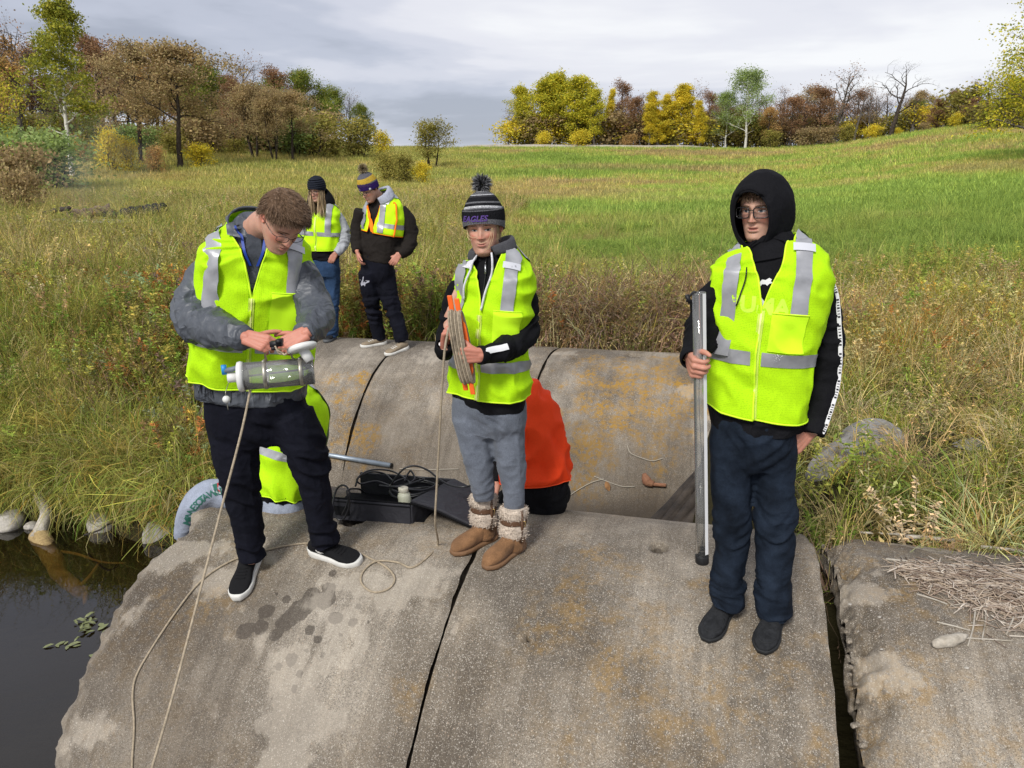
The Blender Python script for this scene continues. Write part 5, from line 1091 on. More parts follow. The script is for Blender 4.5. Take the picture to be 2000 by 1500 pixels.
def vest(parent, T, u0, uV, u1, xn, off=.016, mat=None, bands=(), xs=.105, sw=.05, u_strip=None, pocket=None, tab=True, zipper=True, nu=110, nv=190, trim=None, open_w=.0, strip_top=None, hem_slope=0.0, back=True):
    mat = mat or M_VEST; trim = trim or M_TRIM
    U = np.linspace(u0, u1, nu); xv = open_w + np.clip((U - uV) / (u1 - uV), 0, 1) ** .9 * xn; hw = cat1(T.D, U)[:, 0]; s0 = np.arcsin(np.clip(xv / (hw), 0.004, .97) ** (1 / cat1(T.D, U)[:, 3]))
    q = np.linspace(0, 1, nv); S = s0[:, None] + (2 * np.pi - 2 * s0[:, None]) * q[None]; UU = np.broadcast_to(U[:, None], S.shape)
    UU = UU + hem_slope * np.clip(1 - (UU - u0) / .8, 0, 1) * np.sin(S)
    V = T.P(S, UU, off); ln = np.linalg.norm(np.diff(T.C, axis=0), axis=1).sum() / (T.n - 1); uv = np.stack([(S - np.pi) * .19, UU * ln], -1).reshape(-1, 2)
    vo = mesh_np('safety_vest', V.reshape(-1, 3), grid_faces(nu, nv), mat, parent, uv=uv)
    sol = vo.modifiers.new('thickness', 'SOLIDIFY'); sol.thickness = .003; sol.offset = 0
    def edge(path, r=.0042, m=trim, nm='edge_trim'):
        mesh_np(nm, *tube(path, r, 6), m, vo)
    edge(np.vstack([V[::-1, 0]])); edge(V[:, -1]); edge(V[0])
    st = lambda nm, Sg, Ug, o, m: mesh_np(nm, T.P(Sg, Ug, o).reshape(-1, 3), grid_faces(*Sg.shape), m, vo)
    if zipper:
        Ug, x = np.meshgrid(np.linspace(u0 + .02, uV, 30), np.linspace(-.011, .011, 4), indexing='ij'); Sg = np.sign(x) * T.th_of_x(np.abs(x), Ug); st('zip', Sg, Ug, off + .0045, M_ZIP)
        Ug, x = np.meshgrid(np.linspace(u0 + .02, uV, 30), np.linspace(-.003, .003, 3), indexing='ij'); Sg = np.sign(x) * T.th_of_x(np.abs(x), Ug); st('zip_teeth', Sg, Ug, off + .007, M_ZIPT)
    for b in bands:
        ub, wb = b[0], b[1]; sg0, sg1 = (b[2], b[3]) if len(b) > 2 else (.06, 2 * np.pi - .06)
        for (a0, a1) in (((sg0, sg1),)):
            Sg, Ug = np.meshgrid(np.linspace(a0, a1, 90), np.linspace(ub - wb / 2, ub + wb / 2, 5), indexing='ij'); st('reflective_stripe', Sg, Ug, off + .0050, M_REFL)
    if u_strip is not None:
        for sg in (-1, 1):
            for back_ in ((False, True) if back else (False,)):
                cols_ = []
                u_st = pocket[3] + .02 if (pocket and sg == 1 and not back_) else u_strip
                for x in np.linspace(xs - sw / 2, xs + sw / 2, 5):
                    uu = np.linspace(u_st, T.n - 1, 200); ok = cat1(T.D, uu)[:, 0] > x * 1.005; um = uu[ok][-1] if strip_top is None else min(uu[ok][-1], strip_top); g = u_st + (um - u_st) * (1 - (1 - np.linspace(0, 1, 34)) ** 1.6); a = T.th_of_x(x, g, back_)
                    cols_.append(T.P(sg * a, g, off + .0095))
                Vs = np.stack(cols_, 1).reshape(-1, 3); F = grid_faces(34, 5); so = mesh_np('reflective_stripe', Vs, F, M_REFL, vo)
                if tab and sg == 1 and not back_:
                    k = Vs.reshape(34, 5, 3); i = int(34 * .52); seg_ = k[i - 2:i + 2]; c = seg_.mean((0, 1)); X = (seg_[:, -1] - seg_[:, 0]).mean(0); Yd = unit((seg_[-1] - seg_[0]).mean(0)); X = X - Yd * (X @ Yd); nrm = unit(np.cross(X, Yd)); 
                    if nrm[1] > 0: nrm = -nrm
                    P0 = [c + X * .66 * a + Yd * .016 * b + nrm * .004 * (1 - a * a) + nrm * .003 for a in (-1, -.5, 0, .5, 1) for b in (-1, 1)]; mesh_np('badge_tab', P0, grid_faces(5, 2), M_REFL2, vo)
    if pocket:
        x0, x1, p0, p1 = pocket; Ug, x = np.meshgrid(np.linspace(p0, p1, 40), np.linspace(x0, x1, 30), indexing='ij'); Sg = np.sign(x) * T.th_of_x(np.abs(x), Ug); po = st('pocket', Sg, Ug, off + .0075, M_VESTS)
        Vp = T.P(Sg, Ug, off + .009); mesh_np('pocket_hem', *tube(Vp[-1], .0030, 6), M_TRIM, vo)
    return vo
def tuck(jo, vo, T, lim, gap=.004):
    """press the jacket in under the vest where the sleeve heads would poke through"""
    vb = BVHTree.FromPolygons([list(v.co) for v in vo.data.vertices], [list(p.vertices) for p in vo.data.polygons]); me = jo.data
    k = T.n // 2; c, d, t, f, l = T.frame(np.array([float(k)])); c, l = c[0], l[0]
    for v in me.vertices:
        x = abs(float((np.array(v.co) - c) @ l))
        if x > lim + .03: continue
        q, nn, i, dd = vb.find_nearest(v.co)
        if q is None or dd > .07: continue
        zi = np.interp(v.co.z, T.C[:, 2], np.arange(T.n)); i0 = int(min(zi, T.n - 2)); cc = T.C[i0] * (1 - zi + i0) + T.C[i0 + 1] * (zi - i0); out = q - Vector(cc - np.array([0, 0, .08]) * (zi > T.n * .6))
        if nn.dot(out) < 0: nn = -nn
        if (v.co - q).dot(nn) > -gap: v.co = v.co.lerp(q - nn * (gap + .001), 1 - max(0, x - lim) / .03)
M_ZIPT = simple_mat('zip_teeth', (.80, .86, .30), .4, .4)
# ---------------- shoes
def shoe(parent, base, yaw, nrm, Ls=.30, W=.052, H=.095, mat=None, sole=None, sole_h=.028, toe=.05, name='shoe', open_top=True, style='sneaker'):
    """base: point under the ankle/heel third; yaw direction of the toe (deg, 0 = camera)"""
    n = unit(nrm); f = np.array([math.sin(R_(yaw)), -math.cos(R_(yaw)), 0]); f = unit(f - n * (f @ n)); l = np.cross(n, f); M = lambda x, y, z: np.asarray(base, float) + l * x + f * y + n * z
    ys_ = np.linspace(-.28, .72, 26) * Ls; V = []; k = 22
    def half(y):
        t = (y / Ls + .28); return W * (np.interp(t, [0, .04, .12, .3, .5, .7, .85, .95, 1], [.25, .55, .74, .76, .80, 1.0, .93, .62, .22]))
    def top(y):
        t = (y / Ls + .28); return np.interp(t, [0, .05, .18, .34, .48, .65, .82, .94, 1], [.62 * H, .86 * H, H, H * .97, H * .74, H * .60, toe * 1.05, toe * .85, toe * .4])
    for y in ys_:
        hw, hh = half(y), top(y)
        for j in range(k):
            t = 2 * np.pi * j / k; V.append(M(hw * spw(math.cos(t), .75), y, max(0.004, sole_h * .6 + (hh - sole_h * .6) * (.5 + .5 * spw(math.sin(t), .8)))))
    F = [(i * k + j, (i + 1) * k + j, (i + 1) * k + (j + 1) % k, i * k + (j + 1) % k) for i in range(len(ys_) - 1) for j in range(k)] + [tuple(range(k)), tuple((len(ys_) - 1) * k + j for j in range(k))[::-1]]
    o = mesh_np(name, V, F, mat, parent)
    m_ = 48; out = []
    yy = np.linspace(-.292, .732, 25) * Ls
    ring = [(half(min(max(y, ys_[0]), ys_[-1])) + .006, y) for y in yy] + [(-half(min(max(y, ys_[0]), ys_[-1])) - .006, y) for y in yy[::-1]]
    SV = []; nr = len(ring)
    for z, g in ((-.004, .94), (.006, 1.0), (sole_h * .8, 1.0), (sole_h, .93)):
        for x, y in ring:
            zz_ = z
            if style == 'sneaker' and z > .01: zz_ = z * (1 + .55 * smooth(.1, -.25, y / Ls) + .15 * smooth(.5, .7, y / Ls))
            SV.append(M(x * g, (y - .22 * Ls) * (.985 if g < 1 else 1) + .22 * Ls, zz_))
    SF = [(i * nr + j, i * nr + (j + 1) % nr, (i + 1) * nr + (j + 1) % nr, (i + 1) * nr + j) for i in range(3) for j in range(nr)] + [tuple(range(nr))[::-1], tuple(3 * nr + j for j in range(nr))]
    mesh_np('sole', SV, SF, sole, o); o_b = BVHTree.FromPolygons([list(map(float, v)) for v in V], F)
    return o, o_b, M
def pipe_normal(p, far=False):
    B, R, z0 = (BF, RF, ZF) if far else (BN, RN, 0); a, b = ab(p[0], p[1]); return unit(BX * (b - B) + np.array([0, 0, p[2] - (z0 - R)]))
def fabric(name, col, rough=.85, var=.12, bump=.35, bs=180, vs=4, spec=.12, sheen=0, wr=.9):
    m, n, p = new_mat(name); t = N(n, 'ShaderNodeTexCoord'); a = N(n, 'ShaderNodeTexNoise', i_Scale=float(vs), i_Detail=6.0, i_Roughness=.65); L(n, t.outputs['Object'], a.inputs['Vector']); b = N(n, 'ShaderNodeTexNoise', i_Scale=float(bs), i_Detail=2.0); L(n, t.outputs['Object'], b.inputs['Vector'])
    c = ramp(n, a.outputs[0], [(.3, tuple(x * (1 - var) for x in col)), (.7, tuple(x * (1 + var) for x in col))]).outputs[0]; c = mixc(n, .6 if rough > .6 else .12, c, ramp(n, b.outputs[0], [(.3, (.7,) * 3), (.7, (1.3,) * 3)]).outputs[0], 'MULTIPLY')
    L(n, c, p.inputs['Base Color']); p.inputs['Roughness'].default_value = rough; p.inputs['Specular IOR Level'].default_value = spec
    if sheen: p.inputs['Sheen Weight'].default_value = sheen * .25
    bp = N(n, 'ShaderNodeBump', i_Strength=bump, i_Distance=.002); L(n, b.outputs[0], bp.inputs['Height'])
    if wr: L(n, wrinkle_bump(n, t.outputs['Object'], wr), bp.inputs['Normal'])
    L(n, bp.outputs[0], p.inputs['Normal']); return m
def knit(name, stops, ribs=90, rough=.95, interp='CONSTANT', uvy=True):
    """knitted hat: colours up the height (uv y), fine ribs"""
    m, n, p = new_mat(name); u = N(n, 'ShaderNodeUVMap'); s = N(n, 'ShaderNodeSeparateXYZ'); L(n, u.outputs[0], s.inputs[0]); c = ramp(n, s.outputs[1], stops, interp).outputs[0]
    w = math_(n, 'SINE', math_(n, 'MULTIPLY', s.outputs[0], ribs * 6.283)); w2 = math_(n, 'SINE', math_(n, 'MULTIPLY', s.outputs[1], 200.0)); h = math_(n, 'ADD', math_(n, 'MULTIPLY', w, .5), math_(n, 'MULTIPLY', w2, .35))
    t = N(n, 'ShaderNodeTexCoord'); no = N(n, 'ShaderNodeTexNoise', i_Scale=220.0, i_Detail=2.0); L(n, t.outputs['Object'], no.inputs['Vector']); c = mixc(n, .85, c, ramp(n, no.outputs[0], [(.35, (.55,) * 3), (.65, (1.45,) * 3)]).outputs[0], 'MULTIPLY')
    c = mixc(n, .6, c, ramp(n, h, [(0, (.55,) * 3), (.6, (1.15,) * 3)]).outputs[0], 'MULTIPLY')
    L(n, c, p.inputs['Base Color']); p.inputs['Roughness'].default_value = rough; p.inputs['Specular IOR Level'].default_value = .05
    b = N(n, 'ShaderNodeBump', i_Strength=.7, i_Distance=.003); L(n, h, b.inputs['Height']); L(n, b.outputs[0], p.inputs['Normal']); return m
M_SKIN = skin_mat('fair_skin', (.50, .30, .215), .6); M_SKIN2 = skin_mat('flushed_skin', (.50, .285, .205), .75)
M_BLACKF = fabric('black_fleece', (.0065, .0065, .008), vs=5, var=.3); M_NAVY = fabric('dark_navy_pants', (.0055, .006, .011), vs=5, var=.3); M_LENS = glass_mat('lens_glass', (.97, .97, .98), add=.015, fac=.6)
M_FRAME = simple_mat('black_frame', (.012, .012, .013), .25, .5); M_WHITE = simple_mat('white_print', (.72, .72, .72), .7, .2); M_WHITER = simple_mat('white_rubber', (.62, .61, .57), .6, .3, var=.1, vscale=30)
# ------------------------------------------------------------------ people
def inner_limb(pts, f=.62): return limb([[p[0], p[1], p[2], p[3] * f] for p in pts], 16, 10)
def beltline(T, u, off, w, n=60):
    S, U = np.meshgrid(np.linspace(0, 2 * np.pi, n), np.linspace(u - w / 2, u + w / 2, 3), indexing='ij'); return T.P(S, U, off)
V3 = lambda *a: np.array(a, float)
# ============ hooded man on the right
def hooded_man():
    p0 = on_pipe(1455, 1215); R = thing('person', p0.tolist(), 'man in a black hood, glasses and lime vest holding a long clear tube', 'person')
    Y = 3.07; yw = -24
    T = Loft([(1474, 843, Y, .182, .125, .115, .85, yw + 6), (1475, 795, Y, .188, .13, .12, .85, yw + 4), (1480, 735, Y, .195, .135, .12, .85, yw + 2), (1486, 680, Y, .200, .14, .12, .84, yw), (1494, 620, Y, .212, .14, .125, .82, yw), (1501, 565, Y, .222, .138, .13, .8, yw),
              (1506, 530, Y, .218, .128, .125, .8, yw), (1507, 507, Y, .190, .112, .115, .82, yw), (1506, 488, Y + .01, .145, .098, .105, .85, yw), (1504, 472, Y + .01, .105, .085, .09, .9, yw), (1502, 456, Y + .015, .078, .075, .08, 1, yw)], seed=1, fold=.008)
    H = Head(at(1487, 408, Y + .03), -38, 7, 1.5, 1.0)
    hm = H.mesh(open_=.55, cheek=.8)
    RA = [(1445, 548, Y, .055), (1414, 562, Y + .01, .064), (1388, 592, Y + .02, .068), (1374, 625, Y + .02, .066), (1362, 662, Y - .04, .060), (1352, 700, Y - .11, .052)]
    LA = [(1570, 555, Y, .055), (1598, 568, Y + .01, .066), (1610, 605, Y + .02, .069), (1615, 665, Y + .02, .066), (1612, 740, Y, .062), (1600, 800, Y - .03, .060), (1585, 848, Y - .06, .057)]
    wr = at(1350, 703, Y - .11); hr = hand(wr, (-.10, -.95, -.16), (1, .12, 0), True, curl=(1.08, 1.12, 1.15, 1.2), thumb=(.35, .55), s=1.02, spread=.01, mid=.9)
    wl = at(1574, 848, Y - .045); hl = hand(wl, (-.62, .06, -.78), (.05, .95, .1), False, curl=(.15, .15, .15, .15), thumb=(-.05, .02), s=.95)
    inner = [T.mesh(-.02, 20, 20), limb([(1500, 480, Y + .01, .058), (1494, 455, Y + .02, .056), (1489, 425, Y + .04, .058)], 12, 16), inner_limb(RA), inner_limb(LA), inner_limb([(1430, 850, Y, .09), (1424, 1000, Y, .07), (1420, 1180, Y + .03, .05)]), inner_limb([(1512, 850, Y, .09), (1514, 1000, Y, .07), (1514, 1195, Y, .05)])]
    body(R, H, hm, [hr, hl], inner, M_SKIN)
    H.eye(R, iris=(.10, .12, .14), look=(-.6, -.3), open_=.85); H.brow(R, M_BROWN_H, th=.0032)
    ew, ea = at(1366, 615, Y), V3(.1, .2, -1); el = at(1620, 680, Y)
    jo, jb = cloth('hoodie', [T.mesh(.0), limb(RA, 40, 20), limb(LA, 44, 20)], .008, M_BLACKF, R, .005, [(ew, (-.1, 0, 1), .009, .12), (el, (0, 0, 1), .009, .14), (at(1590, 845, Y - .05), (-.5, 0, 1), .007, .07), (at(1352, 690, Y - .1), (0, .8, .5), .006, .06), (at(1475, 835, Y), (0, 0, 1), .005, .2)], seed=1)
    # jeans
    HP = Loft([(1472, 800, Y, .168, .12, .12, .85, -14), (1471, 850, Y, .178, .125, .135, .85, -12), (1470, 890, Y, .180, .115, .13, .85, -10), (1469, 915, Y, .165, .09, .10, .9, -10)])
    L1 = [(1428, 880, Y, .092), (1427, 960, Y - .01, .088), (1429, 1040, Y - .015, .076), (1423, 1120, Y + .01, .075), (1420, 1182, Y + .03, .074)]
    L2 = [(1510, 880, Y, .094), (1513, 960, Y - .01, .088), (1516, 1040, Y - .03, .085), (1510, 1120, Y - .02, .081), (1514, 1202, Y - .01, .079)]
    po, pb = cloth('jeans', [HP.mesh(0, 16, 30), limb(L1, 44, 22), limb(L2, 44, 22)], .008, M_JEANS_D, R, .005, [(at(1428, 1025, Y), (.2, 0, 1), .013, .14), (at(1515, 1015, Y), (-.2, 0, 1), .013, .14), (at(1421, 1150, Y), (.2, 0, 1), .015, .12), (at(1512, 1165, Y), (-.1, 0, 1), .015, .12), (at(1440, 880, Y - .1), (1, 0, .9), .008, .12), (at(1505, 880, Y - .1), (-1, 0, .9), .008, .12)], seed=3)
    for (bx, yw_, ) in (((1416, 1190), -36), ((1512, 1207), -30)):
        b = on_pipe(*bx); nrm = pipe_normal(b)
        so, sb, M = shoe(R, b, yw_, nrm, .30, .053, .085, M_SLIP, M_SLIPSOLE, .016, toe=.045, name='shoe', style='flat')
        seam = [M(x, y, .2) for x, y in ((-.036, .10), (-.040, .14), (-.030, .175), (0, .192), (.030, .175), (.040, .14), (.036, .10))]
        mesh_np('seam', *tube(cast(catmull(seam, 24), sb, -nrm, -.0005), .0028, 6), M_SLIPSOLE, so)
    # hood: closed loops from the face opening to the back of the head
    st = [(.112, .069, .100, -.018, .35), (.118, .078, .112, -.018, .33), (.100, .090, .128, -.014, .25), (.055, .104, .146, -.008, .12), (.0, .113, .155, -.006, 0), (-.055, .113, .152, -.010, -.05), (-.098, .098, .135, -.02, -.1), (-.126, .068, .098, -.035, -.1), (-.138, .02, .04, -.05, 0)]
    A = catmull(st, 36); V = []; nph = 64
    for i, (y, w, h, zc, tl) in enumerate(A):
        for j in range(nph):
            f = 2 * np.pi * j / nph; x = w * math.sin(f); z = zc + h * math.cos(f) * (1 if math.cos(f) > 0 else 1.12); V.append([x, y - tl * (zc + h - z) * .35 + (.010 if z > .07 and i < 8 else 0), z])
    V = H.W(np.array(V)); nz = vn(V, 11, 5) * .004 + (1 - 2 * np.abs(vn(V, 20, 6))) * .0025; c = H.W(np.array([0, -.01, 0.])); d = V - c; V = V + d / np.linalg.norm(d, axis=1)[:, None] * nz[:, None]
    F = [(i * nph + j, i * nph + (j + 1) % nph, (i + 1) * nph + (j + 1) % nph, (i + 1) * nph + j) for i in range(len(A) - 1) for j in range(nph)] + [tuple((len(A) - 1) * nph + j for j in range(nph))]
    ho = mesh_np('hood', V, F, M_BLACKF, R); s = ho.modifiers.new('t', 'SOLIDIFY'); s.thickness = .006; s.offset = -1
    rim = np.vstack([V[nph:2 * nph], V[nph:nph + 1]]); mesh_np('hood_hem', *tube(rim, .0048, 7, False), M_BLACKF, ho)
    NK = Loft([(1506, 512, Y, .140, .12, .11, .9, yw), (1504, 496, Y + .008, .118, .105, .108, .95, yw), (1502, 484, Y + .025, .106, .070, .105, 1, -28), (1500, 474, Y + .045, .098, .035, .10, 1, -34), (1497, 460, Y + .06, .088, .010, .09, 1, -38)])
    nv, nf = NK.mesh(0, 18, 36); nv = nv + (vn(nv, 14, 8) * .007)[:, None] * np.array([.6, -.6, .2]); mesh_np('hood_collar', nv, nf, M_BLACKF, R)
    # hair under the hood
    r = np.random.default_rng(3); t = r.uniform(-.75, .75, 420); z = r.uniform(.058, .090, 420); pts = H.local(z, t, .006); P = H.W(pts); D = np.stack([np.sin(t) * .5 + r.normal(0, .4, 420), np.full(420, .7), np.full(420, -.9)], -1); Dw = D[:, :1] * H.x + D[:, 1:2] * H.y + D[:, 2:] * H.z
    strands('hair', P, Dw, .034, .0032, M_BROWN_H2, R, bend=-H.y * 1.6, seg=5, jit=.45, seed=4)
    glasses(R, H, .056, .040, .103, .000, .0023, M_FRAME, M_LENS, .5, .017)
    vest(R, T, .88, 4.4, 9.25, .098, .017, bands=[(2.86, .46)], xs=.118, sw=.052, u_strip=2.86, pocket=(.035, .150, 3.15, 4.35), hem_slope=-.30)
    tuck(jo, [o for o in R.children if o.name.startswith('safety_vest')][0], T, .185)
    # hoodie print showing in the V and through the mesh
    tv = text_geo('PUMA', .086, offset=.0035, space=1.0); c = at(1482, 598, Y - .2)
    decal('chest_print', tv, c, (math.cos(R_(yw)), math.sin(R_(yw)), -.06), (0, 0, 1), jb, M_WHITE, jo, .004, 'view')
    vo = [o for o in R.children if o.name.startswith('safety_vest')][0]; dg = bpy.context.evaluated_depsgraph_get()
    Vv = [list(v.co) for v in vo.data.vertices]; vb = BVHTree.FromPolygons(Vv, [list(p.vertices) for p in vo.data.polygons])
    tv2 = text_geo('PUMA', .086, offset=.0035, space=1.0); W = tv2[0]; keep = []
    o2 = decal('lettering_under_mesh', tv2, c, (math.cos(R_(yw)), math.sin(R_(yw)), -.06), (0, 0, 1), vb, M_FAINT, vo, .0022, 'view')
    # drop letter faces that would bridge the open V
    bm = bmesh.new(); bm.from_mesh(o2.data); bad = [f for f in bm.faces if max(e.calc_length() for e in f.edges) > .05 or any(vb.find_nearest(v.co)[3] > .008 for v in f.verts)]; bmesh.ops.delete(bm, geom=bad, context='FACES'); bm.to_mesh(o2.data); bm.free()
    cat = [(-.026, .002), (-.018, .012), (-.004, .010), (.010, .018), (.020, .012), (.016, .006), (.024, -.002), (.012, -.004), (.004, -.012), (-.004, -.006), (-.016, -.006), (-.022, -.014)]
    decal('cat_logo', poly_geo(cat), at(1497, 552, Y - .2), (1, 0, 0), (0, 0, 1), jb, M_WHITE, jo, .004, 'view')
    mesh_np('drawstring', *tube(cast(catmull([at(*q, Y - .25) for q in ((1459, 520), (1456, 545), (1446, 575), (1437, 600))], 20), vb, unit(at(1450, 560, Y) - np.array([0, 0, CAMH])), .013), .0028, 6), M_FRAME, R)
    # sleeve tape with repeated print
    path = [at(1632, 540, Y - .02), at(1639, 600, Y - .03), at(1639, 670, Y - .03), at(1634, 740, Y - .04), at(1622, 800, Y - .07), at(1604, 848, Y - .09)]
    so = strip_on('sleeve_tape', path, .016, jb, M_WHITE, jo, .003, 60, 4, perp=(-.75, -.65, 0))
    C, S_, T_, N_ = (STRIP[k] for k in 'CSTN')
    for i in range(1, 58):
        q, s2, t2 = C[i] + N_[i] * .0015, S_[i] * .0048, T_[i] * (.0016 if i % 3 else .0034)
        if i % 9 < 7: mesh_np('tape_letter', [q - s2 - t2, q + s2 - t2, q + s2 + t2, q - s2 + t2], [(0, 1, 2, 3)], M_FRAME, so)
    cuff(R, at(1351, 692, Y - .085), at(1352, 704, Y - .125), .047, M_BLACKF)
    return R
M_JEANS_D = fabric('dark_denim', (.011, .0165, .027), vs=7, var=.6, bs=260, spec=.1, wr=.8); M_JEANS = fabric('blue_denim', (.024, .050, .105), vs=5, var=.3, bs=260)
M_SLIP = fabric('charcoal_canvas', (.020, .021, .023), vs=40, var=.4, bs=300, bump=.6); M_SLIPSOLE = simple_mat('dark_rubber', (.016, .017, .018), .7, .3)
M_BROWN_H = simple_mat('brown_eyebrow', (.10, .060, .035), .8); M_BROWN_H2 = hair_mat('brown_curls', [(.09, .05, .028), (.16, .095, .05), (.24, .15, .08), (.06, .035, .02)])
M_FAINT = simple_mat('print_under_mesh', (.56, .86, .07), .75, .1)
# ============ man bending over the sampler on the left
def sampler_man():
    p0 = on_pipe(560, 1110); R = thing('person', p0.tolist(), 'man in a grey jacket and lime vest bending his head over a clear sampler', 'person')
    Y = 3.60; yw = 14
    T = Loft([(494, 772, Y + .02, .262, .175, .15, .85, yw), (492, 735, Y + .01, .268, .185, .15, .84, yw), (492, 680, Y, .268, .195, .15, .84, yw), (495, 620, Y - .02, .260, .185, .15, .83, yw), (498, 560, Y - .04, .250, .170, .15, .82, yw), (500, 515, Y - .06, .243, .155, .145, .8, yw),
              (500, 487, Y - .07, .222, .14, .135, .8, yw), (499, 469, Y - .075, .180, .125, .125, .84, yw), (498, 455, Y - .08, .138, .108, .115, .88, yw), (498, 443, Y - .085, .104, .092, .10, .92, yw), (499, 432, Y - .10, .082, .08, .09, 1, yw)], seed=2, fold=.010)
    H = Head(at(550, 432, Y - .26), 42, 46, -6, 1.04, 1.02); hm = H.mesh(cheek=1.2)
    RA = [(440, 512, Y - .07, .062), (412, 530, Y - .07, .076), (392, 562, Y - .09, .088), (380, 602, Y - .12, .098), (384, 628, Y - .19, .098), (420, 646, Y - .31, .086), (460, 656, Y - .40, .068), (480, 660, Y - .44, .052)]
    LA = [(562, 515, Y - .07, .062), (586, 532, Y - .08, .074), (601, 560, Y - .09, .082), (613, 598, Y - .13, .086), (616, 628, Y - .24, .080), (604, 647, Y - .36, .062), (594, 653, Y - .42, .050)]
    hr = hand(at(488, 661, Y - .455), (.93, -.30, -.22), (.05, .80, -.6), True, curl=(.80, .75, .8, .85), thumb=(.25, .20), s=.92, spread=.02)
    hl = hand(at(590, 655, Y - .44), (-.80, -.30, -.42), (-.1, .80, -.6), False, curl=(.50, .7, .8, .85), thumb=(.25, .25), s=.92, spread=.02)
    inner = [T.mesh(-.03, 20, 20), limb([(500, 455, Y - .08, .068), (512, 440, Y - .14, .066), (530, 432, Y - .21, .066)], 14, 18), inner_limb(RA), inner_limb(LA), inner_limb([(455, 820, Y, .12), (480, 950, Y, .08), (492, 1100, Y, .05)]), inner_limb([(575, 820, Y, .12), (615, 950, Y, .08), (630, 1035, Y + .06, .05)])]
    body(R, H, hm, [hr, hl], inner, M_SKIN2); H.brow(R, M_BROWN_H, th=.003); H.eye(R, open_=.35, look=(0, -.5))
    jo, jb = cloth('jacket', [T.mesh(.0), limb(RA, 46, 22), limb(LA, 44, 22)], .009, M_GREYN, R, .0055, [(at(378, 600, Y - .1), (.3, -.4, 1), .017, .13), (at(400, 640, Y - .25), (1, -.5, 0), .014, .12), (at(400, 540, Y - .08), (-.4, 0, 1), .010, .12), (at(455, 652, Y - .4), (1, -.3, 0), .009, .08),
        (at(616, 610, Y - .18), (0, -.4, 1), .015, .12), (at(605, 640, Y - .32), (-.4, -.8, -.3), .012, .08), (at(605, 550, Y - .1), (.3, 0, 1), .010, .1), (at(495, 765, Y), (0, 0, 1), .006, .3)], seed=5)
    # cuffs at both wrists
    for a, b in (((470, 658, Y - .42), (481, 660, Y - .445)), ((597, 650, Y - .40), (592, 654, Y - .43))):
        A_, B_ = at(*a), at(*b); mesh_np('cuff', *tube([A_, A_ + (B_ - A_) * .5, B_], [.050, .052, .047], 18), M_GREYN, R)
    # pants
    HP = Loft([(497, 755, Y + .01, .235, .16, .15, .85, 8), (500, 800, Y + .01, .245, .155, .16, .85, 8), (505, 838, Y + .01, .235, .14, .15, .85, 8), (510, 868, Y + .01, .19, .10, .12, .9, 8)])
    L1 = [(452, 820, Y + .01, .128), (458, 862, Y, .121), (465, 916, Y - .01, .109), (475, 975, Y - .01, .092), (485, 1033, Y, .081), (492, 1092, Y + .01, .070)]
    L2 = [(565, 815, Y + .01, .130), (586, 850, Y, .120), (602, 890, Y - .01, .105), (615, 945, Y, .088), (625, 1004, Y + .04, .075), (638, 1064, Y + .08, .078)]
    cloth('track_pants', [HP.mesh(0, 16, 30), limb(L1, 44, 22), limb(L2, 44, 22)], .009, M_NAVY, R, .004, [(at(480, 960, Y - .05), (.1, 0, 1), .010, .14), (at(608, 905, Y - .05), (.3, 0, 1), .014, .14), (at(632, 1045, Y + .05), (.2, 0, 1), .014, .11), (at(490, 1075, Y), (.1, 0, 1), .012, .11), (at(520, 840, Y - .1), (1, 0, .8), .008, .14)], seed=6)
    sw = [(-.045, .012), (-.040, -.004), (-.030, -.013), (-.016, -.014), (.004, -.008), (.045, .014), (.004, .000), (-.014, -.003), (-.028, .000), (-.034, .006), (-.036, .014)]
    for bx, yw_, kk in (((491, 1106), -4, 0), ((634, 1083), 66, 1)):
        b = on_pipe(*bx); nrm = pipe_normal(b); so, sb, M = shoe(R, b, yw_, nrm, .315, .055, .095, M_KNITB, M_WHITER, .028, toe=.045, name='sneaker')
        if kk: 
            f = unit(M(0, 1, 0) - M(0, 0, 0)); l = unit(M(1, 0, 0) - M(0, 0, 0)); decal('side_mark', poly_geo(sw), M(.0, .030, .060), f, nrm, sb, M_WHITER, so, .003, l if l[1] > 0 else -l)
        for q in range(4): mesh_np('lace', *tube(cast(catmull([M(-.026, .075 + q * .018, .2), M(0, .079 + q * .018, .2), M(.026, .075 + q * .018, .2)], 9), sb, -nrm, .001), .0028, 5), M_KNITB, so)
    vo_ = vest(R, T, .95, 4.05, 9.2, .105, .020, bands=[(2.55, .40, .06, 2 * np.pi - .06)], xs=.160, sw=.062, u_strip=2.55, pocket=(.075, .185, 3.0, 4.35), hem_slope=-.1); tuck(jo, vo_, T, .215)
    # standing collar open at the throat, blue lanyard
    S, U = np.meshgrid(np.linspace(.62, 2 * np.pi - .62, 60), np.linspace(0, 1, 10), indexing='ij')
    base = T.P(S, np.full_like(S, 9.0), .030); lean = T.P(S, np.full_like(S, 9.6), .042); V = base * (1 - U[..., None]) + (lean + np.array([0, 0, -.018])) * U[..., None]
    fr = np.clip(np.cos(S), 0, 1)[..., None]; V = V + fr * U[..., None] * np.array([0, -.01, -.03]); V = V + (vn(V.reshape(-1, 3), 12, 3) * .004).reshape(S.shape)[..., None]
    co = mesh_np('collar', V.reshape(-1, 3), grid_faces(60, 10), M_GREYN, R); s = co.modifiers.new('t', 'SOLIDIFY'); s.thickness = .008
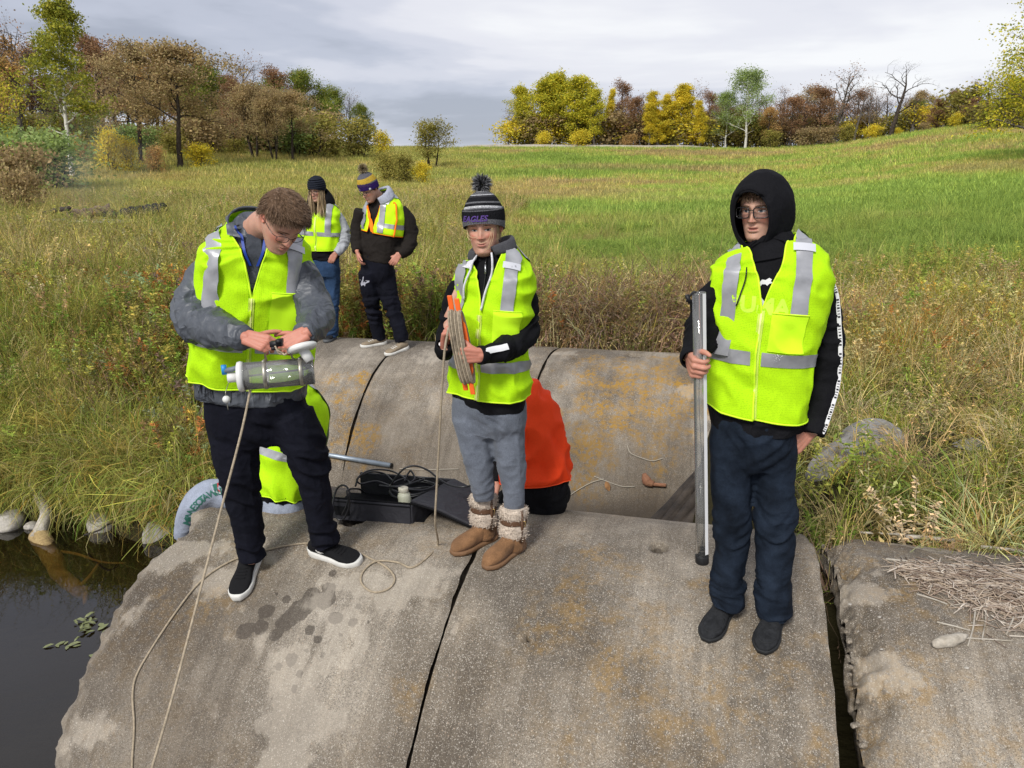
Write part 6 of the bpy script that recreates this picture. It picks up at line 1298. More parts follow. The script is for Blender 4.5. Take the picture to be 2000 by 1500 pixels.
    for sg in (-1, 1):     # folded collar points
        c0 = T.P(sg * .62, 9.0, .03); c1 = T.P(sg * .22, 7.6, .035); c2 = T.P(sg * .62, 7.7, .034); c3 = T.P(sg * .95, 8.6, .036)
        V = np.array([c0, c1, c2, c3, c0 + V3(0, -.008, .035)]); mesh_np('collar_flap', V, [(0, 1, 2, 3), (4, 0, 3)], M_GREYN, R)
    xs_ = np.linspace(4.3, 9.6, 18)
    Vi = T.P(np.array([[(-.004 - .045 * (u - 4.3)) , 0, (.004 + .045 * (u - 4.3))] for u in xs_]), np.repeat(xs_[:, None], 3, 1), .009); mesh_np('inner_shirt', Vi.reshape(-1, 3), grid_faces(18, 3), M_SHIRTG, R)
    for sg in (-1, 1):
        g = np.array([T.P(sg * a, u, .016) for a, u in ((.03, 5.4), (.10, 6.2), (.19, 7.2), (.34, 8.2), (.6, 9.1), (.95, 9.7))]); P = catmull(g, 24); mesh_np('lanyard', np.stack([P - V3(.006, 0, 0), P + V3(.006, 0, 0)], 1).reshape(-1, 3), grid_faces(24, 2), M_BLUE, R)
    # hair
    ho, hb = shell('hair', H, lambda t: np.interp(abs((t + np.pi) % (2 * np.pi) - np.pi), [0, .55, .95, 1.25, 1.45, 1.75, 2.2, np.pi], [.072, .068, .052, .040, .036, .030, -.025, -.055]), .12, .010, M_HAIRB, R, lump=.004, seed=2)
    r = np.random.default_rng(5); n = 9500; t = r.uniform(-np.pi, np.pi, n); zl = np.interp(np.abs(t), [0, .55, .95, 1.25, 1.45, 1.75, 2.2, np.pi], [.070, .066, .050, .036, .030, .026, -.027, -.057]); z = zl + (.117 - zl) * (1 - r.uniform(0, 1, n) ** 1.6)
    P = H.local(np.minimum(z, .1165), t, .008); D = np.stack([np.sin(t) * .35, np.where(np.abs(t) < 1.6, .85, -.2), np.where(np.abs(t) < 1.6, -.15, -.8)], -1) + np.where((z > .09)[:, None], np.array([.25, .5, .2]), 0); Dw = D[:, :1] * H.x + D[:, 1:2] * H.y + D[:, 2:] * H.z
    strands('hair_strand', H.W(P), Dw, .026, .0019, M_HAIRS, ho, seg=3, jit=.13, seed=6)
    n = 4200; q = r.normal(0, 1, (n, 2)); q /= np.linalg.norm(q, axis=1)[:, None]; q *= np.sqrt(r.uniform(0, 1, (n, 1))) * np.array([.064, .090]); P = np.stack([q[:, 0], q[:, 1] - .006, .128 - .030 * ((q[:, 0] / .062) ** 2 + (q[:, 1] / .085) ** 2)], -1); D = np.tile([.25, .9, .12], (n, 1)) + np.stack([q[:, 0] * 6, q[:, 1] * 4, q[:, 0] * 0], -1); Dw = D[:, :1] * H.x + D[:, 1:2] * H.y + D[:, 2:] * H.z
    strands('hair_strand', H.W(P), Dw, .028, .0021, M_HAIRS, ho, seg=3, jit=.16, seed=16)
    glasses(R, H, .050, .030, .101, -.002, .0014, M_FRAME, M_LENS, .7, .019)
    return R
M_GREYN = fabric('grey_nylon', (.070, .078, .092), rough=.48, vs=6, var=.18, bs=120, bump=.04, spec=.45, wr=1.5); M_KNITB = fabric('black_knit', (.010, .010, .011), bs=400, bump=.5)
M_SHIRTG = fabric('grey_shirt', (.055, .062, .075)); M_BLUE = simple_mat('blue_lanyard', (.015, .05, .30), .5, .3)
M_HAIRB = simple_mat('brown_hair_base', (.10, .062, .038), .8, .1); M_HAIRS = hair_mat('short_brown_hair', [(.11, .066, .038), (.17, .105, .062), (.24, .155, .095), (.14, .085, .05)])
# ============ woman with the rope winder in the middle
def winder_woman():
    p0 = on_pipe(960, 1070); R = thing('person', p0.tolist(), 'young woman in a striped bobble hat and lime vest holding an orange rope winder', 'person')
    Y = 3.69; yw = -22
    T = Loft([(957, 800, Y, .182, .125, .125, .86, yw), (956, 765, Y, .195, .138, .13, .86, yw), (956, 715, Y, .184, .130, .12, .86, yw), (958, 662, Y, .178, .128, .115, .86, yw), (962, 608, Y, .186, .135, .115, .84, yw), (965, 565, Y, .186, .125, .115, .82, yw),
              (966, 537, Y, .178, .110, .11, .82, yw), (966, 518, Y, .146, .10, .105, .85, yw), (964, 504, Y, .118, .088, .095, .88, yw), (961, 493, Y, .088, .075, .082, .95, yw), (958, 483, Y, .066, .064, .07, 1, yw)], seed=3, fold=.009)
    H = Head(at(946, 447, Y - .02), -10, 4, 3, .98, 1.06); hm = H.mesh(smile=.9, cheek=1.7)
    RA = [(916, 552, Y, .048), (896, 566, Y - .01, .058), (884, 596, Y - .03, .060), (875, 640, Y - .06, .055), (868, 678, Y - .13, .050), (868, 690, Y - .20, .045), (868, 680, Y - .245, .042)]
    LA = [(1006, 556, Y, .048), (1022, 566, Y, .060), (1030, 598, Y, .064), (1031, 635, Y - .02, .063), (1018, 668, Y - .10, .060), (985, 684, Y - .22, .053), (940, 694, Y - .30, .046)]
    hl = hand(at(934, 694, Y - .315), (-.97, -.18, .04), (-.05, .98, .1), False, curl=(1.0, 1.02, 1.05, 1.1), thumb=(.5, .35), s=.93, spread=.01)
    hr = hand(at(869, 672, Y - .22), (.12, -.35, .9), (.85, -.3, 0), True, curl=(1.0, 1.05, 1.1, 1.1), thumb=(.5, .45), s=.90, spread=.01)
    inner = [T.mesh(-.02, 20, 20), limb([(960, 500, Y, .052), (956, 480, Y, .050), (950, 460, Y, .052)], 12, 16), inner_limb(RA), inner_limb(LA), inner_limb([(920, 820, Y, .09), (931, 892, Y, .07), (942, 950, Y, .05)]), inner_limb([(986, 820, Y, .09), (997, 892, Y, .07), (1003, 970, Y - .02, .05)])]
    body(R, H, hm, [hl, hr], inner, M_SKIN2); H.eye(R, iris=(.06, .07, .08), open_=.80, look=(.1, 0)); H.brow(R, M_BLONDB, th=.0026, w=.018)
    cuff(R, at(866, 688, Y - .225), at(869, 673, Y - .25), .043, M_BLACKF); cuff(R, at(948, 693, Y - .285), at(934, 694, Y - .312), .042, M_BLACKF)
    jo, jb = cloth('hoodie', [T.mesh(.0), limb(RA, 40, 20), limb(LA, 44, 20)], .008, M_BLACKF, R, .005, [(at(862, 635, Y - .08), (0, -.4, 1), .009, .1), (at(1042, 650, Y - .05), (-.3, -.3, 1), .012, .1), (at(980, 686, Y - .22), (1, .5, 0), .006, .12)], seed=7)
    HP = Loft([(955, 772, Y, .185, .125, .13, .86, -12), (955, 800, Y, .192, .125, .14, .86, -12), (956, 830, Y, .186, .115, .135, .86, -12), (957, 850, Y, .165, .09, .11, .9, -12)])
    L1 = [(918, 812, Y, .096), (924, 850, Y, .090), (931, 892, Y - .01, .079), (938, 928, Y, .070), (943, 955, Y + .01, .066), (945, 976, Y + .015, .056)]
    L2 = [(985, 812, Y, .102), (990, 850, Y - .01, .094), (997, 892, Y - .02, .080), (1002, 930, Y - .02, .071), (1004, 968, Y - .02, .063), (1004, 998, Y - .02, .053)]
    po, pb = cloth('sweatpants', [HP.mesh(0, 14, 30), limb(L1, 36, 20), limb(L2, 36, 20)], .008, M_SWEAT, R, .0045, [(at(934, 905, Y), (.1, 0, 1), .009, .09), (at(1000, 915, Y), (.1, 0, 1), .009, .09), (at(944, 955, Y), (0, 0, 1), .010, .06), (at(1004, 980, Y), (0, 0, 1), .010, .06), (at(958, 830, Y - .1), (.7, 0, 1), .005, .14)], seed=8)
    # eagle head logo on the hip
    eg = [(-.030, .004), (-.024, .012), (-.010, .015), (.008, .014), (.030, .016), (.020, .008), (.026, .004), (.014, .001), (.016, -.004), (.004, -.004), (.000, -.010), (-.008, -.006), (-.012, -.012), (-.018, -.006), (-.026, -.008), (-.024, -.001)]
    eo = decal('hip_logo', poly_geo([(x * 1.15, y * 1.25) for x, y in eg]), at(990, 783, Y - .2), (1, 0, -.02), (.05, 0, 1), pb, M_FRAME, po, .003, 'view'); decal('hip_logo_white', poly_geo([(x * .86, y * .8) for x, y in eg]), at(990, 783, Y - .2), (1, 0, -.02), (.05, 0, 1), pb, M_WHITE, po, .0045, 'view')
    # boots
    for bx, yw_, cuf in (((946, 1056), -52, ((944, 966), (945, 1022))), ((1002, 1076), -44, ((1003, 990), (1003, 1045)))):
        b = on_pipe(*bx); nrm = pipe_normal(b); so, sb, M = shoe(R, b, yw_, nrm, .285, .052, .13, M_SUEDE, M_SUEDESOLE, .020, toe=.062, name='boot', style='flat')
        c0, c1 = at(*cuf[0], b[1] + .01), at(*cuf[1], b[1] + .005); sh = [c1 + V3(0, 0, -.075), c1 + V3(0, 0, -.03), c1, (c0 + c1) / 2, c0]; mesh_np('boot_shaft', *tube(catmull(sh, 12), [.060] * 12, 22), M_SUEDE, so)
        r = np.random.default_rng(9)
        for f0, f1, nm in ((0.0, .36, 'fleece_cuff'), (.52, 1.0, 'fleece_cuff')):
            a_, b_ = c0 + (c1 - c0) * f0, c0 + (c1 - c0) * f1; pr = catmull([a_, (a_ + b_) / 2, b_], 10); rr = .062 + .009 * np.sin(np.linspace(0, np.pi, 10)) ** .5; V, F = tube(pr, rr, 30); V = V + (vn(V, 60, 2) * .004)[:, None] * unit([0, -1, .2]); fo = mesh_np(nm, V, F, M_FLEECE, so)
            n = 1100; k = r.integers(0, len(V), n); ax = (a_ + b_) / 2; D = V[k] - ax; D[:, 2] *= .2; D /= np.linalg.norm(D, axis=1)[:, None] + 1e-9; strands('fleece_fur', V[k] - D * .002 + r.normal(0, .004, (n, 3)), D, .011, .0035, M_FLEECE, fo, seg=2, jit=.6, seed=11)
        a_, b_ = c0 + (c1 - c0) * .36, c0 + (c1 - c0) * .53; mesh_np('strap', *tube(catmull([a_, (a_ + b_) / 2, b_], 6), .0695, 26), M_STRAP, so)
        sd = (a_ + b_) / 2 + V3(.048, -.052, 0); bk = [sd + V3(x * .8, -x * .3, z) for x, z in ((-.014, -.013), (.014, -.013), (.014, .013), (-.014, .013), (-.014, -.013))]; mesh_np('buckle', *tube(bk, .0028, 6), M_BRASS, so)
        mesh_np('side_strap', *tube([c0 + V3(.040, -.050, 0), (c0 + c1) / 2 + V3(.044, -.052, 0), c1 + V3(.036, -.046, -.02)], .009, 8), M_STRAP, so)
    # hat
    ho, hb = shell('bobble_hat', H, lambda t: .030 + .012 * math.cos(t) - .022 * (1 - math.cos(t)), .178, .014, M_HATCW, R, nu=60, nv=96, lump=.003, seed=3)
    ro, rb_ = shell('hat_brim', H, lambda t: .024 + .012 * math.cos(t) - .022 * (1 - math.cos(t)), .075, .020, M_HATBR, ho, nu=14, nv=96, close=True, rib=.0006); bm = bmesh.new(); bm.from_mesh(ro.data); bmesh.ops.delete(bm, geom=[f for f in bm.faces if len(f.verts) > 4], context='FACES'); bm.to_mesh(ro.data); bm.free()
    pom('pompom', H.W(V3(0, -.020, .205)), .047, M_POMG, ho, 1500, .0045, 2)
    decal('hat_lettering', text_geo('EAGLES', .036, shear=.25, offset=.0009, space=1.0), H.W(V3(-.020, .14, .058)), H.x * 1.0, H.z, hb if rb_ is None else rb_, M_PURPLE, ho, .0035, -H.y)
    # wind blown hair
    for pts in ([(-.066, .06, .02), (-.055, .10, -.01), (-.03, .118, -.025), (-.012, .122, -.022)], [(.050, .085, .012), (.045, .105, -.02), (.030, .112, -.045), (-.01, .118, -.052)], [(.054, .08, .012), (.048, .098, -.03), (.035, .105, -.07), (.010, .100, -.095)], [(.058, .07, .012), (.055, .085, -.03), (.045, .095, -.06), (.028, .098, -.085)], [(-.066, .055, .015), (-.058, .095, -.02), (-.045, .112, -.035), (-.035, .115, -.033)]):
        mesh_np('hair_wisp', *tube(H.W(catmull(pts, 14)), .0011, 4), M_BLOND, R)
    r = np.random.default_rng(8); n = 120; sd = np.where(r.uniform(size=n) < .93, 1, -1); P = H.W(np.stack([sd * (.066 + r.normal(0, .003, n)), r.uniform(-.04, .045, n), r.uniform(.0, .02, n)], -1)); strands('hair', P, np.tile([0.02, 0, -1.], (n, 1)), .060, .0030, M_BLONDS, R, jit=.10, seed=9)
    # hood around the neck: grey lining, black outside
    S, U = np.meshgrid(np.linspace(.38, 2 * np.pi - .38, 70), np.linspace(0, 1, 14), indexing='ij')
    a = T.P(S, np.full_like(S, 8.2), .022); b = T.P(S, np.full_like(S, 9.4), .048); c = T.P(S, np.full_like(S, 9.6), .012)
    back = np.clip(-np.cos(S), -.3, 1)[..., None]; u = U[..., None]; V = a * (1 - u) ** 2 + 2 * (b + back * np.array([0, .02, .03])) * u * (1 - u) + c * u ** 2 + np.sin(u * np.pi) * np.array([0, 0, .015]); V = V + (vn(V.reshape(-1, 3), 18, 4) * .004).reshape(S.shape)[..., None]
    hd = mesh_np('hood', V.reshape(-1, 3), grid_faces(70, 14), M_GREYK, R); s = hd.modifiers.new('t', 'SOLIDIFY'); s.thickness = .010
    S2, U2 = np.meshgrid(np.linspace(.30, .60, 6), np.linspace(0, 1, 10), indexing='ij')
    for sg in (-1,):
        V = T.P(sg * S2, 6.5 + 3.1 * U2, .030); mesh_np('white_lining', V.reshape(-1, 3), grid_faces(6, 10), M_WHITEF, R)
    vo_ = vest(R, T, .95, 4.0, 9.0, .085, .017, bands=[(2.2, .40)], xs=.112, sw=.050, u_strip=2.2, pocket=(.060, .165, 3.0, 4.25), hem_slope=-.12); tuck(jo, vo_, T, .160)
    for sg, q in ((-1, [(-.34, 8.7), (-.30, 7.6), (-.30, 6.4), (-.34, 5.2), (-.40, 4.5)]), (1, [(.30, 8.6), (.22, 7.4), (.14, 6.2), (.06, 5.0), (.03, 4.2)])):
        P = catmull(np.array([T.P(a, u, .030) for a, u in q]), 26); mesh_np('drawstring', *tube(P, .0052, 7), M_WHITEF, R)
    mesh_np('jacket_zip', *tube(catmull(np.array([T.P(-.0, u, .005) for u in (4.4, 6, 7.6, 8.4)]), 16), .0035, 6), M_FRAME, R); mesh_np('zip_pull', *tube([T.P(0, 7.4, .010), T.P(0, 7.4, .010) + V3(0, -.004, -.045)], [.004, .006], 8), M_STEEL, R)
    strip_on('sleeve_patch', [at(1000, 668, Y - .3), at(970, 676, Y - .34), at(942, 682, Y - .37)], [.030] * 30, jb, M_WHITE, jo, .003, 30, 5); strip_on('sleeve_patch', [at(855, 640, Y - .25), at(862, 652, Y - .27), at(866, 662, Y - .28)], .022, jb, M_WHITE, jo, .003, 20, 4)
    return R
M_SWEAT = fabric('heather_sweatpants', (.125, .140, .170), vs=8, var=.22, bs=240, bump=.4, sheen=.4); M_GREYK = fabric('charcoal_hood', (.060, .060, .066), sheen=.2); M_WHITEF = fabric('white_cord', (.60, .60, .62))
M_SUEDE = fabric('tan_suede', (.20, .105, .050), vs=14, var=.3, bs=200, bump=.3, sheen=.4); M_SUEDESOLE = simple_mat('tan_rubber', (.19, .105, .055), .7, .2, bump=.4, bscale=80); M_FLEECE = fabric('cream_fleece', (.52, .44, .36), vs=30, var=.15, bs=150, bump=.8, sheen=.5)
M_STRAP = simple_mat('brown_strap', (.095, .048, .025), .6, .3); M_BRASS = simple_mat('brass_buckle', (.45, .30, .12), .35, .5, metal=1); M_STEEL = simple_mat('steel', (.42, .43, .44), .35, .5, metal=.9, var=.2, vscale=20)
M_BLONDB = simple_mat('blond_eyebrow', (.12, .075, .045), .8); M_BLOND = simple_mat('blond_wisp', (.55, .42, .24), .5); M_BLONDS = hair_mat('blond_hair', [(.34, .24, .13), (.46, .34, .19), (.28, .19, .10)]); M_POMG = hair_mat('grey_pompom', [(.015, .015, .016), (.03, .03, .032), (.40, .40, .41), (.13, .13, .135)]); M_PURPLE = simple_mat('purple_thread', (.085, .045, .20), .8)
K_, W_, G_, D_ = (.018, .018, .021), (.58, .58, .60), (.17, .17, .18), (.055, .055, .06)
M_HATCW = knit('striped_knit', [(0, G_), (.10, K_), (.26, D_), (.37, G_), (.41, W_), (.47, K_), (.55, G_), (.60, K_), (.74, D_), (.80, W_), (.83, G_), (.93, W_), (.97, K_)]); M_HATBR = knit('brim_knit', [(0, G_), (.30, K_), (.90, G_)], 70)
# ============ man in the purple and gold hat on the far culvert
def far_man():
    p0 = on_pipe(755, 680, far=True); R = thing('person', p0.tolist(), 'man in a purple and gold bobble hat standing on the far culvert', 'person')
    Y = 8.72; yw = -34
    T = Loft([(738, 511, Y, .215, .15, .15, .86, yw), (741, 487, Y, .235, .165, .155, .85, yw), (745, 455, Y, .240, .165, .16, .84, yw), (748, 428, Y, .242, .155, .16, .82, yw), (748, 410, Y, .228, .14, .15, .82, yw), (747, 398, Y, .190, .12, .135, .85, yw), (744, 389, Y - .02, .135, .10, .115, .9, yw), (739, 381, Y - .04, .090, .08, .09, 1, yw)], seed=5, fold=.008)
    H = Head(at(722, 370, Y - .12), -42, 28, 0, 1.04, 1.0); hm = H.mesh(60, 60)
    LA = [(778, 410, Y, .095), (794, 432, Y + .01, .105), (802, 462, Y, .095), (795, 485, Y - .08, .082), (780, 498, Y - .13, .062)]
    RA = [(707, 410, Y, .085), (699, 440, Y + .03, .085), (697, 470, Y, .075), (698, 492, Y - .1, .058)]
    hl = hand(at(778, 499, Y - .14), (-.55, -.3, -.75), (-.2, .9, -.2), False, curl=(.5, .6, .6, .6), thumb=(.1, .1), s=1.0, vox=.006); hr = hand(at(698, 494, Y - .11), (.15, -.1, -.95), (.8, .3, 0), True, curl=(.5, .5, .5, .5), thumb=(.1, .1), s=1.0, vox=.006)
    body(R, H, hm, [hl, hr], [T.mesh(-.03, 16, 16), limb([(740, 386, Y - .02, .066), (732, 378, Y - .07, .064), (727, 372, Y - .1, .062)], 10, 14)], M_SKIN, .02)
    H.eye(R, open_=.5); H.brow(R, M_DARKH)
    jo, jb = cloth('jacket', [T.mesh(0, 30, 30), limb(LA, 30, 18), limb(RA, 30, 18)], .013, M_BLACKB, R, .005, [(at(800, 465, Y), (0, 0, 1), .014, .16), (at(697, 468, Y), (0, 0, 1), .01, .14), (at(738, 508, Y), (0, 0, 1), .008, .2)], seed=9)
    HP = Loft([(737, 498, Y, .21, .14, .15, .86, yw), (736, 522, Y, .215, .14, .16, .86, yw), (736, 540, Y, .20, .12, .14, .86, yw), (737, 552, Y, .16, .09, .1, .9, yw)])
    L1 = [(718, 530, Y - .05, .115), (722, 570, Y - .02, .105), (730, 610, Y + .05, .090), (738, 645, Y + .12, .084), (741, 664, Y + .14, .082)]
    L2 = [(752, 530, Y, .12), (759, 570, Y - .02, .108), (768, 605, Y - .05, .094), (779, 640, Y - .08, .088), (786, 668, Y - .09, .088)]
    po, pb = cloth('cargo_pants', [HP.mesh(0, 12, 24), limb(L1, 34, 20), limb(L2, 34, 20)], .013, M_NAVY, R, .006, [(at(726, 600, Y), (0, 0, 1), .012, .2), (at(765, 600, Y), (0, 0, 1), .012, .2), (at(783, 655, Y), (0, 0, 1), .015, .12)], seed=10)
    decal('thigh_logo', poly_geo([(-.08, .03), (-.04, .035), (0, .005), (.04, .035), (.08, .03), (.075, .012), (.03, -.005), (.022, -.035), (0, -.018), (-.022, -.035), (-.03, -.005), (-.075, .012)]), at(709, 553, Y - .4), (1, -.3, 0), (0, 0, 1), pb, M_WHITEG, po, .006, 'view')
    for bx, yw_ in (((741, 673), -62), ((785, 684), -48)):
        b = on_pipe(*bx, far=True); nrm = pipe_normal(b, True); so, sb, M = shoe(R, b, yw_, nrm, .31, .055, .10, M_TANSH, M_WHITER, .026, name='shoe')
        for q in range(3): mesh_np('lace', *tube(cast(catmull([M(-.028, .075 + q * .024, .2), M(0, .079 + q * .024, .2), M(.028, .075 + q * .024, .2)], 7), sb, -nrm, .001), .004, 5), M_WHITER, so)
    vo = vest(R, T, 2.0, 2.2, 6.7, .10, .020, mat=M_VEST2, bands=[(2.62, .30, .25, 3.0)], xs=.118, sw=.06, u_strip=2.1, tab=False, zipper=False, trim=M_OTRIM, open_w=.03, nu=40, nv=60)
    Sg, Ug = np.meshgrid(np.linspace(-.42, -.30, 3), np.linspace(2.05, 4.6, 16), indexing='ij'); mesh_np('orange_binding', T.P(Sg + .18 * (4.6 - Ug), Ug, .027).reshape(-1, 3), grid_faces(3, 16), M_OTRIM, vo)
    # armhole binding
    P = np.array([T.P(1.30 + .1 * math.sin(a), 3.6 + 1.7 * math.sin(a), .03) for a in np.linspace(-1.3, 1.3, 14)]); mesh_np('armhole_binding', *tube(P, .010, 6), M_OTRIM, vo)
    # grey hood lining behind the neck
    S, U = np.meshgrid(np.linspace(.5, 2 * np.pi - .5, 50), np.linspace(0, 1, 10), indexing='ij'); a = T.P(S, np.full_like(S, 5.7), .03); b = T.P(S, np.full_like(S, 6.7), .06); c = T.P(S, np.full_like(S, 6.9), .03); u = U[..., None]; bk = np.clip(-np.cos(S), 0, 1)[..., None]
    hd = mesh_np('hood', (a * (1 - u) ** 2 + 2 * (b + bk * V3(.02, .03, .05)) * u * (1 - u) + c * u ** 2).reshape(-1, 3), grid_faces(50, 10), M_GREYL, R); s = hd.modifiers.new('t', 'SOLIDIFY'); s.thickness = .012
    shell('hair', H, lambda t: np.interp(abs((t + np.pi) % (2 * np.pi) - np.pi), [0, 1.2, 1.5, np.pi], [.06, .03, -.01, -.05]), .11, .006, M_DARKH, R, nu=14, nv=40)
    ho, hb = shell('bobble_hat', H, lambda t: .030 + .006 * math.cos(t) - .02 * (1 - math.cos(t)), .185, .016, M_HATFM, R, nu=44, nv=72); pom('pompom', H.W(V3(0, -.03, .215)), .055, M_POMY, ho, 900, .007, 3)
    decal('hat_lettering', text_geo('VIKINGS', .045, offset=.0022, space=.95), H.W(V3(.030, .18, .112)), H.x + .0 * H.y, H.z, hb, M_PURP2, ho, .004, -unit(H.y + .3 * H.z))
    decal('hat_emblem', poly_geo([(-.018, -.02), (.014, -.022), (.022, -.004), (.012, .02), (.002, .012), (-.012, .024), (-.02, .006)]), H.W(V3(-.030, .15, .048)), H.x, H.z, hb, M_WHITEG, ho, .004, -H.y)
    decal('hat_tag', poly_geo([(-.012, -.010), (.010, -.010), (.003, .012), (-.004, .006), (-.010, .010)]), H.W(V3(.084, .05, .036)), H.y * -1, H.z, hb, M_WHITE, ho, .004, -H.x)
    glasses(R, H, .050, .032, .105, 0, .0025, M_FRAME, M_LENS, .6)
M_BLACKB = fabric('black_brown_fleece', (.017, .014, .012)); M_WHITEG = simple_mat('pale_grey_print', (.35, .35, .40), .7); M_TANSH = fabric('tan_canvas', (.25, .20, .14)); M_VEST2 = simple_mat('lime_solid_vest', LIME, .7, .15, bump=.15, bscale=200); M_GREYL = fabric('light_grey_fleece', (.34, .36, .42)); M_DARKH = simple_mat('dark_hair', (.035, .022, .015), .7)
M_POMY = hair_mat('brown_gold_pompom', [(.10, .07, .05), (.35, .27, .12), (.22, .18, .14), (.45, .38, .22)]); M_PURP2 = simple_mat('dark_purple_thread', (.045, .02, .10), .8)
GP, YP, PP = (.14, .14, .16), (.62, .42, .06), (.045, .022, .14)
M_HATFM = knit('purple_gold_knit', [(0, PP), (.30, GP), (.36, YP), (.66, GP)], 60)
# ============ far woman behind the bending man
def far_woman():
    p0 = on_pipe(640, 660, far=True); R = thing('person', p0.tolist(), 'woman with long blond hair, dark knit hat and jeans on the far culvert', 'person')
    Y = 9.15; yw = -14
    T = Loft([(632, 508, Y, .20, .14, .14, .86, yw), (630, 487, Y, .215, .15, .14, .86, yw), (629, 462, Y, .212, .15, .14, .85, yw), (629, 438, Y, .212, .15, .14, .84, yw), (629, 420, Y, .205, .13, .13, .84, yw), (628, 409, Y, .165, .11, .12, .88, yw), (626, 401, Y, .115, .09, .10, .92, yw), (623, 394, Y - .02, .078, .075, .08, 1, yw)], seed=6, fold=.008)
    H = Head(at(620, 372, Y - .08), -22, 14, 0, 1.0, .97); hm = H.mesh(60, 60, smile=.4)
    LA = [(655, 420, Y, .078), (667, 440, Y + .02, .082), (672, 463, Y, .075), (667, 482, Y - .08, .068), (656, 495, Y - .12, .056)]; RA = [(602, 420, Y, .078), (590, 445, Y + .02, .080), (586, 470, Y, .072), (592, 492, Y - .1, .056)]
    hl = hand(at(654, 497, Y - .12), (-.5, -.2, -.8), (-.2, .9, -.2), False, s=.92, vox=.007); hr = hand(at(594, 494, Y - .1), (.5, -.2, -.8), (.2, .9, -.2), True, s=.92, vox=.007)
    body(R, H, hm, [hl, hr], [T.mesh(-.03, 16, 16), limb([(624, 396, Y - .02, .055), (621, 384, Y - .05, .053), (620, 378, Y - .06, .053)], 10, 14)], M_SKIN, .02); H.eye(R, open_=.5); H.brow(R, M_BLONDB)
    cloth('jacket', [T.mesh(0, 30, 30)], .013, M_BLACKF, R, .005, [(at(632, 500, Y), (0, 0, 1), .01, .2)], seed=11); cloth('sleeves', [limb(LA, 30, 18), limb(RA, 30, 18)], .012, M_GREYS, R, .005, [(at(671, 465, Y), (0, 0, 1), .012, .16)], seed=12)
    HP = Loft([(632, 498, Y, .185, .13, .14, .86, yw), (632, 522, Y, .20, .13, .15, .86, yw), (632, 540, Y, .185, .11, .13, .86, yw)])
    cloth('jeans', [HP.mesh(0, 12, 24), limb([(648, 525, Y, .11), (650, 570, Y, .090), (649, 610, Y, .078), (648, 640, Y + .02, .082), (648, 657, Y + .03, .086)], 34, 18), limb([(616, 525, Y, .11), (614, 570, Y, .090), (613, 610, Y, .078), (612, 640, Y + .06, .080), (612, 654, Y + .08, .084)], 34, 18)], .013, M_JEANS, R, .005, [(at(649, 590, Y), (0, 0, 1), .01, .2), (at(648, 645, Y), (0, 0, 1), .014, .12)], seed=13)
    for bx, yw_ in (((649, 663), -10), ((612, 660), -20)):
        b = on_pipe(*bx, far=True); shoe(R, b, yw_, pipe_normal(b, True), .28, .050, .09, M_SLIP, M_GREYSOLE, .026, name='shoe')
    vest(R, T, .95, 3.7, 6.8, .09, .020, mat=M_VEST2, bands=[(2.25, .32)], xs=.13, sw=.055, u_strip=2.25, nu=40, nv=60, tab=False)
    S, U = np.meshgrid(np.linspace(.45, 2 * np.pi - .45, 50), np.linspace(0, 1, 8), indexing='ij'); a = T.P(S, np.full_like(S, 5.3), .035); b = T.P(S, np.full_like(S, 6.8), .05) + V3(0, 0, .07); u = U[..., None]; V = a * (1 - u) + b * u + np.sin(u * np.pi) * (a - b) * V3(.25, .25, 0); c = mesh_np('collar', V.reshape(-1, 3), grid_faces(50, 8), M_BLACKF, R); c.modifiers.new('t', 'SOLIDIFY').thickness = .014
    ho, hb = shell('knit_hat', H, lambda t: .030 + .008 * math.cos(t) - .03 * (1 - math.cos(t)), .165, .016, M_HATFW, R, nu=40, nv=60, rib=.002, nrib=40)
    for k in range(5):
        z = .04 + .022 * k; t = np.linspace(0, 2 * np.pi, 50); P = H.local(np.full(50, min(z, .05)), t, .017); sc_ = math.sqrt(max(.05, 1 - (max(0, z - .05) / .118) ** 2.2)); P = V3(0, -.008, 0) + (P - V3(0, -.008, 0)) * sc_; P[:, 2] = z + .010 * np.cos(t) + .0; mesh_np('knit_ridge', *tube(H.W(P), .006, 6, False), M_HATFW2, ho)
    r = np.random.default_rng(12); n = 700; sd = np.where(r.uniform(size=n) < .5, 1, -1); P = H.W(np.stack([sd * r.uniform(.050, .078, n), r.uniform(-.03, .06, n), r.uniform(-.02, .02, n)], -1)); strands('hair', P, np.tile([0, -.22, -1.], (n, 1)) + sd[:, None] * V3(.02, 0, 0), .26, .008, M_BLONDS, R, seg=6, jit=.07, seed=13)
    glasses(R, H, .048, .032, .105, 0, .0022, M_FRAME, M_LENS, .6)
M_GREYS = fabric('pale_grey_sleeve', (.36, .37, .40)); M_GREYSOLE = simple_mat('grey_rubber', (.10, .105, .11), .7); M_HATFW = knit('navy_knit', [(0, (.020, .024, .035)), (.5, (.026, .030, .042))], 50, interp='LINEAR'); M_HATFW2 = fabric('navy_yarn', (.024, .028, .040), bs=200, bump=.8)
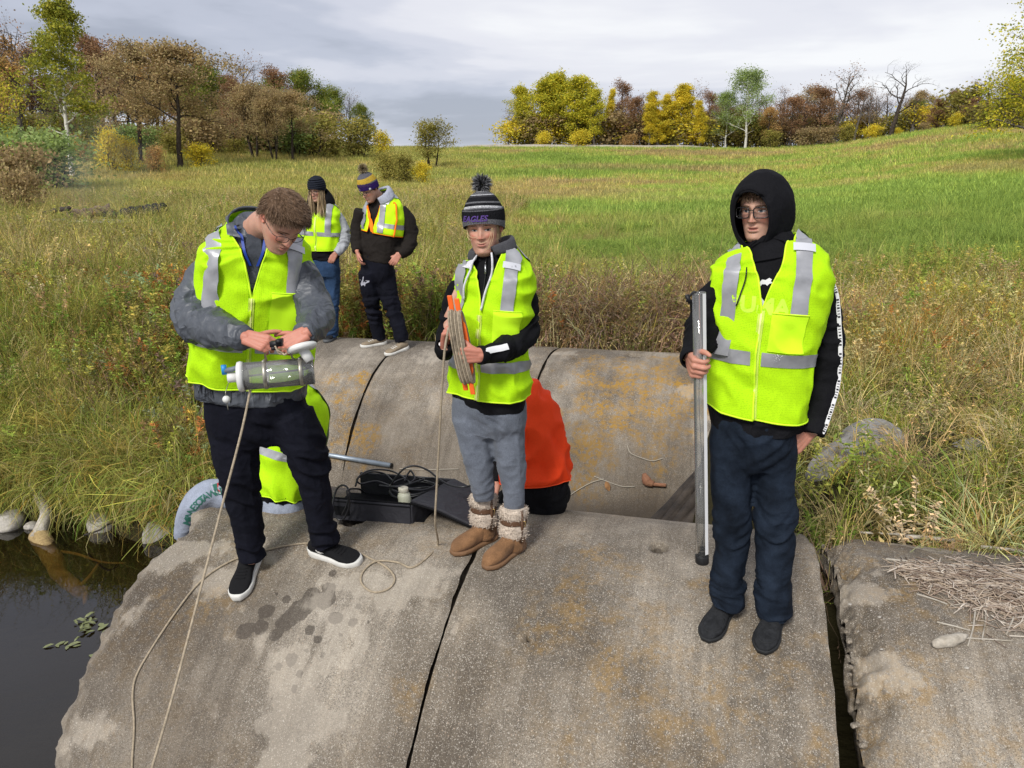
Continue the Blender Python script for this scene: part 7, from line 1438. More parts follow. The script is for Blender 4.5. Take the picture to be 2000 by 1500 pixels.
# ============ seated person behind the bending man's legs
def seated_person():
    b = on_pipe(560, 990); R = thing('person', [b[0], b[1] + .15, -.02], 'person in grey team sweatpants and lime vest sitting behind the bending man', 'person')
    Y = 4.28; yw = 150
    T = Loft([(548, 975, Y, .175, .15, .14, .86, yw), (550, 950, Y, .20, .16, .15, .86, yw), (558, 905, Y + .01, .21, .155, .15, .85, yw), (566, 860, Y + .03, .205, .14, .15, .84, yw), (571, 820, Y + .06, .205, .13, .15, .82, yw), (572, 795, Y + .08, .19, .12, .14, .82, yw), (570, 778, Y + .10, .14, .10, .12, .86, yw), (566, 766, Y + .13, .09, .08, .09, .95, yw)], seed=8, fold=.014)
    H = Head(at(560, 748, Y + .22), 160, 45, 0, 1.0); hm = H.mesh(50, 50)
    LA = [(520, 815, Y + .06, .075), (505, 850, Y + .12, .075), (512, 885, Y + .2, .065), (540, 905, Y + .30, .05)]; RA = [(618, 815, Y + .08, .070), (618, 845, Y + .16, .070), (605, 880, Y + .24, .062), (590, 900, Y + .32, .05)]
    hl = hand(at(545, 907, Y + .32), (.4, .8, -.3), (0, 0, -1), False, s=.95, vox=.008); hr = hand(at(588, 902, Y + .34), (-.4, .8, -.3), (0, 0, -1), True, s=.95, vox=.008)
    body(R, H, hm, [hl, hr], [T.mesh(-.03, 16, 16), limb([(568, 775, Y + .11, .06), (564, 760, Y + .17, .058), (561, 752, Y + .21, .058)], 10, 14)], M_SKIN, .02)
    shell('hair', H, lambda t: np.interp(abs((t + np.pi) % (2 * np.pi) - np.pi), [0, 1.2, 1.5, np.pi], [.07, .03, -.02, -.05]), .12, .012, M_DARKH, R, nu=20, nv=40, lump=.004)
    jo, jb = cloth('shirt', [T.mesh(0, 30, 30), limb(LA, 30, 18), limb(RA, 30, 18)], .011, M_BLACKF, R, .004, [(at(545, 955, Y), (0, 0, 1), .010, .2)], seed=14)
    th = [(575, 985, Y + .05, .100), (520, 978, Y + .02, .100), (460, 968, Y, .096), (412, 965, Y - .01, .092), (384, 982, Y - .01, .084), (366, 1010, Y, .070), (358, 1050, Y + .02, .060)]
    th2 = [(600, 985, Y + .12, .10), (600, 975, Y + .35, .10), (600, 965, Y + .52, .09), (600, 1050, Y + .62, .07)]
    po, pb = cloth('sweatpants', [limb(th, 46, 24), limb(th2, 30, 20), Loft([(552, 1000, Y + .02, .16, .14, .15, .86, yw), (552, 985, Y, .19, .16, .16, .86, yw), (552, 962, Y, .18, .15, .15, .86, yw)]).mesh(0, 10, 24)], .009, M_SWEAT2, R, .003, [(at(395, 975, Y - .1), (-.7, 0, 1), .008, .1), (at(365, 1015, Y), (-.2, 0, 1), .006, .08)], seed=15)
    # team lettering following the leg
    path = catmull([at(358, 1030, Y - .3), at(369, 1000, Y - .3), at(386, 978, Y - .3), at(410, 962, Y - .3), at(450, 952, Y - .3), at(500, 948, Y - .3)], 100); seg = np.linalg.norm(np.diff(path, axis=0), axis=1); cs = np.concatenate([[0], np.cumsum(seg)])
    s = .020
    for ch, adv in zip('MINNESOTA WILD', [.040, .022, .034, .034, .030, .030, .032, .030, .032, .018, .044, .020, .028, .032]):
        if ch != ' ':
            c = np.array([np.interp(s + adv / 2, cs, path[:, k]) for k in range(3)]); c2 = np.array([np.interp(s + adv / 2 + .01, cs, path[:, k]) for k in range(3)]); t_ = unit(c2 - c); up = unit(V3(-t_[2], 0, t_[0])); decal('leg_lettering', text_geo(ch, .058, offset=.0012), c - up * .012, t_, up, pb, M_DGREEN, po, .003, 'view')
        s += adv * .80
    decal('leg_emblem', poly_geo([(-.035, .030), (.035, .040), (.045, .0), (.020, -.045), (-.025, -.020)]), at(424, 952, Y - .3), (1, 0, .2), (0, 0, 1), pb, M_WHITE, po, .003, 'view'); decal('leg_emblem_green', poly_geo([(-.026, .022), (.0, .026), (.0, -.02), (-.018, -.012)]), at(424, 952, Y - .3), (1, 0, .2), (0, 0, 1), pb, M_DGREEN, po, .0045, 'view'); decal('leg_emblem_red', poly_geo([(.002, .026), (.028, .032), (.034, 0), (.016, -.034), (.002, -.02)]), at(424, 952, Y - .3), (1, 0, .2), (0, 0, 1), pb, M_RED, po, .0045, 'view')
    vo = vest(R, T, .85, 3.4, 6.8, .09, .018, bands=[(2.55, .30)], xs=.13, sw=.05, u_strip=2.5, nu=60, nv=110, tab=False); tuck(jo, vo, T, .17)
M_SWEAT2 = fabric('pale_heather_sweatpants', (.27, .30, .37), vs=8, var=.2, bs=240, bump=.3, sheen=.4); M_DGREEN = simple_mat('green_print', (.03, .13, .10), .8); M_RED = simple_mat('red_print', (.42, .05, .05), .8)
# ============ crouching person in the orange vest
def orange_person():
    R = thing('person', [.15, 4.15, -.06], 'person in a bright orange vest crouching behind the woman with the winder', 'person')
    Y = 4.30; yw = 165
    T = Loft([(1052, 975, Y, .17, .16, .17, .85, yw), (1050, 940, Y, .185, .17, .18, .85, yw), (1046, 895, Y + .02, .185, .16, .17, .85, yw), (1038, 850, Y + .05, .175, .14, .16, .85, yw), (1030, 808, Y + .10, .165, .13, .14, .85, yw), (1020, 780, Y + .16, .13, .11, .11, .88, yw), (1010, 770, Y + .22, .085, .08, .07, 1, yw)], seed=11, fold=.018)
    H = Head(at(992, 812, Y + .30), 175, 60, 0, .98); hm = H.mesh(50, 50)
    LA = [(985, 840, Y + .12, .068), (965, 880, Y + .14, .07), (960, 920, Y + .1, .06), (965, 948, Y + .02, .048)]; RA = [(1075, 830, Y + .14, .068), (1078, 870, Y + .22, .068), (1060, 910, Y + .28, .055)]
    hl = hand(at(967, 950, Y + .01), (-.3, -.4, -.7), (0, .3, -1), False, s=.9, vox=.008); hr = hand(at(1058, 912, Y + .29), (-.3, .4, -.7), (0, .3, -1), True, s=.9, vox=.008)
    body(R, H, hm, [hl, hr], [T.mesh(-.03, 16, 16), limb([(1012, 790, Y + .2, .055), (1002, 798, Y + .25, .053)], 10, 14)], M_SKIN, .02)
    shell('hair', H, lambda t: np.interp(abs((t + np.pi) % (2 * np.pi) - np.pi), [0, 1.2, 1.5, np.pi], [.07, .03, -.02, -.05]), .12, .014, M_DARKH, R, nu=20, nv=40, lump=.004)
    jo, jb = cloth('jacket', [T.mesh(0, 30, 30), limb(LA, 30, 18), limb(RA, 30, 18)], .011, M_BLACKF, R, .004, [(at(1050, 955, Y), (0, 0, 1), .012, .2)], seed=17)
    cloth('trousers', [limb([(1060, 968, Y + .02, .12), (1030, 968, Y + .10, .11), (985, 985, Y + .3, .09)], 26, 20), limb([(1075, 962, Y + .02, .11), (1085, 965, Y + .12, .10), (1070, 985, Y + .3, .085)], 26, 20), Loft([(1056, 1003, Y, .13, .13, .14, .86, yw), (1056, 985, Y, .165, .16, .17, .86, yw), (1054, 955, Y, .17, .16, .17, .86, yw)]).mesh(0, 10, 24)], .012, M_BLACKF, R, .004, [], seed=18)
    for k, (x, y_, yy) in enumerate(((1075, 1000, .30), (1000, 1000, .34))): shoe(R, np.array(at(x, y_, Y + yy)) + V3(0, 0, -.02), 170, (0, .3, 1), .27, .05, .09, M_SLIP, M_GREYSOLE, .024, name='shoe')
    vo = vest(R, T, 1.15, 4.6, 5.75, .06, .020, mat=M_ORANGE, bands=[], zipper=False, trim=M_OTRIMR, nu=60, nv=110); tuck(jo, vo, T, .25)
M_OTRIMR = simple_mat('orange_hem', (1.0, .10, .02), .7)
hooded_man(); sampler_man(); winder_woman(); far_man(); far_woman(); seated_person(); orange_person()
# ------------------------------------------------------------------ equipment
M_CLEAR = glass_mat('clear_acrylic', (.97, .975, .97), .03, 1.1, .04, sky_haze=.10); M_WPL = simple_mat('white_plastic', (.66, .66, .63), .4, .4, var=.08, vscale=20); M_ROPE = fabric('tan_rope', (.34, .28, .20), vs=60, var=.3, bs=300, wr=0); M_ORPL = simple_mat('orange_plastic', (.80, .13, .015), .45, .35, var=.1, vscale=30)
M_BAND = simple_mat('dull_metal_band', (.38, .36, .30), .4, .5, metal=.7, var=.3, vscale=40); M_BLKR = simple_mat('black_rubber', (.012, .012, .013), .5, .35); M_BLUEP = simple_mat('blue_plastic', (.02, .22, .55), .4, .4); M_GREYP = simple_mat('grey_plastic', (.13, .16, .19), .5, .4)
def ring(c, ax, r, w=.004, k=36, flat=.001):
    c = np.asarray(c, float); ax = unit(ax); u = unit(np.cross(ax, [0, 0, 1.])); v = np.cross(ax, u); t = np.linspace(0, 2 * np.pi, k + 1); return tube(c + np.outer(np.cos(t), u) * r + np.outer(np.sin(t), v) * r, w, 6, False)
def disc(c, ax, prof, k=36):
    """lathe: prof rows (offset along ax, radius)"""
    c = np.asarray(c, float); ax = unit(ax); u = unit(np.cross(ax, [0, 0, 1.])) if abs(ax[2]) < .95 else V3(1, 0, 0); v = np.cross(ax, u); V = []
    for o_, r_ in prof:
        for j in range(k): t = 2 * np.pi * j / k; V.append(c + ax * o_ + (u * math.cos(t) + v * math.sin(t)) * r_)
    n = len(prof); F = [(i * k + j, i * k + (j + 1) % k, (i + 1) * k + (j + 1) % k, (i + 1) * k + j) for i in range(n - 1) for j in range(k)] + [tuple(range(k))[::-1], tuple((n - 1) * k + j for j in range(k))]; return np.array(V), F
def obox(c, x, y, z, sx, sy, sz):
    c = np.asarray(c, float); x, y, z = unit(x) * sx / 2, unit(y) * sy / 2, unit(z) * sz / 2; V = [c + a * x + b * y + d * z for d in (-1, 1) for a, b in ((-1, -1), (1, -1), (1, 1), (-1, 1))]
    return np.array(V), [(3, 2, 1, 0), (4, 5, 6, 7), (0, 1, 5, 4), (1, 2, 6, 5), (2, 3, 7, 6), (3, 0, 4, 7)]
def bevel_(o, w=.004, s=2): m = o.modifiers.new('b', 'BEVEL'); m.width = w; m.segments = s; return o
# water sampler
def sampler():
    a, b = at(478, 735, 3.06), at(612, 724, 3.12); ax = unit(b - a); R = thing('water_sampler', a.tolist(), 'clear horizontal water sampler tube with white end caps held by the bending man', 'sampler'); Ln = np.linalg.norm(b - a)
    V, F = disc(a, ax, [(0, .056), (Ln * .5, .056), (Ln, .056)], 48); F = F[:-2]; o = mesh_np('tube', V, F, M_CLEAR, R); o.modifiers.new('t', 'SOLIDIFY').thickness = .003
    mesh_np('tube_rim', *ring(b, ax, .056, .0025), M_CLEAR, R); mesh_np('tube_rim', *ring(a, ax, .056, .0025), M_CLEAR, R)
    mesh_np('end_cap', *disc(a - ax * .022, ax, [(-.006, .052), (-.003, .060), (.008, .063), (.018, .060), (.020, .040), (.035, .038)], 48), M_WPL, R)
    mesh_np('cap_boss', *disc(a - ax * .045 + V3(0, 0, .0), ax, [(-.022, .016), (-.018, .020), (.02, .021)], 24), M_WPL, R)
    v0 = a - ax * .045 + V3(.004, -.01, .035); mesh_np('valve', *tube([v0 + V3(-.035, 0, -.006), v0, v0 + V3(.03, 0, .012)], [.010, .011, .008], 12), M_GREYP, R); mesh_np('valve_cap', *tube([v0 + V3(-.034, 0, -.02), v0 + V3(-.034, 0, .018)], [.010, .011], 12), M_BLUEP, R)
    w = a - ax * .06 + V3(0, -.01, -.015); bp = at(442, 780, 3.02); mesh_np('wire', *tube(catmull([w, w + V3(-.012, 0, -.03), bp + V3(0, 0, .03), bp, bp + V3(.003, 0, -.045)], 18), .0014, 5), M_BAND, R); mesh_np('bead', *ball(bp, .0155), M_WPL, R)
    for f in (.30, .82):
        c = a + ax * Ln * f; V, F = disc(c, ax, [(-.007, .0575), (-.006, .0595), (.006, .0595), (.007, .0575)], 40); mesh_np('clamp_band', V, F[:-2], M_BAND, R)
        mesh_np('band_screw', *tube([c + V3(0, -.02, .058), c + V3(0, .02, .058)], .006, 8), M_BAND, R)
    s0, s1 = a + ax * Ln * .33 + V3(0, 0, .058), a + ax * Ln * .82 + V3(0, 0, .058); hp = at(545, 682, 3.06); P = catmull([s0, at(518, 690, 3.07), at(530, 681, 3.06), hp, at(565, 683, 3.07), at(572, 700, 3.09), s1], 40); T, A, B = frames(P)
    up = V3(0, -1, 0); mesh_np('carry_strap', np.stack([P + up * .013, P - up * .013], 1).reshape(-1, 3), grid_faces(40, 2), M_BAND, R)
    mesh_np('trigger_block', *merge([obox(at(540, 671, 3.035), ax, V3(0, 1, 0), V3(0, 0, 1), .045, .030, .022), obox(at(546, 666, 3.03), ax, V3(0, 1, 0), V3(0, 0, 1), .022, .034, .016), obox(at(536, 678, 3.03), ax, V3(0, 1, .2), V3(0, 0, 1), .016, .036, .012)]), M_BLKR, R)
    c = at(590, 680, 3.10); d = unit(V3(-.28, .25, .93)); mesh_np('end_cap', *disc(c, d, [(-.012, .048), (-.006, .060), (.004, .063), (.010, .060), (.014, .040), (.018, .038)], 48), M_WPL, R); mesh_np('cap_ridge', *ring(c + d * .012, d, .052, .003), M_WPL, R); mesh_np('cap_stem', *tube([c, c - d * .055 + V3(.018, 0, 0)], [.022, .019], 20), M_WPL, R)
    mesh_np('inner_band', *tube([a + ax * Ln * .05, b - ax * .02 + V3(0, 0, .01)], .004, 8), simple_mat('grey_rubber_tube', (.12, .12, .10), .5), R)
    mesh_np('knot', *merge([tube(catmull([at(537, 676, 3.02), at(545, 690, 3.01), at(552, 690, 3.01), at(541, 684, 3.0)], 12), .004, 6), tube(catmull([at(552, 690, 3.01), at(556, 693, 3.0), at(560, 690, 3.0)], 8), .004, 6)]), M_ROPE, R)
sampler()
def rope(path, name, label, r=.0052, n=200):
    P = catmull(path, n); V, F = tube(P, r, 8); o = mesh_np(name, V, F, M_ROPE); return tag(o, label, 'rope')
def lay(pts, off=.006): return [on_pipe(x, y, off) for x, y in pts]
rope([at(489, 762, 3.05), at(470, 850, 2.97), at(428, 1010, 2.8), at(392, 1150, 2.6), at(340, 1350, 2.3), at(288, 1530, 2.05), at(255, 1640, 1.95)], 'rope', 'pale taut rope hanging from the clear sampler to the bottom edge of the photo', .0048)
rope([at(876, 640, 3.30), at(868, 690, 3.30), at(862, 780, 3.33), at(858, 860, 3.38), at(853, 950, 3.45), at(850, 1020, 3.50)] + [on_pipe(855, 1062, .012), on_pipe(838, 1085, .006), on_pipe(805, 1108, .006), on_pipe(775, 1098, .012), on_pipe(735, 1096, .014), on_pipe(710, 1115, .007), on_pipe(706, 1138, .006), on_pipe(728, 1156, .006), on_pipe(758, 1150, .006), on_pipe(771, 1130, .006), on_pipe(755, 1108, .006), on_pipe(722, 1090, .006), on_pipe(690, 1074, .006), on_pipe(640, 1062, .006), on_pipe(585, 1062, .006), on_pipe(530, 1072, .006), on_pipe(470, 1088, .006), on_pipe(425, 1110, .006), on_pipe(385, 1142, .006), on_pipe(340, 1200, .006), on_pipe(295, 1268, .006), on_pipe(266, 1320, .006), on_pipe(259, 1360, .006), on_pipe(262, 1420, .006), on_pipe(258, 1500, .006), on_pipe(262, 1600, .006)],
     'rope', 'pale slack rope looping on the concrete between the winder and the left edge', .0052, 420)
# winder
def winder():
    Y = 3.425; R = thing('rope_winder', at(905, 770, Y).tolist(), 'orange plastic rope winder wound with tan rope in the hands of the woman', 'winder')
    for (x0, y0), (x1, y1), dy in (((878, 577), (910, 762), .0), ((892, 583), (924, 770), -.03)):
        p, q = at(x0, y0, Y + dy), at(x1, y1, Y + dy); d = unit(q - p); bend = [p, p + (q - p) * .22, p + (q - p) * .3 + V3(.010, 0, 0), p + (q - p) * .72 + V3(.010, 0, 0), p + (q - p) * .8, q]; P = catmull(bend, 24); S = V3(.011, 0, 0); Dp = V3(0, .009, 0)
        V = np.stack([P - S - Dp, P + S - Dp, P + S + Dp, P - S + Dp], 1).reshape(-1, 3); F = [(i * 4 + j, i * 4 + (j + 1) % 4, (i + 1) * 4 + (j + 1) % 4, (i + 1) * 4 + j) for i in range(23) for j in range(4)] + [(3, 2, 1, 0), (92, 93, 94, 95)]; bevel_(mesh_np('side_rail', V, F, M_ORPL, R, smooth_=False), .003)
    for f in (.28, .78): p = at(878 + 32 * f, 577 + 185 * f, Y); mesh_np('cross_bar', *tube([p + V3(-.012, .03, 0), p + V3(.045, -.03, -.004)], .008, 8), M_ORPL, R)
    r = np.random.default_rng(4); top, bot = at(889, 606, Y - .015), at(915, 745, Y - .015); d = unit(bot - top); s = V3(.05, -.0, .01); k = 0
    for i in range(11):
        o_ = V3(-.026 + .0052 * i, -.022 + .006 * math.sin(i * 2.1), 0) ; t = np.linspace(0, 2 * np.pi, 40); L_ = np.linalg.norm(bot - top) / 2 * (1 + r.normal(0, .02)); c = (top + bot) / 2 + o_
        P = c + np.outer(np.cos(t) * L_, d) + np.outer(np.sin(t), V3(.010, .034, 0)); mesh_np('rope_turn', *tube(P, .0050, 6, False), M_ROPE, R)
winder()
# clear tube
def clarity_tube():
    a, b = at(1365, 572, 2.895), at(1371, 1086, 2.925); R = thing('clear_tube', b.tolist(), 'tall clear measuring tube with a black bottom cap held by the hooded man', 'tube'); ax = unit(b - a); Ln = np.linalg.norm(b - a)
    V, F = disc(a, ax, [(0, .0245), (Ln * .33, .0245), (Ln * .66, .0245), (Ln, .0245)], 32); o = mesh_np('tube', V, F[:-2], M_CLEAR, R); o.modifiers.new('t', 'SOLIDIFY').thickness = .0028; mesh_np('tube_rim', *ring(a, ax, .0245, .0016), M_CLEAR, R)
    u = unit(V3(1, .5, 0)); P = np.array([a + ax * Ln * f + V3(.0150, -.0215, 0) for f in np.linspace(.0, .985, 20)]); S = unit(V3(.85, .5, 0)) * .0085; V = np.stack([P - S, P + S], 1).reshape(-1, 3); mesh_np('scale_strip', V, grid_faces(20, 2), M_WHITE, R)
    mesh_np('line', *tube(catmull([a + V3(-.004, 0, 0), a + ax * Ln * .25 + V3(.000, 0, 0), a + ax * Ln * .4 + V3(-.004, 0, 0), a + ax * Ln * .7 + V3(.008, 0, 0), a + ax * Ln * .88 + V3(.010, 0, 0), a + ax * Ln * .965], 40), .0012, 5), M_BLKR, R)
    mesh_np('bottom_cap', *disc(b - ax * .006, ax, [(0, .0262), (.002, .0275), (.034, .0275), (.038, .025)], 32), M_BLKR, R)
    c = a + ax * Ln * .972; uu = unit(np.cross(ax, [0, 1., 0])); vv = np.cross(ax, uu); k = 8
    for q in range(4):
        t = np.linspace(q * np.pi / 2 + .5, (q + 1) * np.pi / 2 + .5, k); V = np.vstack([[c - ax * .003], c - ax * .003 + np.outer(np.cos(t), uu) * .0225 + np.outer(np.sin(t), vv) * .0225]); mesh_np('disc_quadrant', V, [(0, i, i + 1) for i in range(1, k)], M_WHITE if q % 2 else M_BLKR, R, smooth_=False)
    mesh_np('clip', *tube(catmull([a + V3(-.012, -.012, .002), a + V3(-.022, -.01, .004), a + V3(-.038, -.006, -.014), a + V3(-.046, -.006, -.032)], 12), .0048, 8), M_BLKR, R); mesh_np('clip_jaw', *obox(a + V3(-.040, -.008, -.022), V3(1, 0, .5), V3(0, 1, 0), V3(-.5, 0, 1), .014, .012, .034), M_BLKR, R)
clarity_tube()
# ------------------------------------------------------------------ black case with cables
M_CASE = fabric('black_case_nylon', (.028, .028, .034), rough=.6, vs=4, var=.2, bs=250, spec=.3); M_CASEIN = fabric('case_lining', (.008, .008, .009)); M_CABLE = simple_mat('black_cable', (.010, .010, .012), .35, .5)
def case():
    A = V3(-1.02, 4.06, -.01); Bp = V3(-.565, 3.965, -.012); x = unit(Bp - A); y = unit(np.cross([0, 0, 1.], x)); R = thing('equipment_case', A.tolist(), 'open black soft case full of cables lying on the crest of the near culvert', 'case'); h = .125; w = np.linalg.norm(Bp - A); dp = .36; t = .018
    def wall(nm, c, X, Yd, Z, sx, sy, sz, m=M_CASE): o = mesh_np(nm, *obox(c, X, Yd, Z, sx, sy, sz), m, R, smooth_=False); return bevel_(o, .006, 3)
    z = V3(0, 0, 1); A2 = A - x * .12; w2 = w + .12; mid = A2 + x * w2 / 2
    dir2 = unit(V3(.52, .85, 0)); L2 = .40   # the right side runs away from the camera
    wall('front_panel', mid + z * h / 2, x, y, z, w2, t, h); wall('side_panel', Bp + dir2 * L2 / 2 + z * (h / 2 - .01), dir2, np.cross(z, dir2), z, L2, t, h); wall('back_panel', mid + dir2 * L2 + z * (h / 2 + .005), x, y, z, w2, t, h + .02); wall('base', mid + dir2 * L2 / 2 + z * .008, x, y, z, w2, L2 * .83, .014, M_CASEIN)
    for p, q in ((A2, Bp), (Bp, Bp + dir2 * L2)): mesh_np('piping', *tube([p + z * (h + .003), q + z * (h + .003)], .006, 6), M_CASEIN, R)
    hnd = A + x * .06 - y * .014 + z * .06; mesh_np('handle_patch', *obox(hnd, x, y, z, .09, .008, .05), M_CASEIN, R, smooth_=False); mesh_np('zip', *tube([A2 + z * (h - .012) - y * .012, Bp + z * (h - .012) - y * .012], .003, 6), M_CASEIN, R)
    # lid folded over to the right
    P = [at(772, 967, 3.95), at(853, 934, 4.30), at(925, 950, 4.15), at(920, 1012, 3.90), at(905, 1026, 3.84)]
    top = np.array(P); top[:, 2] = [.115, .112, .06, .015, .010]; n_ = 14; 
    c0, c1, c2, c3 = Bp + z * (h + .006), Bp + dir2 * L2 + z * (h + .002), Bp + dir2 * L2 + V3(.30, -.12, -.085 + h * .3), Bp + V3(.39, -.10, -.005)
    U, W = np.meshgrid(np.linspace(0, 1, n_), np.linspace(0, 1, n_), indexing='ij'); U = U[..., None]; W = W[..., None]; V = (c0 * (1 - U) + c3 * U) * (1 - W) + (c1 * (1 - U) + c2 * U) * W; V = V + np.sin(U * np.pi) * V3(0, 0, .02) + (vn(V.reshape(-1, 3), 9, 3) * .006).reshape(n_, n_, 1) * V3(0, 0, 1)
    o = mesh_np('lid', V.reshape(-1, 3), grid_faces(n_, n_), M_CASE, R); s = o.modifiers.new('t', 'SOLIDIFY'); s.thickness = .022; s.offset = 1; bevel_(o, .004)
    for e in (V[:, 0], V[-1], V[:, -1]): mesh_np('lid_piping', *tube(e + V3(0, 0, .004), .0065, 6), M_CASEIN, R)
    return A, Bp, x, y, dir2, h
CA, CB, CX, CY, CD2, CH = case()
r = np.random.default_rng(21)
def cable(pts, label, r_=.0055, n=90): return tag(mesh_np('cable', *tube(catmull(pts, n), r_, 8), M_CABLE), label, 'cable')
cable([at(668, 1006, 3.98), at(678, 985, 3.97), at(682, 960, 3.98), at(672, 948, 4.0), at(658, 955, 4.02), at(650, 985, 3.99), at(658, 1012, 3.97), at(672, 1012, 3.96), at(683, 985, 3.95), at(678, 958, 3.96), at(700, 955, 4.12), at(712, 962, 4.25)], 'black cable looped over the left front corner of the case')
c0 = CA + CX * .25 + CD2 * .2 + V3(0, 0, .10)
cable([at(694, 950, 4.15), at(702, 930, 4.2), at(725, 918, 4.3), at(760, 919, 4.4), at(785, 930, 4.3), at(800, 945, 4.2), at(770, 950, 4.2), at(735, 940, 4.25), at(705, 945, 4.2), at(698, 935, 4.2), at(722, 922, 4.35), at(750, 925, 4.4), at(768, 940, 4.3)], 'black cable arching high over the left half of the case')
cable([at(765, 945, 4.2), at(775, 930, 4.2), at(790, 915, 4.2), at(810, 910, 4.2), at(835, 918, 4.15), at(858, 936, 4.08), at(880, 948, 4.03), at(905, 951, 4.0), at(930, 946, 4.02)], 'thick black cable arching from the case over its lid')
cable([at(740, 948, 4.15)] + [c0 + V3(.14 * math.cos(t * 1.1) + .1, .09 * math.sin(t * 1.1), .01 * math.sin(t * 3) + .004 * t) for t in np.linspace(0, 19, 46)], 'coil of black cable lying inside the open case', .0065, 260)
cable([at(790, 940, 4.2), at(797, 925, 4.25), at(803, 920, 4.25), at(810, 935, 4.2), at(800, 945, 4.15), at(830, 935, 4.2)], 'short black cable loop behind the white bottle')
def bottle():
    b = CA + CX * .36 + CD2 * .12 + V3(0, 0, .02); R = thing('sample_bottle', b.tolist(), 'white plastic sample bottle standing in the open black case', 'bottle'); ax = unit(V3(-.10, .02, 1)); mesh_np('bottle_body', *disc(b, ax, [(0, .034), (.004, .038), (.105, .038), (.118, .034), (.126, .026), (.130, .025)], 32), simple_mat('milky_plastic', (.66, .66, .50), .45, .4), R); mesh_np('screw_cap', *disc(b + ax * .130, ax, [(0, .026), (.003, .029), (.022, .029), (.026, .026)], 28), simple_mat('cream_cap', (.68, .64, .50), .5, .3), R)
bottle()
# grey rod lying in front of the far culvert
ra, rb = on_pipe(520, 868, .03, True), on_pipe(763, 909, .03, True)
R = thing('metal_rod', ra.tolist(), 'grey metal rod resting against the far culvert behind the case', 'rod'); mesh_np('rod', *tube([ra, rb], .024, 14), simple_mat('galvanised_steel', (.24, .28, .32), .45, .5, metal=.5, var=.25, vscale=8), R); d = unit(rb - ra); mesh_np('end_hole_shade', *disc(rb, d, [(0, .0245), (.006, .026), (.012, .026), (.013, .02)], 20), M_BLKR, R)  # solid black disc stands in for the shaded hole at the rod end
# ------------------------------------------------------------------ stones, timber, litter
def rock_mat(name, c1, c2, dark=(.08, .07, .05)):
    m, n, p = new_mat(name); t = N(n, 'ShaderNodeTexCoord'); a = N(n, 'ShaderNodeTexNoise', i_Scale=5.0, i_Detail=9.0, i_Roughness=.7); L(n, t.outputs['Object'], a.inputs['Vector']); b = N(n, 'ShaderNodeTexNoise', i_Scale=60.0, i_Detail=4.0); L(n, t.outputs['Object'], b.inputs['Vector'])
    c = ramp(n, a.outputs[0], [(.32, dark), (.45, c1), (.65, c2)]).outputs[0]; c = mixc(n, .6, c, ramp(n, b.outputs[0], [(.3, (.65,) * 3), (.7, (1.3,) * 3)]).outputs[0], 'MULTIPLY'); L(n, c, p.inputs['Base Color']); p.inputs['Roughness'].default_value = .9
    bp = N(n, 'ShaderNodeBump', i_Strength=.8, i_Distance=.012); L(n, math_(n, 'ADD', a.outputs[0], math_(n, 'MULTIPLY', b.outputs[0], .4)), bp.inputs['Height']); L(n, bp.outputs[0], p.inputs['Normal']); return m
M_ROCKW = rock_mat('pale_limestone', (.36, .33, .28), (.50, .47, .42), (.16, .13, .09)); M_ROCKG = rock_mat('grey_granite', (.20, .19, .175), (.31, .295, .275))
def rock(c, s, label, mat, seed, rot=0, group=None, flat=1.0):
    bm = bmesh.new(); bmesh.ops.create_icosphere(bm, subdivisions=4, radius=1); V = np.array([v.co[:] for v in bm.verts]); F = [tuple(v.index for v in f.verts) for f in bm.faces]; bm.free()
    r_ = np.random.default_rng(seed)
    for k in range(9):
        nd = unit(r_.normal(0, 1, 3)); lim = r_.uniform(.62, .9); dd = V @ nd; V = V - np.outer(np.clip(dd - lim, 0, None) * .85, nd)
    V = V * (1 + .10 * fbm(V, 1.6, 4, seed) + .025 * fbm(V, 6, 3, seed))[:, None] * np.array(s); ca, sa = math.cos(rot), math.sin(rot); V = np.stack([V[:, 0] * ca - V[:, 1] * sa, V[:, 0] * sa + V[:, 1] * ca, V[:, 2]], -1)
    o = mesh_np('rock', V, F, mat); o.location = c; return tag(o, label, 'rock', group)
def wl(px, py, z=WATER_Z): d = at(px, py, 1.0) - np.array((0, 0, CAMH)); t = (z - CAMH) / d.z; return V3(d.x * t, d.y * t, z)
for px, py, s, lab, sd, zz_ in ((315, 1050, (.18, .16, .17), 'round pale rock with a flat top beside the culvert mouth', 1, .04), (200, 1030, (.145, .14, .16), 'pale rounded rock with a twig across it at the water edge', 2, .02), (145, 1008, (.12, .12, .11), 'small grey rock behind the twig rock at the water edge', 3, .04), (18, 1022, (.24, .15, .11), 'long low white rock at the left edge of the creek', 4, .03), (62, 1030, (.07, .07, .06), 'dark small rock beside the bleached branch', 5, .0)):
    q = wl(px, py); rock((q[0], q[1], WATER_Z + zz_), s, lab, M_ROCKW, sd, sd * 1.3, 'rocks along the creek edge')
def gz(x, y): return float(ground(np.array([x]), np.array([y]))[0])
for px, py, Y, s, lab, sd in ((1655, 918, 5.1, (.20, .22, .17), 'large grey boulder in the grass right of the hooded man', 11), (1705, 880, 5.35, (.17, .18, .15), 'grey boulder leaning on the large one from behind', 12), (1905, 915, 5.2, (.30, .2, .16), 'half buried grey boulder in the grass at the right edge', 13), (1815, 925, 5.0, (.13, .1, .07), 'small flat stone left of the half buried boulder', 14)):
    q = at(px, py, Y); rock((q[0], q[1], q[2] + .03), tuple(k * 1.4 for k in s), lab, M_ROCKG, sd, sd)
q = at(1658, 712, 7.6); rock((q[0], q[1], q[2]), (.05, .05, .03), 'tiny pale stone on the bank beside the sleeve', M_ROCKW, 15)
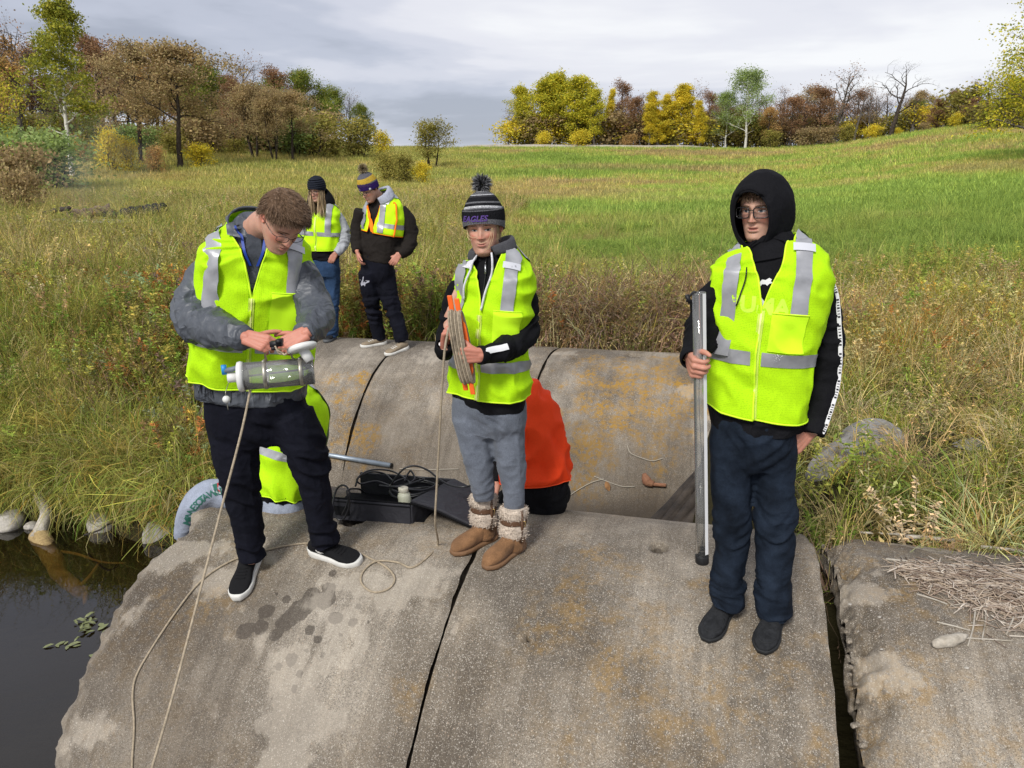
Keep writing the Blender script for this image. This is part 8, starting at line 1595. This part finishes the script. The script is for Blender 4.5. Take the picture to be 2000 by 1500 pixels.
# driftwood in the creek
M_WOOD = rock_mat('bleached_wood', (.34, .30, .24), (.50, .46, .39), (.15, .12, .08)); M_WOODW = rock_mat('submerged_wood', (.30, .21, .09), (.42, .31, .14), (.14, .09, .04)); M_WOODD = rock_mat('dark_timber', (.028, .021, .016), (.06, .046, .034), (.010, .008, .006)); M_CHAR = rock_mat('charred_wood', (.012, .011, .010), (.035, .032, .03), (.005, .005, .005)); M_REED = hair_mat('dry_reeds', [(.34, .26, .19), (.50, .42, .33), (.20, .135, .10), (.64, .57, .48), (.12, .075, .055), (.42, .33, .24)])
P1 = catmull([at(55, 930, 7.4), at(74, 968, 7.2), at(90, 1000, 7.0), at(84, 1025, 6.9), wl(72, 1052, -1.42)], 20); R = thing('driftwood_branch', P1[-1].tolist(), 'bleached branch slanting from the bank down under the dark water', 'branch')
V, F = tube(P1, np.linspace(.035, .068, 20), 14); V = V + (vn(V, 11, 2) * .014)[:, None] * unit([1, -1, .3]); mesh_np('dry_limb', V, F, M_WOOD, R)
P2 = catmull([wl(75, 1045, -1.41), wl(96, 1078, -1.50), wl(112, 1115, -1.58), wl(140, 1145, -1.62), wl(168, 1160, -1.60)], 24); V, F = tube(P2, np.linspace(.09, .06, 24), 14); V = V + (vn(V, 7, 3) * .014)[:, None]; mesh_np('sunken_limb', V, F, M_WOODW, R)
for pts, w in (([wl(150, 1150, -1.60), wl(172, 1130, -1.55), wl(193, 1100, -1.47)], .025), ([wl(100, 1075, -1.50), wl(150, 1082, -1.5), wl(200, 1098, -1.5), wl(250, 1100, -1.5)], .016), ([wl(168, 1160, -1.60), wl(165, 1180, -1.62)], .03)): mesh_np('sunken_twig', *tube(catmull(pts, 12), np.linspace(w, w * .4, 12), 8), M_WOODW, R)
tag(mesh_np('twig', *tube(catmull([wl(165, 1045, -1.33), wl(195, 1035, -1.22), wl(215, 1022, -1.2), wl(240, 1018, -1.28)], 16), .010, 6), M_WOODD), 'thin dark twig lying across the round pale rock', 'twig')
# floating leaves
M_WL = leaf_mat('water_leaves', [(.16, .20, .09), (.22, .24, .12), (.13, .15, .06)], rough=.4, trans=0)
r = np.random.default_rng(31)
for i in range(28):
    px, py = (r.normal(186, 16), r.normal(1222, 12)) if i < 19 else (r.normal(125, 28), r.normal(1256, 10)); c = wl(px, py, WATER_Z + .004); a = r.uniform(0, 6.28); l = r.uniform(.05, .10); d = V3(math.cos(a), math.sin(a), 0); s = V3(-d[1], d[0], 0) * l * .22; up = V3(0, 0, r.uniform(.0, .03) if i < 22 else .002)
    V = [c, c + d * l * .3 + s + up * .5, c + d * l * .7 + s * .8 + up, c + d * l + up * .6, c + d * l * .7 - s * .8 + up, c + d * l * .3 - s + up * .5]; o = mesh_np('floating_leaf', V, [(0, 1, 2, 3, 4, 5)], M_WL, smooth_=False); tag(o, 'narrow green leaf floating on the creek beside the culvert edge', 'leaf', 'leaves floating on the creek')
# timber and dark bank at the right end of the far culvert
def slab(name, pts, th, mat, label=None, cat=None, parent=None):
    P = np.array(pts, float); n = unit(np.cross(P[1] - P[0], P[-1] - P[0])); k = len(P); V = np.vstack([P, P - n * th]); F = [tuple(range(k)), tuple(range(2 * k - 1, k - 1, -1))] + [(i, k + i, k + (i + 1) % k, (i + 1) % k) for i in range(k)]; o = mesh_np(name, V, F, mat, parent, smooth_=False)
    return tag(o, label, cat) if label else o
lo = [on_pipe(1410, 862, 0, True), on_pipe(1275, 1030, 0, True)]
R = thing('rotten_timber', at(1330, 960, 5.9).tolist(), 'dark rotten ribbed timber leaning at the right end of the far culvert', 'timber')
for i in range(15):
    f = i / 14; p = at(1413 + 14 * f * 2, 868 + 40 * f, 6.55 - .25 * f) + V3(.10 * f, 0, 0); q = at(1272 + 110 * f, 1022 + 8 * f, 5.75 - .12 * f); P = catmull([p + V3(.10, .1, .10), p, (p + q) / 2 + r.normal(0, .012, 3), q, q + (q - p) * .35], 10); V, F = tube(P, .036 + .01 * math.sin(i * 2.3), 7); V = V + (vn(V, 18, i) * .008)[:, None]; mesh_np('rib', V, F, M_WOODD, R)
# rusty root, leaves and straws on the far culvert
M_RUSTW = rock_mat('rusty_root', (.20, .085, .045), (.30, .15, .08), (.08, .03, .02)); pr = [on_pipe(1258, 925, .03, True), on_pipe(1264, 940, .03, True), on_pipe(1276, 946, .03, True), on_pipe(1301, 948, .03, True)]
R = thing('root_stub', pr[1].tolist(), 'rusty brown bent root stub sticking out near the end of the far culvert', 'root'); mesh_np('stub', *tube(catmull(pr[:3], 10), [.02, .025, .035, .04, .045, .045, .04, .036, .03, .03], 10), M_RUSTW, R); mesh_np('thin_end', *tube(catmull(pr[2:], 8), .018, 8), M_RUSTW, R)
M_LEAFB = simple_mat('dry_leaf', (.34, .18, .08), .8, .1, var=.3, vscale=30)
def leaf(c, d, n, l, w, label, cup=.2):
    d = unit(d); s = unit(np.cross(d, n)); n = unit(n); V = []
    for i in range(7):
        t = i / 6; ww = w * math.sin(math.pi * min(1, t * .9 + .06)) ** .8
        for b in (-1, 0, 1): V.append(np.asarray(c) + d * l * (t - .5) + s * ww * b * .5 + n * (cup * w * abs(b) + .012 * math.sin(t * 3)))
    return tag(mesh_np('fallen_leaf', V, grid_faces(7, 3), M_LEAFB), label, 'leaf')
for px, py, far, l, lab in ((1187, 950, True, .10, 'curled tan leaf lying on the lower part of the lichen covered section'), (920, 916, True, .12, 'rusty leaf on the far culvert just left of the knees of the woman'), (750, 640, True, .05, 'tiny dry leaf on the far culvert')):
    c = on_pipe(px, py, .02, far); leaf(c, V3(.3, 0, -.9), pipe_normal(c, far), l, l * .5, lab)
def far_straw(pts, label, w=.0035): return tag(mesh_np('straw', *tube(catmull([on_pipe(x, y, .012, True) for x, y in pts], 24), w, 5), M_STRAWM), label, 'straw')
M_STRAWM = simple_mat('pale_straw', (.40, .36, .29), .8, .1)
far_straw([(1225, 870), (1232, 885), (1255, 895), (1275, 900), (1295, 895)], 'pale curled straw in the middle of the lichen covered section'); far_straw([(1160, 930), (1185, 940), (1215, 950), (1240, 950)], 'pale straw above the curled tan leaf'); far_straw([(1085, 1000), (1110, 970), (1150, 945), (1180, 935)], 'long pale stem leaning at the foot of the lichen covered section'); far_straw([(780, 915), (830, 917), (895, 916)], 'pale straw on the far culvert above the case lid')
# reeds and sticks on the right section
def near_stick(pts, label, w=.012, mat=None, parent=None): o = mesh_np('stick', *tube(catmull([on_pipe(x, y, w) for x, y in pts], 18), np.linspace(w, w * .8, 18), 7), mat or M_WOOD); return tag(o, label, 'stick')
near_stick([(1768, 1048), (1810, 1050), (1865, 1056)], 'short white stick on the crest of the right section', .013); near_stick([(1680, 1040), (1720, 1042), (1765, 1044)], 'thin pale twig left of the white stick', .007); near_stick([(1915, 1068), (1960, 1072), (2010, 1078)], 'white twig on the crest at the right edge', .010)
near_stick([(1730, 1092), (1790, 1098), (1850, 1104), (1900, 1104)], 'long pale reed at the upper edge of the reed heap', .006); near_stick([(1875, 1246), (1920, 1248), (1980, 1252)], 'straight pale reed below the reed heap', .004)
V = []; c = on_pipe(1855, 1252, .02); V, F = tube(catmull([on_pipe(1822, 1256, .02), c, on_pipe(1890, 1242, .025)], 12), np.array([.010, .018, .022, .024, .024, .026, .026, .024, .022, .020, .012, .005]), 9); V = V + (vn(V, 30, 3) * .005)[:, None]; tag(mesh_np('wood_chip', V, F, M_WOOD), 'bleached wood chip below the reed heap', 'wood')
r = np.random.default_rng(77); parts = []
for i in range(2000):
    u = r.uniform(0, 1) ** .8; px = 1760 + 300 * u + r.normal(0, 10); cy = 1108 + 55 * u; sp = 14 + 48 * u; py = cy + r.normal(0, .5) * sp + (r.uniform(0, 70) * u if r.uniform() < .35 else 0)
    if px < 1735: continue
    h = .004 + abs(r.normal(0, .012)) * (1 if abs(py - cy) < sp * .6 else .25); c = on_pipe(px, py, h); n = pipe_normal(c); a = r.normal(.15, .75) if r.uniform() < .75 else r.uniform(0, 3.14); t = AX * math.cos(a) + np.cross(n, AX) * math.sin(a) + n * r.normal(0, .08); l = r.uniform(.04, .16); m_ = n * r.normal(0, .006)
    parts.append(tube([c - t * l / 2, c + m_, c + t * l / 2], r.uniform(.0012, .0032), 4))
tag(mesh_np('dry_reeds', *merge(parts), M_REED), 'heap of broken dry reeds on the right culvert section', None, kind='stuff')
r = np.random.default_rng(78)
for i, (x0, y0, x1, y1) in enumerate(((1905, 1190, 1890, 1262), (1925, 1175, 1918, 1250), (1830, 1215, 1895, 1232), (1790, 1160, 1850, 1180), (1985, 1180, 1965, 1240))): near_stick([(x0, y0), ((x0 + x1) / 2 + 3, (y0 + y1) / 2), (x1, y1)], ['single reed standing apart below the heap', 'upright pale reed crossing the lower edge of the heap', 'pale reed pointing at the wood chip', 'reed at the left tip of the heap', 'bent pale reed near the right edge below the heap'][i], .0042)
for i, (px, py, s) in enumerate(((1718, 1205, .006), (1888, 1304, .007), (1600, 1235, .005), (1340, 1232, .004), (1722, 1268, .005), (1660, 1180, .006))): rock(tuple(on_pipe(px, py, s * .5)), (s * 1.5, s, s * .8), ['white chip beside the broken joint', 'flat white chip at the lower right', 'small pale chip near the shoe', 'sliver of straw coloured chip between the shoes', 'pale pebble near the broken joint', 'small white pebble above the joint chip'][i], M_ROCKW, 90 + i)
# loose concrete crumbs in the broken joint
for i in range(14):
    t = r.uniform(0, 1); px = 1640 + 40 * t + r.normal(0, 6); py = 1085 + 400 * t; c = on_pipe(px, py, -.03 - .05 * r.uniform()); s = r.uniform(.006, .018); rock(tuple(c), (s, s, s * .8), 'loose concrete crumb lodged in the broken joint', M_CONC, 120 + i, group='crumbs in the broken joint')
# ------------------------------------------------------------------ smouldering log pile on the left
def gpt(px, Y, dz=0): x = at(px, 400, Y).x; return V3(x, Y, gz(x, Y) + dz)
YL = 27.0
def log(px0, px1, dy, r0, mat, label, z=.25, kn=0):
    a, b = gpt(px0, YL + dy, z), gpt(px1, YL - dy, z); P = catmull([a + V3(0, 0, -.12), (a + b) / 2, b + V3(0, 0, .08)], 20); V, F = tube(P, r0 * (1 + .15 * np.sin(np.arange(20) * 1.3 + kn)), 12); V = V + (vn(V, 4, kn) * .05)[:, None] * V3(.3, -.4, 1); return tag(mesh_np('log', V, F, mat), label, 'log')
log(255, 318, .4, .20, M_CHAR, 'thick charred black log at the right end of the burnt pile', .58, 1); log(205, 275, .1, .20, M_CHAR, 'thinner charred log in the middle of the burnt pile', .45, 2); log(130, 215, -.3, .18, rock_mat('brown_bark_log', (.13, .09, .065), (.2, .15, .11), (.05, .035, .025)), 'brown unburnt log left of the charred ones', .5, 3); log(85, 135, .6, .07, M_WOODD, 'thin dark branch at the left end of the burnt pile', .62, 4)
V = []; F = []; r = np.random.default_rng(8)
c = gpt(215, YL - .5, .0); V = [c + V3(0, 0, .16)]; m_ = 40
for rr in (.5, 1.0):
    for j in range(m_): t = 2 * np.pi * j / m_; k = rr * (1 + .2 * math.sin(3 * t) + .12 * math.sin(8 * t)); V.append(c + V3(2.1 * k * math.cos(t), .9 * k * math.sin(t), .13 * (1 - rr) + .02))
F = [(0, 1 + j, 1 + (j + 1) % m_) for j in range(m_)] + [(1 + j, 1 + (j + 1) % m_, 1 + m_ + (j + 1) % m_, 1 + m_ + j) for j in range(m_)]; Vn_ = np.array(V); Vn_[:, 2] = ground(Vn_[:, 0], Vn_[:, 1]) + .30; tag(mesh_np('ash_bed', Vn_, F, simple_mat('white_ash', (.42, .41, .40), .95, .05, bump=.5, bscale=8, var=.35, vscale=2)), 'pale ash bed under the charred logs', 'ash')
# smoke drifting above the logs
m = bpy.data.materials.new('smoke_volume'); m.use_nodes = True; n = m.node_tree; n.nodes.remove(n.nodes['Principled BSDF']); pv = N(n, 'ShaderNodeVolumePrincipled'); pv.inputs['Color'].default_value = (.85, .87, .9, 1); g = N(n, 'ShaderNodeTexCoord')
no = N(n, 'ShaderNodeTexNoise', i_Scale=.9, i_Detail=4.0); mp = N(n, 'ShaderNodeMapping'); mp.inputs['Scale'].default_value = (2.2, 1.2, 2.6); L(n, g.outputs['Object'], mp.inputs[0]); L(n, mp.outputs[0], no.inputs['Vector']); gr = N(n, 'ShaderNodeTexGradient', gradient_type='SPHERICAL'); L(n, g.outputs['Object'], gr.inputs[0])
L(n, math_(n, 'MULTIPLY', math_(n, 'MULTIPLY', math_(n, 'SUBTRACT', no.outputs[0], .42, True), gr.outputs[0]), .55), pv.inputs['Density']); L(n, pv.outputs[0], n.nodes['Material Output'].inputs['Volume'])
V, F = ball((0, 0, 0), 1.0, 14, 20); o = mesh_np('smoke', V, F, m); o.location = gpt(190, YL + 1.2, 2.2); o.scale = (2.6, 1.5, 2.8); tag(o, 'thin grey smoke drifting up from the burnt pile', None, kind='stuff')
